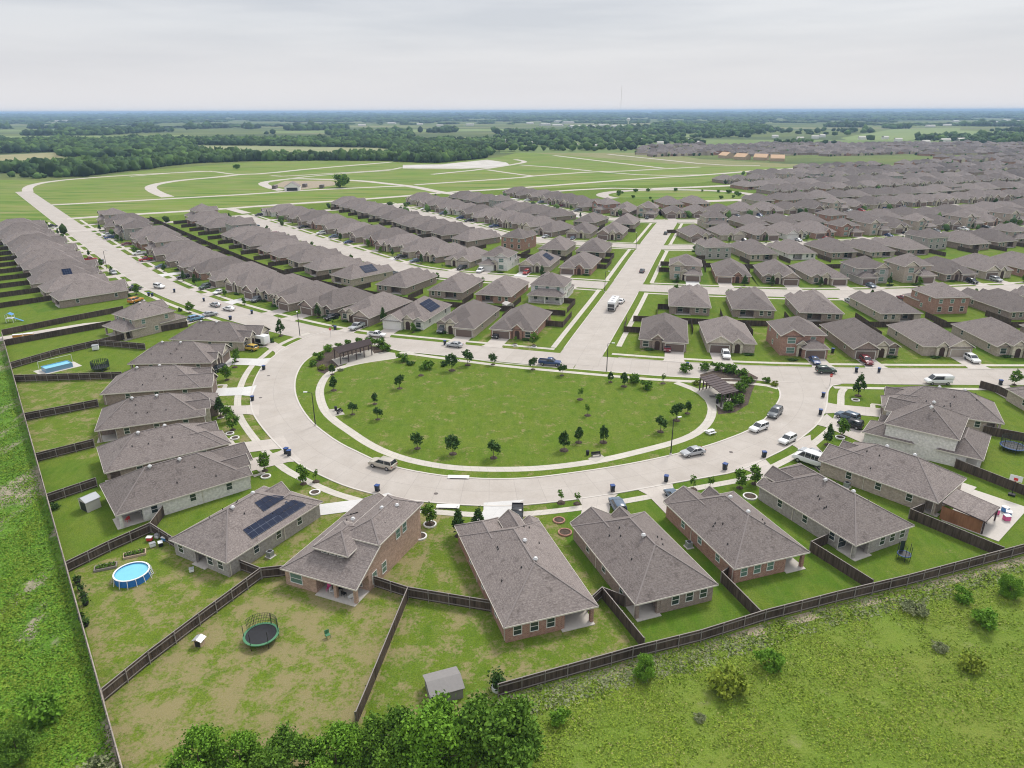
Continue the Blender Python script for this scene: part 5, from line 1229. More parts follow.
# foreground vegetation
for i, (x, y, k_, s_, l_) in enumerate([(203,780,'bigb',.68,'bright green tree, leftmost of the clump at the bottom edge'),(243,775,'bigb',.55,'yellowish bright tree, second in the clump at the bottom edge'),(287,782,'big',.64,'leafy tree third from left in the bottom edge clump'),(338,778,'bigb',.7,'leafy bright tree fourth from left in the bottom edge clump'),(392,770,'big',.72,'dark green tree in the middle of the bottom edge clump'),(440,772,'bigb',.98,'tall bright tree right of middle in the bottom edge clump'),(498,766,'big',.92,'large dark tree at the right end of the bottom edge clump'),(405,738,'big',.32,'small shaded tree at the end of the dividing fence'),(352,748,'big',.3,'low bushy tree at the top left of the bottom clump'),(520,800,'bigb',.5,'low bright tree at the bottom right of the clump'),
    (644,677,'bigb',.34,'bright green tree growing against the rear fence behind the centre yards'),(768,668,'bush',.9,'dark green bush beside the rear fence, right of centre'),(725,690,'ybush',1.3,'yellow-green wild bush in the meadow right of centre'),(985,628,'bush',.95,'bright bush high on the right side of the meadow'),(1008,596,'bigb',.38,'dense green tree near the fence at the far right'),(960,600,'bush',.7,'green bush under the fence left of the dense right tree'),(968,668,'ybush',.9,'yellow wild bush low on the right side of the meadow'),(95,782,'gbush',1.1,'grey-leaved wild bush at the bottom left corner'),(40,720,'bush',1.2,'dark bush in the rough ground at lower left'),(20,760,'big',.42,'dense bush at the very bottom left corner'),(940,650,'gbush',.5,'grey bush in the middle of the right meadow'),(700,720,'gbush',.35,'low grey bush below the yellow-green one'),(915,612,'gbush',.8,'grey scrubby bush hugging the rear fence on the right'),(560,722,'bush',.6,'green low bush right of the bottom clump')]):
    tree(k_, (x, y), l_, s_)
# grass tufts and weeds
M['meadow_a'] = foliage('meadow_blades', (0.14,0.22,0.02), (0.18,0.27,0.028), (0.22,0.28,0.045))
M['meadow_b'] = foliage('meadow_blades_bright', (0.19,0.28,0.025), (0.23,0.31,0.035), (0.27,0.31,0.06))
M['meadow_c'] = foliage('meadow_blades_dry', (0.30,0.29,0.10), (0.26,0.28,0.06), (0.36,0.34,0.15))
def tufts(name, poly, n, s0, s1, mats, label, seed, clump=None):
    g = np.random.default_rng(seed); P = np.array(poly); lo, hi = P.min(0), P.max(0); out_ = []
    from mathutils import noise as mn
    while len(out_) < n:
        q = g.uniform(lo, hi)
        if g.uniform() > (70/np.hypot(*q))**2.2 or not inframe(q[0], q[1], 30) or not inpoly(q[0], q[1], poly): continue
        v = mn.noise(Vector((q[0]*.22, q[1]*.22, seed)))+.5*mn.noise(Vector((q[0]*.7, q[1]*.7, seed+5)))
        if v < g.uniform(-.55, .35): continue
        out_.append((q[0], q[1], v))
    out_ = np.array(out_); k = 3; C = np.repeat(out_, k, 0); S = g.uniform(s0, s1, len(C)); C2 = np.c_[C[:,:2]+g.normal(size=(len(C),2))*.28, S*.55]
    mi = ((C[:,2]+g.normal(size=len(C))*.3) > .15).astype(int)+(g.uniform(size=len(C)) < .12)*1; mi = np.clip(mi, 0, len(mats)-1)
    me = quads_mesh(name, C2, S, [M[m] for m in mats], mi, seed=seed, flat_=.62); o = bpy.data.objects.new(name, me); col.objects.link(o); tag(o, label, 'grass', kind='stuff')
meadow_w = [(-1.8,58.0)]+[(x, y-.8) for x, y in REARW]+[(90,60),(60,44),(-5,44)]
tufts('meadow_grass', meadow_w, 30000, .05, .13, ['meadow_a','meadow_b','meadow_c'], 'rough long grass covering the meadow at the bottom right', 21)
verge_w = [tuple(p) for p in [la-ld*5+np.array([-1,0]), lb+ld*12+np.array([-.9,0])]]+[(-62,48),(-200,180),(-190,230)]
tufts('verge_weeds', verge_w, 24000, .07, .17, ['leaf_bright','meadow_a','leaf_bright'], 'tall weeds and grass covering the strip left of the long fence', 22)
tufts('fence_weeds', [(x, y-.5) for x, y in REARW]+[(x+.8, y-3.6) for x, y in REARW[::-1]], 4200, .08, .2, ['leaf_grey','meadow_a','meadow_c'], 'grey dry weeds growing along the foot of the rear fence', 23)
ribbon('bare_strip', [(x+.2, y-1.1) for x, y in REARW], 1.5, .03, M['dirt'])
# ------------------------------------------------------------------ vehicles
def side_profile(mb, prof, w, inset=0.0, mi=0):
    """extrude a side outline (x along the length, z up) across the width with a slight tumblehome"""
    n = len(prof); b = len(mb.v); zmax = max(p[1] for p in prof); zmin = min(p[1] for p in prof)
    for s in (-1, 1):
        for x, z in prof:
            k = 1-inset*(z-zmin)/(zmax-zmin+1e-6); mb.v.append((x, s*w/2*k, z))
    mb.f.append(tuple(b+i for i in range(n))); mb.m.append(mi); mb.f.append(tuple(b+n+i for i in range(n-1,-1,-1))); mb.m.append(mi)
    for i in range(n):
        j = (i+1) % n; mb.f.append((b+j, b+i, b+n+i, b+n+j)); mb.m.append(mi)
def bevelled(mb, name, mats, parent, w=.06, seg=2):
    o = mb.build(name, mats, parent); bm = bmesh.new(); bm.from_mesh(o.data)
    bmesh.ops.bevel(bm, geom=[e for e in bm.edges], offset=w, segments=seg, affect='EDGES', profile=.6, clamp_overlap=True); bmesh.ops.recalc_face_normals(bm, faces=bm.faces)
    bm.to_mesh(o.data); bm.free(); o.data.polygons.foreach_set('use_smooth', [True]*len(o.data.polygons)); return o
def car_proto(kind):
    L_, W_, body, cab, roof, wx, wr = {
     'sedan': (4.7, 1.82, [(-2.35,.35),(-2.35,.8),(-2.2,.95),(-1.5,1.0),(.95,.98),(1.9,.88),(2.3,.72),(2.35,.35)], [(-1.75,.98),(-1.15,1.42),(.15,1.44),(1.05,.97)], (-1.15,.2,1.44), 1.42, .33),
     'suv': (4.8, 1.92, [(-2.4,.4),(-2.42,1.0),(-2.35,1.12),(1.05,1.12),(2.0,1.05),(2.38,.85),(2.4,.4)], [(-2.35,1.1),(-2.12,1.72),(.2,1.74),(1.1,1.1)], (-2.1,.25,1.74), 1.45, .38),
     'pickup': (5.8, 1.98, [(-2.9,.5),(-2.92,1.15),(-.75,1.15),(.95,1.18),(2.5,1.12),(2.85,.95),(2.9,.5)], [(-.8,1.14),(-.62,1.84),(.55,1.86),(1.3,1.16)], (-.62,.6,1.86), 1.85, .42),
     'van': (5.9, 2.05, [(-2.95,.45),(-2.95,1.3),(1.7,1.3),(2.6,1.15),(2.92,.9),(2.95,.45)], [(-2.93,1.28),(-2.85,2.15),(1.2,2.2),(2.05,1.28)], (-2.85,1.25,2.2), 1.85, .38)}[kind if kind != 'minibus' else 'van']
    root = empty(kind if kind != 'suv' else 'sport_utility_car')
    b = MB(); side_profile(b, body, W_); bo = bevelled(b, 'body', M['car_white'], root, .09)
    g = MB(); side_profile(g, cab, W_-.12, .16); gl = bevelled(g, 'window', M['carglass'], root, .05)
    r = MB(); x0, x1, z = roof; wk = (W_-.12)*.84/2+.015
    r.prism([(x0-.02,-wk),(x1+.02,-wk),(x1+.02,wk),(x0-.02,wk)], z-.06, z+.03)
    for s in (-1, 1):
        for (xa, za), (xb, zb) in ((cab[0], cab[1]), (cab[-1], cab[-2])):
            r.beam((xa, s*(W_-.12)/2, za), (xb, s*((W_-.12)/2*.84+.01), zb), .09, .09)
        xm = (x0+x1)/2; r.beam((xm, s*((W_-.12)/2+.005), cab[0][1]), (xm, s*((W_-.12)/2*.84+.015), z), .10, .05)
        if kind == 'van': r.beam((x0*.5-.6, s*((W_-.12)/2*.99+.01), cab[0][1]+.1), (x0*.5-.6, s*((W_-.12)/2*.86+.015), z), 2.2, .03, up=(0,1,0))
    ro = bevelled(r, 'roof', M['car_white'], root, .02, 1)
    if kind == 'minibus':
        for s in (-1, 1):
            for xm in (-2.0, -.2, .8): r2 = MB(); r2.beam((xm, s*((W_-.12)/2+.005), cab[0][1]), (xm, s*((W_-.12)/2*.84+.015), z), .14, .05); r2.build('pillar', M['car_white'], root)
    if kind == 'pickup':
        bed = MB(); bed.box(-2.78, -.85, -.82, .82, 1.16, 1.165); bed.build('bed', M['black'], root)
        wl_ = MB()
        for s in (-1, 1): wl_.box(-2.88,-.8, s*.93-.05, s*.93+.05, 1.12, 1.36)
        wl_.box(-2.92,-2.82,-.95,.95,1.12,1.34); wl_.build('bed_side', M['car_white'], root)
    for sx_ in (-1, 1):
        for sy in (-1, 1):
            w = MB(); y0 = sy*(W_/2-.12); w.cyl((sx_*wx, y0-.11*sy, wr), (sx_*wx, y0+.13*sy, wr), wr, wr, 14); wo = w.build('wheel', M['tyre'], root)
            w = MB(); w.cyl((sx_*wx, y0+.05*sy, wr), (sx_*wx, y0+.145*sy, wr), wr*.6, wr*.55, 10); w.build('rim', M['rim'], wo)
    for sy in (-1, 1):
        h = MB(); h.box(L_/2-.16, L_/2-.0, sy*W_*.36-.2, sy*W_*.36+.2, body[-2][1]-.13, body[-2][1]+.03); h.build('headlight', M['lampwhite'], root)
        h = MB(); h.box(-L_/2-.02, -L_/2+.08, sy*W_*.4-.12, sy*W_*.4+.12, .72, .98); h.build('tail_light', M['lampred'], root)
    for o in root.children:
        if o.name.split('.')[0] in ('body', 'roof', 'bed_side'): o.material_slots[0].link = 'OBJECT'; o.material_slots[0].material = M['car_white']
    return root
CP = {k: car_proto(k) for k in ('sedan', 'suv', 'pickup', 'van', 'minibus')}
CATN = {'sedan': 'car', 'suv': 'car', 'pickup': 'pickup truck', 'van': 'van', 'minibus': 'van'}
def car(kind, colr, p, q, label, world=False, sc_=1.0):
    """p rear and q front on the ground (picture points)"""
    a, b = (p, q) if world else (at(*p), at(*q)); x, y = (a[0]+b[0])/2, (a[1]+b[1])/2
    r = copy_tree(CP[kind], (x, y, .10), math.atan2(b[1]-a[1], b[0]-a[0]), sc_, label, 'parked cars' if kind != 'van' else 'vans', CATN[kind])
    for o in LASTKIDS:
        if o.name.split('.')[0] in ('body', 'roof', 'bed_side'): o.material_slots[0].link = 'OBJECT'; o.material_slots[0].material = M['car_'+colr]
    return r
car('suv','beige',(393,470),(373,465),'silver-beige sport utility car parked at the lower left of the loop', sc_=1.08)
car('sedan','silver',(703,453),(682,457),'silver sedan parked against the park kerb at the bottom of the loop')
car('suv','white',(765,428),(752,433),'white car parked behind the grey one on the inner kerb of the loop', sc_=.92)
car('suv','grey',(780,411),(769,421),'grey sport utility car parked on the inner kerb, right side of the loop')
car('suv','white',(794,439),(780,446),'white hatchback parked by the outer grass strip, right side of the loop', sc_=.88)
car('minibus','white',(824,469),(798,460),'long white passenger van in the driveway of the long brown house', sc_=1.12)
car('sedan','silver',(822,461),(800,452),'silver car half hidden beside the long white passenger van')
car('suv','slate',(858,423),(836,416),'blue-grey sport utility car, upper of the pair beside the white two-storey house')
car('suv','black',(862,430),(838,424),'black sport utility car, lower of the pair beside the white two-storey house')
car('suv','green',(817,373),(834,373),'dark green sport utility car on the park street near the stop sign')
car('van','white',(951,384),(924,384),'white cargo van parked on the park street behind the corner house')
car('pickup','blue',(540,364.5),(560,366),'dark blue pickup truck crossing at the mouth of the centre street')
car('suv','maroon',(667.5,345.5),(667,356),'maroon car in the driveway right of the centre street', sc_=.95)
car('sedan','silver',(463,348),(446,346),'silver sedan at the kerb beside a bin, north of the park')
car('pickup','white',(366,336),(388,338),'white pickup truck at the kerb above the left pergola', sc_=.93)
car('suv','black',(501,333),(492,342),'black car in the driveway of the street corner house', sc_=.92)
car('pickup','grey',(448,327),(436,337),'dark grey pickup truck at the arched cream entry house', sc_=.9)
car('pickup','black',(340,317),(324,322),'black pickup truck on a driveway left of the white house', sc_=.95)
car('sedan','blue',(290,304.5),(278,309),'dark blue sedan on the driveway of a brown garage house')
car('suv','grey',(264,299),(250,304),'dark sport utility car on a driveway facing the left road bend')
car('sedan','white',(226,291.5),(212,296),'white sedan nose-out on a driveway beside the long left road')
car('suv','green',(212,286.5),(198,291),'dark green sport utility car next to the white sedan on the left road')
car('sedan','white',(236,312),(222,309),'white car, front one of two parked nose to tail on the left road')
car('sedan','silver',(222,308.5),(209,304.5),'silver car, rear one of two parked nose to tail on the left road')
car('suv','white',(153,287),(166,289.5),'white sport utility car on the left road opposite the alley')
car('suv','paleblue',(190,322),(202,319),'pale blue car beside the alley house')
car('sedan','silver',(205,317),(216,315),'silver car beside the pale blue one near the alley house')
car('suv','black',(224,369.5),(213,373.5),'black car tucked by the garage at the upper left of the loop', sc_=.9)
car('pickup','black',(517.5,514),(517,524),'black pickup truck with open bed behind the centre house gable', sc_=.95)
car('suv','slate',(621,516),(614,503),'blue-grey sport utility car on the drive above the brown house')
car('sedan','slate',(679,505),(669,494),'blue-grey car on the drive of the red-orange brick house')
car('sedan','grey',(639,277),(645,268),'grey sedan driving up the centre street')
car('sedan','green',(664,238),(667,231),'distant dark sedan at the far end of the centre street')
car('sedan','white',(618,306),(624,300),'white car parked behind the motor home')
car('suv','grey',(101,267),(103,260),'dark grey car on the left road near a lamp')
car('sedan','silver',(109,272),(118,276),'silver car on the left road below the dark grey one')
cn_ = 0; rc = random.Random(9)
taken = [at(667,351), at(498,337), at(443,333), at(332,318), at(284,306), at(258,301), at(218,293), at(205,288)]
for c_ in drv_near:
    if c_['d'] > 560 or not c_['row'] or rc.random() > .5: continue
    mx_, my_, f, ln = c_['drv']
    if any(math.hypot(mx_-t[0], my_-t[1]) < 13 for t in taken): continue
    n_ = (f[1], -f[0]); off_ = rc.choice((-1.2, 1.2)); x, y = mx_+f[0]*3.4+n_[0]*off_, my_+f[1]*3.4+n_[1]*off_
    k_ = rc.choice(['sedan','suv','suv','pickup']); cl = rc.choice(['white','silver','grey','black','black','blue','slate','maroon','red'])
    lab = ('%s %s on the drive of the %s house, %s' % ({'slate':'blue-grey'}.get(cl, cl), {'suv':'sport utility car'}.get(k_, k_), ordn(c_['n']), c_['row']['desc'])) if c_['row'] else 'parked car in the packed far rows'
    car(k_, cl, (x-f[0], y-f[1]), (x+f[0], y+f[1]), ' '.join(lab.split()[:16]), world=True)
# motor home
def rootat(name, p, rot, label, cat, group=None, z=.1):
    r = empty(name, (*p, z), rot); tag(r, label, cat, group); return r
a, b = at(609,315), at(617,303); rot = math.atan2(b[1]-a[1], b[0]-a[0]); r = rootat('motor_home', ((a[0]+b[0])/2, (a[1]+b[1])/2), rot+math.pi, 'white and brown motor home parked on the right side of the centre street', 'motor home')
m = MB(); m.box(-4.6,4.6,-1.25,1.25,.55,3.3); bevelled(m, 'body', M['car_white'], r, .15)
m = MB(); m.box(-4.4,4.4,-1.262,1.262,.75,1.25); m.build('stripe', M['siding'], r)
m = MB(); m.box(4.5,4.63,-1.05,1.05,1.5,2.6); m.build('windscreen', M['carglass'], r)
m = MB(); m.box(4.5,4.64,-1.1,1.1,.7,1.3); m.build('grille', M['dark_metal'], r)
for x in (-2.6,-.4,1.8):
    m = MB(); m.box(x,x+1.1,-1.27,1.27,1.8,2.4); m.build('window', M['carglass'], r)
for x in (-3,-.2,2.4):
    m = MB(); m.box(x-.35,x+.35,-.35,.35,3.28,3.55); m.build('roof_unit', M['vent'], r)
for x in (-3,3):
    for y in (-1.1,1.1): m = MB(); m.cyl((x,y-.14,.42),(x,y+.14,.42),.45,.45,14); m.build('wheel', M['tyre'], r)
# box trailer and yellow off-road car in front of it
a, b = at(251,343), at(269,346); rot = math.atan2(b[1]-a[1], b[0]-a[0]); r = rootat('box_trailer', ((a[0]+b[0])/2, (a[1]+b[1])/2), rot, 'white box trailer with black panel on the driveway of the tan corner house', 'trailer')
m = MB(); m.box(-2.9,2.9,-1.15,1.15,.5,2.9); bevelled(m, 'body', M['car_white'], r, .18); m = MB(); m.box(-2.3,1.6,-1.163,-1.155,.8,2.0); m.build('side_panel', M['black'], r)
m = MB(); m.beam((-2.9,0,.5),(-4.1,0,.5),.12,.12); m.build('tow_bar', M['dark_metal'], r)
for y in (-1.1,1.1):
    for x in (-.5,.5): m = MB(); m.cyl((x,y-.1,.36),(x,y+.1,.36),.36,.36,12); m.build('wheel', M['tyre'], r)
car('suv','yellow',(258,351.5),(243,349),'yellow off-road car on the driveway below the white box trailer', sc_=.95)
car('suv','orange',(131,304),(141,301),'orange off-road truck parked between the left row end and the alley', sc_=1.1)
# ------------------------------------------------------------------ wheelie bins
BP = empty('wheelie_bin'); m = MB()
for (w0, z0), (w1, z1) in (((.25,.06),(.31,1.0)),):
    k = len(m.v); m.v += [(-w0,-w0,z0),(w0,-w0,z0),(w0,w0,z0),(-w0,w0,z0),(-w1,-w1,z1),(w1,-w1,z1),(w1,w1,z1),(-w1,w1,z1)]; m.f += [(k+3,k+2,k+1,k),(k+4,k+5,k+6,k+7)]+[(k+i,k+(i+1)%4,k+4+(i+1)%4,k+4+i) for i in range(4)]; m.m += [0]*6
m.build('bin_body', M['bin_body'], BP); m = MB(); m.box(-.34,.34,-.34,.36,1.0,1.08); m.build('lid', M['bin_blue'], BP)
for x in (-.24,.24): m = MB(); m.cyl((x-.04,.26,.1),(x+.04,.26,.1),.1,.1,10); m.build('wheel', M['tyre'], BP)
bins = [((286.5,454),'left of the pair on the lower left kerb'),((289.5,456),'right of the pair on the lower left kerb'),((377.4,491.5),'at the kerb above the solar panel house drive'),((612.4,491.5),'at the kerb above the brown house'),((666,482),'at the kerb left of the red-orange house lawn'),((724.6,470),'at the kerb between the red-orange and grey-brown houses'),((763.8,457.5),'at the kerb near the silver van drive'),((820,415),'at the kerb on the right side of the loop'),((823,397.5),'at the kerb beside the stop sign corner'),((264,370),'at the kerb in the upper left of the loop'),((252.7,401),'at the kerb by the white driveway'),((856,372.5),'left one on the park street right of the stop sign'),((878.7,372.5),'right one on the park street right of the stop sign'),((1000,385),'on the park street at the right edge'),((832.5,353),'beside the two-storey house garage'),((687.3,367),'on the park street right of the maroon car'),((335.3,330),'on the kerb right of the black pickup truck'),((445,345),'beside the silver sedan north of the park'),((204,301.5),'on the left road near the white sedan'),((230.6,320),'on the pavement opposite the two nose to tail cars'),((252,314),'tipped beside the left road bend'),((133,288.5),'lone one on the near kerb of the left road'),((149,296),'left of a pair across from the alley mouth'),((152.5,296.5),'right of a pair across from the alley mouth'),((174.6,292.5),'on the far kerb of the left road below the white car')]
for p_, l_ in bins: copy_tree(BP, (*at(*p_), .09), random.uniform(0,6.28), random.uniform(1.05,1.2), 'dark wheelie bin '+l_, 'wheelie bins put out at the kerbs', 'bin')
# ------------------------------------------------------------------ street lamps, signs, tower
LP = empty('street_lamp'); m = MB(); m.cyl((0,0,0),(0,0,7.4),.12,.07,8); m.build('pole', M['dark_metal'], LP)
m = MB(); m.cyl((0,0,0),(0,0,.35),.25,.2,8); m.build('base', M['kerb'], LP); m = MB(); m.beam((0,0,7.3),(1.1,0,7.6),.07,.07); m.build('arm', M['dark_metal'], LP); m = MB(); m.box(.9,1.7,-.16,.16,7.52,7.66); m.build('lamp_head', M['whitep'], LP)
for p_, l_ in [((315.5,426),'on the park verge at the west bend of the loop'),((670.6,455),'on the park verge at the south-east of the loop'),((606.6,372),'on the park verge facing the centre street'),((300,336),'on the corner island at the left road junction'),((604.6,292),'at the first crossing of the centre street'),((107,269),'beside the left road among parked cars'),((636,249),'at the second crossing of the centre street')]:
    copy_tree(LP, (*at(*p_), .05), random.uniform(0,6.28), None, 'tall dark street lamp '+l_, 'street lamps', 'street lamp')
def sign(p, label):
    r = rootat('stop_sign', at(*p), 0.0, label, 'sign'); m = MB(); m.cyl((0,0,0),(0,0,2.9),.04,.04,6); m.build('post', M['steel'], r)
    m = MB(); oc = [(.42*math.cos(math.pi/8+i*math.pi/4), 2.6+.42*math.sin(math.pi/8+i*math.pi/4)) for i in range(8)]
    m.face([(a,-.06,b) for a,b in oc]); m.face([(a,-.09,b) for a,b in oc][::-1])
    for i in range(8): j=(i+1)%8; m.face([(oc[i][0],-.06,oc[i][1]),(oc[i][0],-.09,oc[i][1]),(oc[j][0],-.09,oc[j][1]),(oc[j][0],-.06,oc[j][1])])
    b_ = m.build('sign_plate', M['redp'], r)
    cu = bpy.data.curves.new('lettering','FONT'); cu.body='STOP'; cu.size=.34; cu.extrude=.004; cu.align_x='CENTER'; cu.align_y='CENTER'; t_=bpy.data.objects.new('t',cu); col.objects.link(t_)
    dg = bpy.context.evaluated_depsgraph_get(); me = bpy.data.meshes.new_from_object(t_.evaluated_get(dg)); bpy.data.objects.remove(t_)
    me.materials.clear(); me.materials.append(M['whitep']); o = bpy.data.objects.new('lettering', me); col.objects.link(o); o.parent = b_; o.location=(0,-.1,2.6); o.rotation_euler=(R(90),0,0)
sign((829.5,386), 'red stop sign on the corner where the loop meets the park street')
sign((331,338), 'red stop sign seen edge-on at the left end of the loop')
# ------------------------------------------------------------------ pergolas
def pergola(c4, label):
    A, B, C_, D = [Vector((*at(x, y, 3.1), 0)) for x, y in c4]; cen = (A+B+C_+D)/4; r = rootat('pergola', (cen.x, cen.y), 0, label, 'pergola')
    structp('path', [[((q.x-cen.x)*1.1+cen.x, (q.y-cen.y)*1.1+cen.y) for q in (A, B, C_, D)]], .165, M['walk'])
    A, B, C_, D = [q-cen for q in (A, B, C_, D)]
    rf = MB()
    rf.prism([(q.x, q.y) for q in (A, B, C_, D)], 3.12, 3.22); rf.build('roof', M['pergola'], r)
    for i in range(9):
        t = (i+.5)/9; p = A.lerp(D, t); q = B.lerp(C_, t); m = MB(); m.beam((p.x,p.y,3.27),(q.x,q.y,3.27),.14,.08); m.build('roof_batten', M['pergola'], r)
    for e0, e1 in ((A,B),(D,C_)):
        e0 = e0*.93; e1 = e1*.93; m = MB(); m.beam((e0.x,e0.y,2.98),(e1.x,e1.y,2.98),.2,.26); m.build('beam', M['pergola'], r)
        for k in range(5):
            q = e0.lerp(e1, k/4); m = MB(); m.box(q.x-.12,q.x+.12,q.y-.12,q.y+.12,0,2.85); m.build('post', M['pergola'], r)
    for k in (.25,.6):
        q = A.lerp(B, k).lerp(D.lerp(C_, k), .5); m = MB(); m.box(q.x-.9,q.x+.9,q.y-.25,q.y+.25,.4,.48); bn = m.build('bench_seat', M['dark_metal'], r)
pergola([(332.5,348.5),(369,339.5),(372.5,344.5),(338.8,354)], 'long dark brown flat-roofed pergola over a pale terrace, left end of the park')
pergola([(699.3,378),(714,374.5),(738.7,391.5),(722.5,395.5)], 'dark brown flat-roofed pergola among shrubs at the right end of the park')
def bench(p, rot, label):
    r = rootat('park_bench', at(*p), rot, label, 'bench', z=.16); m = MB(); m.box(-.9,.9,-.22,.22,.42,.47); m.build('seat', M['dark_metal'], r); m = MB(); m.box(-.9,.9,.2,.25,.5,.9); m.build('backrest', M['dark_metal'], r)
    for x in (-.8,.8): m = MB(); m.box(x-.04,x+.04,-.2,.22,0,.42); m.build('leg', M['dark_metal'], r)
bench((340,413.5), 1.2, 'dark bench on the small slab beside the west path'); bench((596,457), .2, 'dark bench on the small slab beside the south path')
def litter(p, label):
    r = rootat('litter_bin', at(*p), 0, label, 'bin', z=.15); m = MB(); m.cyl((0,0,0),(0,0,.85),.28,.33,12); m.build('bin_body', M['black'], r); m = MB(); m.cyl((0,0,.86),(0,0,.98),.36,.2,12); m.build('lid', M['black'], r)
litter((336,411), 'black litter bin left of the west park bench'); litter((587.5,455.5), 'black litter bin left of the south park bench'); litter((717,404), 'black litter bin below the right pergola')
def ptable(p, label):
    r = rootat('picnic_table', at(*p), .5, label, 'table'); m = MB(); m.box(-.9,.9,-.4,.4,.7,.76); m.build('table_top', M['whitep'], r)
    for y in (-.75,.75): m = MB(); m.box(-.9,.9,y-.15,y+.15,.42,.47); m.build('seat', M['whitep'], r)
    m = MB(); m.box(-.6,-.5,-.7,.7,0,.7); m.build('leg', M['whitep'], r); m = MB(); m.box(.5,.6,-.7,.7,0,.7); m.build('leg', M['whitep'], r)
ptable((710,434), 'small white picnic table on the verge left of the white parked car')
# storm drain, manholes
for p_, l_ in [((458.5,478),'pale concrete storm drain inlet on the park kerb at the bottom of the loop'),((448,507.5),'pale concrete storm drain inlet on the outer kerb at the bottom of the loop')]:
    r = rootat('storm_drain', at(*p_), -.05, l_, 'storm drain'); m = MB(); m.box(-1.9,1.9,-.55,.55,0,.2); m.build('slab', M['trim'], r); m = MB(); m.box(-1.5,1.5,-.57,-.553,.04,.15) ; m.build('opening', M['black'], r)
for p_, l_ in [((436,494),'dark manhole cover in the road left of the south bench'),((731,452.5),'dark manhole cover in the road right of the silver sedan'),((268.5,376),'dark manhole cover in the upper left of the loop'),((260.5,398),'faint manhole cover left side of the loop')]:
    m = MB(); m.cyl((*at(*p_),.09),(*at(*p_),.105),.38,.38,16); tag(m.build('manhole_cover', M['siding']), l_, 'manhole', 'manhole covers')
# ------------------------------------------------------------------ back yard things
def trampoline(p, r_, mat_, label, net=None, tall=False):
    r = rootat('trampoline', at(*p), 0, label, 'trampoline', z=.02); m = MB(); m.cyl((0,0,.86),(0,0,.88),r_*.86,r_*.86,28); m.build('jump_mat', M['black'], r)
    m = MB(); m.ring((0,0),r_,r_*.86,.82,.92,28); m.build('rim_pad', M[mat_], r)
    for i in range(6):
        a = i*math.pi/3+.2; x,y = r_*.95*math.cos(a), r_*.95*math.sin(a); m = MB(); m.cyl((x,y,0),(x,y,2.5 if net else .85),.04,.04,6); m.build('leg', M['dark_metal'], r)
    if net:
        m = MB(); k0, k1 = net
        n = 26
        for i in range(n):
            a0 = k0+(k1-k0)*i/n; 
            m.beam((r_*.95*math.cos(a0), r_*.95*math.sin(a0), .9),(r_*.95*math.cos(a0), r_*.95*math.sin(a0), 2.45),.03 if not tall else .25,.03)
        for z in (1.3,1.7,2.1,2.45):
            for i in range(n):
                a0 = k0+(k1-k0)*i/n; a1 = k0+(k1-k0)*(i+1)/n; m.beam((r_*.95*math.cos(a0), r_*.95*math.sin(a0), z),(r_*.95*math.cos(a1), r_*.95*math.sin(a1), z),.03,.03)
        m.build('safety_net', M['net'], r)
trampoline((262,640), 2.15, 'tramp_green', 'round trampoline with green rim and half net in the dry back yard', net=(.3,2.9))
trampoline((101,370), 2.1, 'net', 'net-enclosed black trampoline in the yard with the rectangular pool', net=(0,6.28), tall=True)
trampoline((1012,450), 2.2, 'tramp_blue', 'large dark trampoline cut by the right edge of the picture', net=(0,6.28))
trampoline((903,559), .95, 'tramp_blue', 'tiny blue-rimmed trampoline in the yard of the grey-brown house', net=(1.2,1.9))
r = rootat('round_pool', at(133,578), 0, 'round blue above-ground pool with pale rim', 'pool', z=.02)
m = MB(); m.ring((0,0),2.3,2.2,0,1.05,36); m.build('pool_wall', M['pool_blue'], r); m = MB(); m.cyl((0,0,.85),(0,0,.9),2.19,2.19,36); m.build('water', M['pool_water'], r); m = MB(); m.ring((0,0),2.36,2.16,1.05,1.13,36); m.build('rim', M['whitep'], r)
for i in range(14):
    a = i*2*math.pi/14; m = MB(); m.beam((2.38*math.cos(a),2.38*math.sin(a),1.08),(2.62*math.cos(a),2.62*math.sin(a),0),.07,.05); m.build('leg', M['whitep'], r)
m = MB(); m.beam((2.5,.4,0),(2.3,.4,1.5),.05,.05); m.beam((2.5,.9,0),(2.3,.9,1.5),.05,.05); [m.beam((2.47-.04*k,.4,.3*k+.2),(2.47-.04*k,.9,.3*k+.2),.04,.04) for k in range(4)]; m.build('ladder', M['whitep'], r)
a, b = at(45,372), at(70,366); rot = math.atan2(b[1]-a[1], b[0]-a[0])
r = rootat('rectangular_pool', ((a[0]+b[0])/2,(a[1]+b[1])/2), rot, 'rectangular pale blue above-ground pool with cover frame', 'pool', z=.02)
m = MB()
for x0,x1,y0,y1 in ((-3.1,3.1,-1.6,-1.5),(-3.1,3.1,1.5,1.6),(-3.1,-3.0,-1.5,1.5),(3.0,3.1,-1.5,1.5)): m.box(x0,x1,y0,y1,0,1.2)
m.build('pool_wall', M['car_paleblue'], r); m = MB(); m.box(-2.99,2.99,-1.49,1.49,1.0,1.05); m.build('water', M['pool_water'], r)
m = MB(); m.box(-4.6,4.9,-2.4,2.9,.0,.04); m.build('base_pad', M['slab'], r)
m = MB(); m.beam((-3.4,2.2,2.3),(4.4,2.2,2.3),.06,.06); m.build('frame_bar', M['whitep'], r)
for x in (-3.4,4.4): m = MB(); m.beam((x,2.2,0),(x,2.2,2.3),.07,.07); m.build('frame_post', M['whitep'], r)
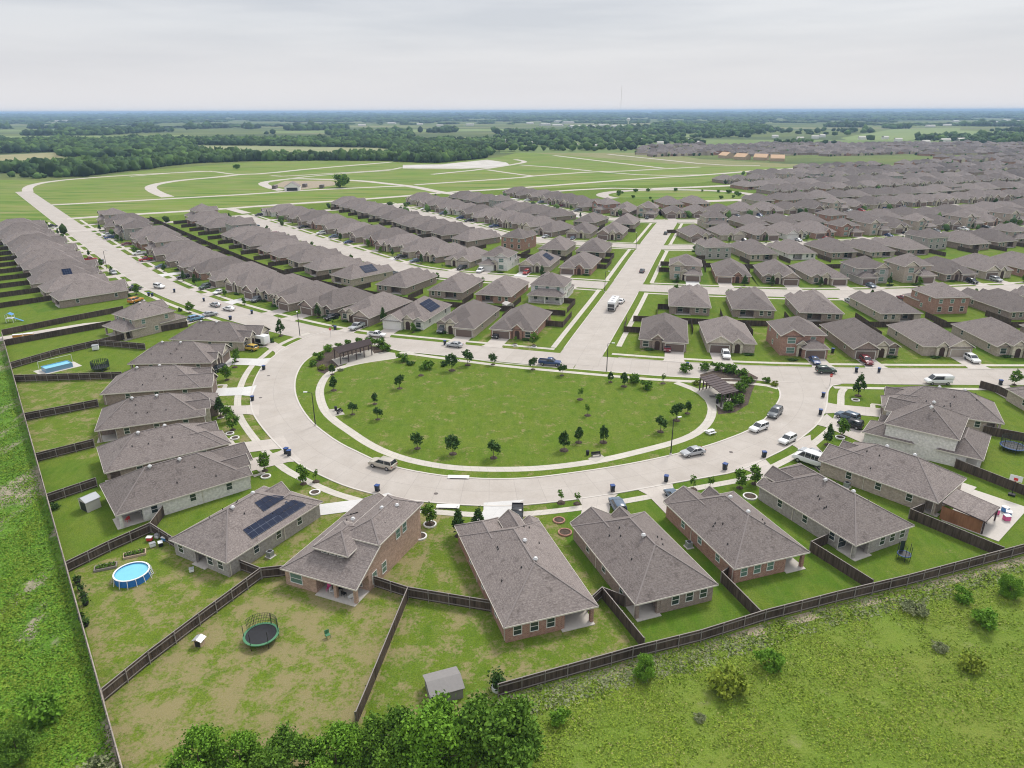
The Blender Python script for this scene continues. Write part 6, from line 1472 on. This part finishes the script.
def shed(p, rot, w, d, h, wm, rm, label, pitch=.45, opening=True, name='garden_shed', front='dark_metal'):
    r = rootat(name, at(*p), rot, label, 'shed', z=.02); m = MB(); m.box(-w/2,w/2,-d/2,d/2,0,h)
    hh = w/2*pitch
    for y in (-d/2,d/2): m.face([(-w/2,y,h),(w/2,y,h),(0,y,h+hh)] if y < 0 else [(w/2,y,h),(-w/2,y,h),(0,y,h+hh)])
    m.build('wall', M[wm], r); rf = MB(); o_ = .18
    for s in (-1,1): rf.face([(0,-d/2-o_,h+hh+.05),(0,d/2+o_,h+hh+.05),(s*(w/2+o_),d/2+o_,h-o_*pitch+.05),(s*(w/2+o_),-d/2-o_,h-o_*pitch+.05)][::s]); rf.face([(0,-d/2-o_,h+hh),(0,d/2+o_,h+hh),(s*(w/2+o_),d/2+o_,h-o_*pitch),(s*(w/2+o_),-d/2-o_,h-o_*pitch)][::-s])
    rf.build('roof', M[rm], r)
    if opening: m = MB(); m.box(-w*.36,w*.36,-d/2-.03,-d/2-.005,.05,h*.85); m.build('door', M[front], r)
    return r
shed((91,508), -.55, 2.3, 2.2, 1.9, 'shed_grey', 'car_silver', 'pale grey garden shed with dark double door beside the cream white brick house')
shed((444,692), .35+1.57, 3.2, 3.6, 1.5, 'wood_grey', 'wood_grey', 'weathered grey low-roofed shed above the bottom edge trees', pitch=.3)
shed((200,645), -.2, .95, .8, .95, 'tan_wood', 'car_silver', 'tiny wooden playhouse against the dark fence in the dry yard', name='playhouse')
shed((704,331), .1, 2.2, 2.0, 1.9, 'shed_grey', 'vent', 'small white roofed shed between the second and third park street houses')
shed((508,310), .5, 2.6, 3.0, 2.1, 'shed_grey', 'shed_grey', 'beige shed behind the street corner house', opening=True)
r = rootat('basketball_hoop', at(1011,497), R(-40), 'portable basketball hoop beside the pale court slab on the right', 'basketball hoop', z=.11)
m = MB(); m.box(-.5,.5,.2,1.0,0,.25); m.build('base', M['black'], r); m = MB(); m.beam((0,.6,.2),(0,.15,3.3),.1,.1); m.build('pole', M['black'], r); m = MB(); m.box(-.9,.9,.0,.05,2.9,3.95); m.build('backboard', M['whitep'], r); m = MB(); m.box(-.3,.3,-.01,-.002,3.05,3.5); m.build('board_square', M['redp'], r); m = MB(); m.ring((0,-.3),.24,.21,3.03,3.06,16); m.build('rim', M['redp'], r)
def planter(p, rot, w, d, label, mat='tan_wood'):
    r = rootat('raised_garden_bed', at(*p), rot, label, 'planter', 'raised garden beds', .02); m = MB()
    for x0,x1,y0,y1 in ((-w/2,w/2,-d/2,-d/2+.12),(-w/2,w/2,d/2-.12,d/2),(-w/2,-w/2+.12,-d/2+.121,d/2-.121),(w/2-.12,w/2,-d/2+.121,d/2-.121)): m.box(x0,x1,y0,y1,0,.35)
    m.build('frame', M[mat], r); m = MB(); m.box(-w/2+.12,w/2-.12,-d/2+.12,d/2-.12,0,.28); m.build('soil', M['mulch'], r)
    g = np.random.default_rng(int(p[0])); n = 160; C = np.c_[g.uniform(-w/2+.2,w/2-.2,n), g.uniform(-d/2+.2,d/2-.2,n), g.uniform(.3,.6,n)]
    me = quads_mesh('plants', C, g.uniform(.08,.16,n), [M['leaf_mid']], seed=int(p[1])); o = bpy.data.objects.new('plants', me); col.objects.link(o); o.parent = r
planter((106,568), R(22), 2.9, 1.3, 'pale wooden garden bed at the left of the two above the round pool', 'rail'); planter((135,555), R(24), 3.0, 1.4, 'green planted garden bed right above the round pool')
def ringbed(p, s_, label, mat='trim'):
    r = rootat('tree_ring', at(*p), 0, label, 'garden edging', 'stone rings on the front lawns', .03); m = MB(); m.ring((0,0),s_,s_-.22,0,.22,18); m.build('edging', M[mat], r); m = MB(); m.cyl((0,0,0),(0,0,.1),s_-.23,s_-.23,18); m.build('mulch', M['mulch'], r)
for p_, s_, l_, mt in [((230,434),.85,'left of two stone rings on the left front lawn','trim'),((235,438.5),.9,'right of two stone rings on the left front lawn','trim'),((266,477),.9,'stone ring below the feathery tree','trim'),((315,493),.95,'square-looking stone edging above the solar panel house','trim'),((559,521),1.0,'upper red brick ring between centre house and brown house','b_red'),((565,533),1.1,'lower red brick ring between centre house and brown house','b_red'),((855.5,400.5),.9,'white stone ring on the bright corner lawn','trim'),((840,438),.95,'pale stone edging near the two dark cars','trim'),((430,525),1.05,'pale stone edging right of the dormer house front','trim'),((420,537),1.1,'pale raised edging at the front right corner of the dormer house','trim'),((750,497),1.2,'dark mulched stone ring left of the grey-brown house wall','trim'),((515,346),.8,'stone ring left on the street corner house lawn','trim'),((534,347.5),.8,'stone ring right on the street corner house lawn','trim')]: ringbed(p_, s_, l_, mt)
# air conditioners
AC = empty('air_conditioner'); m = MB(); m.box(-.6,.6,-.6,.6,0,.1); m.build('pad', M['slab'], AC); m = MB(); m.box(-.42,.42,-.42,.42,.1,.95); m.build('housing', M['steel'], AC); m = MB(); m.cyl((0,0,.952),(0,0,.975),.34,.34,14); m.build('fan_grille', M['dark_metal'], AC)
for key, xx, yy, l_ in (('N8',6.9,-2.0,'beside the solar panel house wall'),('N12',-6.9,1.0,'beside the red-orange house wall'),('N14',-6.9,4.5,'beside the long brown house wall'),('N13',6.9,4,'hidden side of the grey-brown house')):
    x, y = house_pt(key, xx, yy); copy_tree(AC, (x, y, .02), near[key][4], None, 'grey air conditioner on a pale pad '+l_, 'air conditioners', 'air conditioner')
# small colourful things on patios and lawns
def chair(x, y, rot, mat_, label, group='patio chairs'):
    r = rootat('patio_chair', (x, y), rot, label, 'chair', group, .12); m = MB(); m.box(-.28,.28,-.28,.28,.4,.46); m.build('seat', M[mat_], r); m = MB(); m.box(-.28,.28,.24,.3,.47,.95); m.build('backrest', M[mat_], r)
    for a in (-.24,.24):
        for b in (-.24,.24): m = MB(); m.box(a-.025,a+.025,b-.025,b+.025,0,.4); m.build('leg', M[mat_], r)
def toybox(x, y, rot, w, d, h, mat_, name, label, cat, group=None):
    r = rootat(name, (x, y), rot, label, cat, group, .12); m = MB(); m.box(-w/2,w/2,-d/2,d/2,0,h*.8); bevelled(m, 'body', M[mat_], r, min(w,d,h)*.12); m = MB(); m.box(-w/2-.03,w/2+.03,-d/2-.03,d/2+.03,h*.8,h*.9); m.build('lid', M['whitep' if mat_ != 'whitep' else 'steel'], r)
x, y = house_pt('N7', 4.2, -8.7); chair(x, y, -2, 'redp', 'bright red chair on the patio of the cream white brick house')
for i, (lx, ly, mt, l_) in enumerate([(.6,-7.6,'pink','pink'),(1.4,-7.9,'whitep','white'),(3.2,-7.8,'black','black'),(4.4,-8.0,'whitep','white'),(2.0,-7.0,'black','black')]):
    x, y = house_pt('N9', lx, ly); chair(x, y, i*1.3, mt, '%s chair, %s from the left on the cluttered patio of the dormer house' % (l_, ordn(i+1)))
for i, (lx, ly, mt, nm, l_) in enumerate([(1.5,-17.2,'pink','toy_box','pink toy box'),(3.0,-17.0,'bluep','toy_box','blue-green toy box'),(4.2,-16.2,'bluep','toy_box','blue plastic toy box'),(2.4,-15.4,'pink','toy_box','pink plastic toy box')]):
    x, y = house_pt('N14', lx, ly); toybox(x, y, i, .9, .8, 1.0, mt, nm, '%s, %s on the slab beyond the cedar wall' % (l_, ordn(i+1)), 'toy')
for i, (lx, ly) in enumerate([(-3.4,-14.5),(-2.2,-15.2),(-1.0,-14.4),(-2.2,-13.6)]):
    x, y = house_pt('N14', lx, ly); chair(x, y, i*1.57, 'black', '%s of four dark chairs under the cedar patio roof' % ordn(i+1))
for i, (px_, py_, mt, nm, l_) in enumerate([(150,541,'redp','storage_box','red'),(153,547,'whitep','storage_box','white'),(158,538,'whitep','storage_box','pale'),(161,546,'black','storage_box','black'),(165,541,'bluep','storage_box','blue')]):
    x, y = at(px_, py_); toybox(x, y, i*.7, .8, .6, .7, mt, nm, '%s storage box in the heap beside the solar panel house corner' % l_, 'box', 'heap of stored things by the fence')
for i, (px_, py_) in enumerate([(78,583),(81,590),(84,598),(86,605),(82,620),(86,626)]):
    r = rootat('potted_plant', at(px_, py_), 0, 'dark potted plant, %s from the top along the left fence of the pool yard' % ordn(i+1), 'plant', 'pots along the left fence', .02); m = MB(); m.cyl((0,0,0),(0,0,.45),.3,.42,12); m.build('pot', M['black'], r)
    g = np.random.default_rng(i); me = quads_mesh('leaves', g.normal(size=(90,3))*.22+np.array([0,0,.75]), g.uniform(.08,.18,90), [M['leaf_dark']], seed=i); o = bpy.data.objects.new('leaves', me); col.objects.link(o); o.parent = r
r = rootat('potted_tree', at(498,689), 0, 'dark leafy plant in a white round tub at the end of the rear fence', 'plant', None, .02); m = MB(); m.ring((0,0),.75,.6,0,.45,18); m.build('tub', M['whitep'], r); m = MB(); m.cyl((0,0,0),(0,0,.35),.59,.59,16); m.build('soil', M['mulch'], r)
g = np.random.default_rng(77); me = quads_mesh('leaves', g.normal(size=(420,3))*np.array([.4,.4,.55])+np.array([0,0,1.3]), g.uniform(.1,.2,420), [M['leaf_dark']], seed=7); o = bpy.data.objects.new('leaves', me); col.objects.link(o); o.parent = r
x, y = at(328,638); chair(x, y, .6, 'tramp_green', 'dark green low chair alone on the dry lawn right of the trampoline')
x, y = at(96,350); toybox(x, y, .4, 1.6, 1.4, 1.5, 'whitep', 'storage_box', 'white storage box against the bent fence above the trampoline', 'box')
x, y = at(192,572); toybox(x, y, .4, .6, .6, .6, 'whitep', 'storage_box', 'small white box on the lawn behind the solar panel house', 'box')
for i, (px_, py_) in enumerate([(18,338),(29,337)]):
    x, y = at(px_, py_); toybox(x, y, .3, 2.4, 1.0, 1.1, 'car_orange', 'road_barrier', '%s orange barrier across the dead end of the alley' % ('left' if i == 0 else 'right'), 'barrier', 'orange barriers')
x, y = at(11,322); r = rootat('play_set', (x, y), .3, 'blue and white play set in a yard at the left edge', 'play set', None, .02)
m = MB(); m.box(-1,1,-1,1,1.2,1.3); m.build('platform', M['whitep'], r); m = MB(); m.face([(1,-.4,1.3),(3.4,-.4,.1),(3.4,.4,.1),(1,.4,1.3)]); m.face([(1,.4,1.24),(3.4,.4,.04),(3.4,-.4,.04),(1,-.4,1.24)]); m.build('slide', M['bluep'], r); m = MB()
for s in (-1,1): m.face([(0,-1.1,2.9),(0,1.1,2.9),(s*1.1,1.1,2.3),(s*1.1,-1.1,2.3)][::s])
m.build('canopy', M['bluep'], r)
for a in (-.95,.95):
    for b in (-.95,.95): m = MB(); m.beam((a,b,0),(a,b,2.4),.1,.1); m.build('post', M['whitep'], r)
# solar arrays on row houses
def rowsolar(key, n, side, x0, x1, y0, y1):
    for c_ in cand:
        if c_['row'] and c_['row']['key'] == key and c_['n'] == n and 'root' in c_:
            solar(c_['root'], lambda x, y: 2.75+(6.66-abs(x))*.6+.03, x0, x1, y0, y1, .6, side, 3, 4); return
rowsolar('L1f', 3, 1, -5.2, -2.2, -6, -.5) if False else None
rowsolar('L1f', 3, -1, -5.4, -1.6, -4, 3); rowsolar('L1n', 3, 1, 1.8, 4.5, 0, 3); rowsolar('L2f', 2, 1, -5.2, -1.8, -3, 3); rowsolar('L2n', 5, 1, 1.8, 5.2, -2, 4)
# house under construction far off, tree beside it, pale new houses with orange sheathing
r = shed((293,190), .2, 12, 15, 3.0, 'trim', 'cap', 'white new house standing alone in the empty plots', .6, True, 'new_house'); r['category'] = 'house'
for i, (px_, py_) in enumerate([(275,188.5),(305,187),(322,188)]): shed((px_, py_), .1, 3.0, 9, 2.6, 'siding', 'cap', '%s of three dark site cabins near the lone white house' % ordn(i+1), .2, False, 'site_cabin')
tree('far', (340,187.5), 'single large green tree in the empty plots right of the lone white house', 1.25)
tree('far', (237,169), 'small lone tree at the foot of the far woods', .6)
for i, (px_, py_) in enumerate([(726,158),(742,159.5),(761,160),(777,161)]):
    r = shed((px_, py_), .4+.3*i, 14, 17, 3.6, 'tan_wood', 'osb', 'unfinished house with bright orange roof boards, %s of four far right' % ordn(i+1), .6, False, 'unfinished_house'); r['category'] = 'house'
# ------------------------------------------------------------------ far fields, woods and buildings
def field(l, c): structp('field', [atl(l)], .02+.002*len(bpy.data.objects) % .01, layered('field', [c, (.006,5,.4,.6,(c[0]*.8,c[1]*.88,c[2]*.8),(1,3,1)), (.03,4,.5,.7,(c[0]*1.2,c[1]*1.1,c[2]*1.2),(1,3,1))]))
F1 = [[(0,155),(55,152.5),(64,158),(132,160),(95,163.5),(60,165.5),(0,165)], [(170,148),(200,145.5),(260,146),(380,148),(396,152),(330,156),(260,155),(205,153)]]
F2 = [[(0,136),(190,135.2),(190,138.6),(0,141)], [(270,131),(520,128.5),(520,131),(280,133)], [(840,138),(895,129),(960,128),(960,130.5),(1030,133),(1030,135),(930,137),(905,141),(850,141)], [(0,130),(60,129.3),(60,130.6),(0,131.5)], [(640,135.5),(700,134),(700,136.5),(650,138)]]
field(F1[0], (0.30,0.27,0.14)); field(F1[1], (0.27,0.28,0.14))
for l in F2: field(l, (0.19,0.24,0.08))
field([(500,153),(500,136),(640,139),(800,140),(1030,141),(1030,150),(900,147),(640,149),(640,153)], (0.15,0.2,0.06))
def ico(sub):
    bm = bmesh.new(); bmesh.ops.create_icosphere(bm, subdivisions=sub, radius=1); v = np.array([q.co[:] for q in bm.verts]); f = np.array([[w.index for w in q.verts] for q in bm.faces]); bm.free(); return v, f
def wood(name, pts, rad, hgt, sub, label, seed):
    g = np.random.default_rng(seed); v, f = ico(sub); n = len(pts); pts = np.array(pts)
    rr = rad*g.uniform(.6,1.25,(n,1)) if np.isscalar(rad) else np.array(rad)[:,None]*g.uniform(.6,1.25,(n,1)); hh = rr*hgt*g.uniform(.8,1.2,(n,1))
    base_ = v[None]*(1+g.normal(size=(n,len(v),1))*.26)
    V = np.empty((n,len(v),3)); V[:,:,0] = pts[:,0:1]+base_[:,:,0]*rr; V[:,:,1] = pts[:,1:2]+base_[:,:,1]*rr; V[:,:,2] = np.maximum(0, hh*.9+base_[:,:,2]*hh)
    F_ = (f[None]+np.arange(n)[:,None,None]*len(v)).reshape(-1)
    me = bpy.data.meshes.new(name); me.vertices.add(n*len(v)); me.loops.add(len(F_)); me.polygons.add(len(F_)//3)
    me.vertices.foreach_set('co', V.reshape(-1)); me.loops.foreach_set('vertex_index', F_.astype(np.int32)); me.polygons.foreach_set('loop_start', np.arange(len(F_)//3, dtype=np.int32)*3)
    me.materials.append(M['far_leaf']); me.update(); o = bpy.data.objects.new(name, me); col.objects.link(o); tag(o, label, 'woodland', kind='stuff'); return o
from mathutils import noise as mn
def scatter(poly, step, seed, thr=-9):
    g = np.random.default_rng(seed); P = np.array(poly); lo, hi = P.min(0), P.max(0); out_ = []
    for x in np.arange(lo[0], hi[0], step):
        for y in np.arange(lo[1], hi[1], step):
            q = (x+g.uniform(-.5,.5)*step, y+g.uniform(-.5,.5)*step)
            if inframe(*q, 25) and inpoly(*q, poly) and mn.noise(Vector((q[0]*.012, q[1]*.012, seed))) > thr: out_.append(q)
    return out_
W1 = [(-5,172.5),(35,174.5),(58,177.5),(85,176.5),(110,173),(150,169),(170,166),(200,163),(260,161),(330,160.6),(390,160.8),(412,162.5),(440,163),(484,158.5),(492,154),(470,153),(430,153.5),(400,154.5),(385,157.5),(330,159),(260,158.3),(215,156),(170,159),(130,164.5),(95,166),(60,167.5),(30,169.5),(-5,170)]
wood('near_woodland', scatter(atl(W1), 6.3, 31), 4.6, 1.05, 2, 'dark green belt of trees bordering the empty plots on the left', 31)
wood('scrub', scatter(atl([(-5,177),(60,180),(60,176),(30,173),(-5,173)]), 16, 33, .05), 4, .8, 2, 'scattered scrub below the left end of the tree belt', 33)
W2 = [(-5,154),(55,152),(62,157),(130,159.5),(170,158),(205,152.6),(172,148),(200,145.2),(260,145.8),(380,147.8),(398,151.5),(440,150.5),(500,150),(500,142),(300,141),(190,141),(-5,142)]
wood('middle_woodland', scatter(atl(W2), 9.5, 35, -.45), 6.6, .8, 1, 'second broad belt of woods beyond the pale fields', 35)
fields_w = [atl(l) for l in F1+F2]
rb = np.random.default_rng(40); pts = []; rads = []
d_ = 960.0
while d_ < 15000:
    step = max(12, d_*.0075) 
    xw = d_*.80; 
    for x in np.arange(-xw, xw, step):
        q = (x+rb.uniform(-.5,.5)*step, d_+rb.uniform(-.5,.5)*step)
        py_ = proj(*q)
        if d_ < 1720 and (py_[0] < 497): continue
        if any(inpoly(*q, fw) for fw in fields_w): continue
        if py_[1] > 146 and py_[0] > 636 or py_[0] > 495 and py_[1] > 151.5: continue
        nz = mn.noise(Vector((q[0]*.0022, q[1]*.0011, 3)))+.6*mn.noise(Vector((q[0]*.008, q[1]*.004, 9)))
        thr = .16 if d_ < 2300 else (.20 if d_ < 4600 else .0)
        if py_[0] > 495 and d_ < 2300: thr = .0; nz += rb.uniform(-.9,.25)
        if nz < thr: continue
        pts.append(q); rads.append(max(6.0, step*.55))
    d_ += step*1.15
rads = np.array(rads); pts = np.array(pts); nearm = pts[:,1] < 3000
wood('far_woodland', pts[nearm], rads[nearm], .8, 1, 'woods and tree groups filling the middle distance', 41)
rf_ = rads[~nearm]; o = wood('horizon_woodland', pts[~nearm], rf_, .28, 1, 'continuous forest reaching to the horizon', 42)
print('woods', len(pts))
gt = []; rgt = random.Random(23)
for c_ in far+[c for c in cand if c['d'] > 420]:
    if rgt.random() < .5: gt.append((c_['kx']+c_['nx']*rgt.uniform(1,9)+rgt.uniform(-8,8), c_['ky']+c_['ny']*rgt.uniform(1,9)))
    if rgt.random() < .25: gt.append((c_['kx']+c_['nx']*36+rgt.uniform(-8,8), c_['ky']+c_['ny']*36))
wood('garden_trees', gt, 1.8, 1.15, 1, 'countless small garden trees between the far house rows', 55)
for i in range(17):
    a_ = 2*math.pi*i/17+rgt.uniform(-.15,.15); tree('far', (PARK2[0]+(PARK2[2]-4)*math.cos(a_), PARK2[1]+(PARK2[3]-4)*math.sin(a_)), 'small dark tree in the ring round the second, far park', rgt.uniform(.18,.34), 'trees round the far park', world=True)
DB = empty('distant_building'); m = MB(); m.box(-14,14,-8,8,0,6); m.build('wall', M['trim'], DB); m = MB(); f_ = MB(); roof_piece(m, f_, -14.6, 14.6, -8.6, 8.6, 6.0, .3, 'gable', 'gable', axis='x'); m.build('roof', M['shed_grey'], DB)
rd = random.Random(17)
blds = [(56,121.5,1.5),(66,121.2,1.6),(74,121.6,1.2),(108,124,.9),(120,124.5,.8),(150,114.3,4),(137,114.5,3),(310,126.5,1.2),(325,126.8,1),(345,127,1),(362,126,1.2),(392,124,1.4),(420,125,1),(440,126.5,1),(470,125.5,1.2),(360,115.4,4),(530,124,1.2),(545,125.5,1.6),(558,126.2,1.5),(568,123.5,2),(575,127.5,1.6),(590,127.3,1.4),(603,126,1.5),(617,127.2,1.6),(634,126.5,1),(650,127.6,1.2),(665,127.5,1),(560,122.4,2.2),(905,118.8,1.4),(930,127,1.1),(947,126,1),(955,122,1.3),(990,123,2),(1000,124.5,2),(1012,122,2),(1018,126.5,2),(1006,121,1.6),(1022,124,2),(775,138,.8),(800,140,.8),(815,138.5,.9),(822,137.3,.8),(862,139.5,.9),(885,139.2,.8),(898,141.5,.8),(466,147.5,.7),(481,147,.7),(500,149,.8),(505,142.5,1),(530,145,.6),(552,147,.6),(575,147,.6),(598,148,.6),(620,147.5,.6),(560,140,.6),(660,145,.7),(690,142,.7),(700,144.5,.7),(640,141.5,.7),(925,144,.9),(960,141.5,1.2),(945,142,1)]
for i, (px_, py_, s_) in enumerate(blds):
    x, y = at(px_, py_)
    side = 'left' if px_ < 340 else 'middle' if px_ < 680 else 'right'
    if py_ > 135: s_ *= .62
    copy_tree(DB, (x, y, 0), rd.uniform(-.4,.4), (s_*1.0, s_, .7+.2*s_), 'pale low building among the far trees on the %s' % side, 'pale buildings in the far %s' % side, 'building')
x, y = at(628,128.5); r = rootat('water_tower', (x, y), 0, 'white water tower above the far trees right of centre', 'water tower', z=0); m = MB(); m.cyl((0,0,0),(0,0,26),2.5,2,10); m.build('shaft', M['trim'], r); m = MB(); m.cyl((0,0,24),(0,0,30),3,8,14); m.cyl((0,0,30),(0,0,36),8,3,14); m.build('tank', M['vent'], r, True)
x, y = at(620.5,113.6); m = MB(); m.cyl((x,y,0),(x,y,540),3,2,6); tag(m.build('radio_mast', M['trim']), 'thin radio mast rising above the horizon', 'mast')
# haze
hz = MB(); hz.box(-26000,26000,-300,26000,-1.0,72.0)
m = bpy.data.materials.new('haze'); m.use_nodes = True; t = m.node_tree; t.nodes.clear(); mo = t.nodes.new('ShaderNodeOutputMaterial'); pv = t.nodes.new('ShaderNodeVolumePrincipled')
pv.inputs['Color'].default_value = (.50,.72,1.0,1); pv.inputs['Density'].default_value = .000105; pv.inputs['Anisotropy'].default_value = .0
t.links.new(pv.outputs[0], mo.inputs['Volume'])
tag(hz.build('haze', m), 'thin blue haze over the far land', 'haze', kind='stuff')
for rp in list(TP.values())+list(CP.values())+[BP, LP, AC, DB]: drop(rp)
for o in bpy.data.objects:
    if o.get('label') and not 4 <= len(o['label'].split()) <= 16: print('LEN', o.name, o['label'])
_seen = {}
for o in bpy.data.objects:
    if o.get('label') and o.parent is None: _seen.setdefault(o['label'], []).append(o)
for k_, v_ in _seen.items():
    if len(v_) > 1: print('DUP', len(v_), v_[0].name, k_)
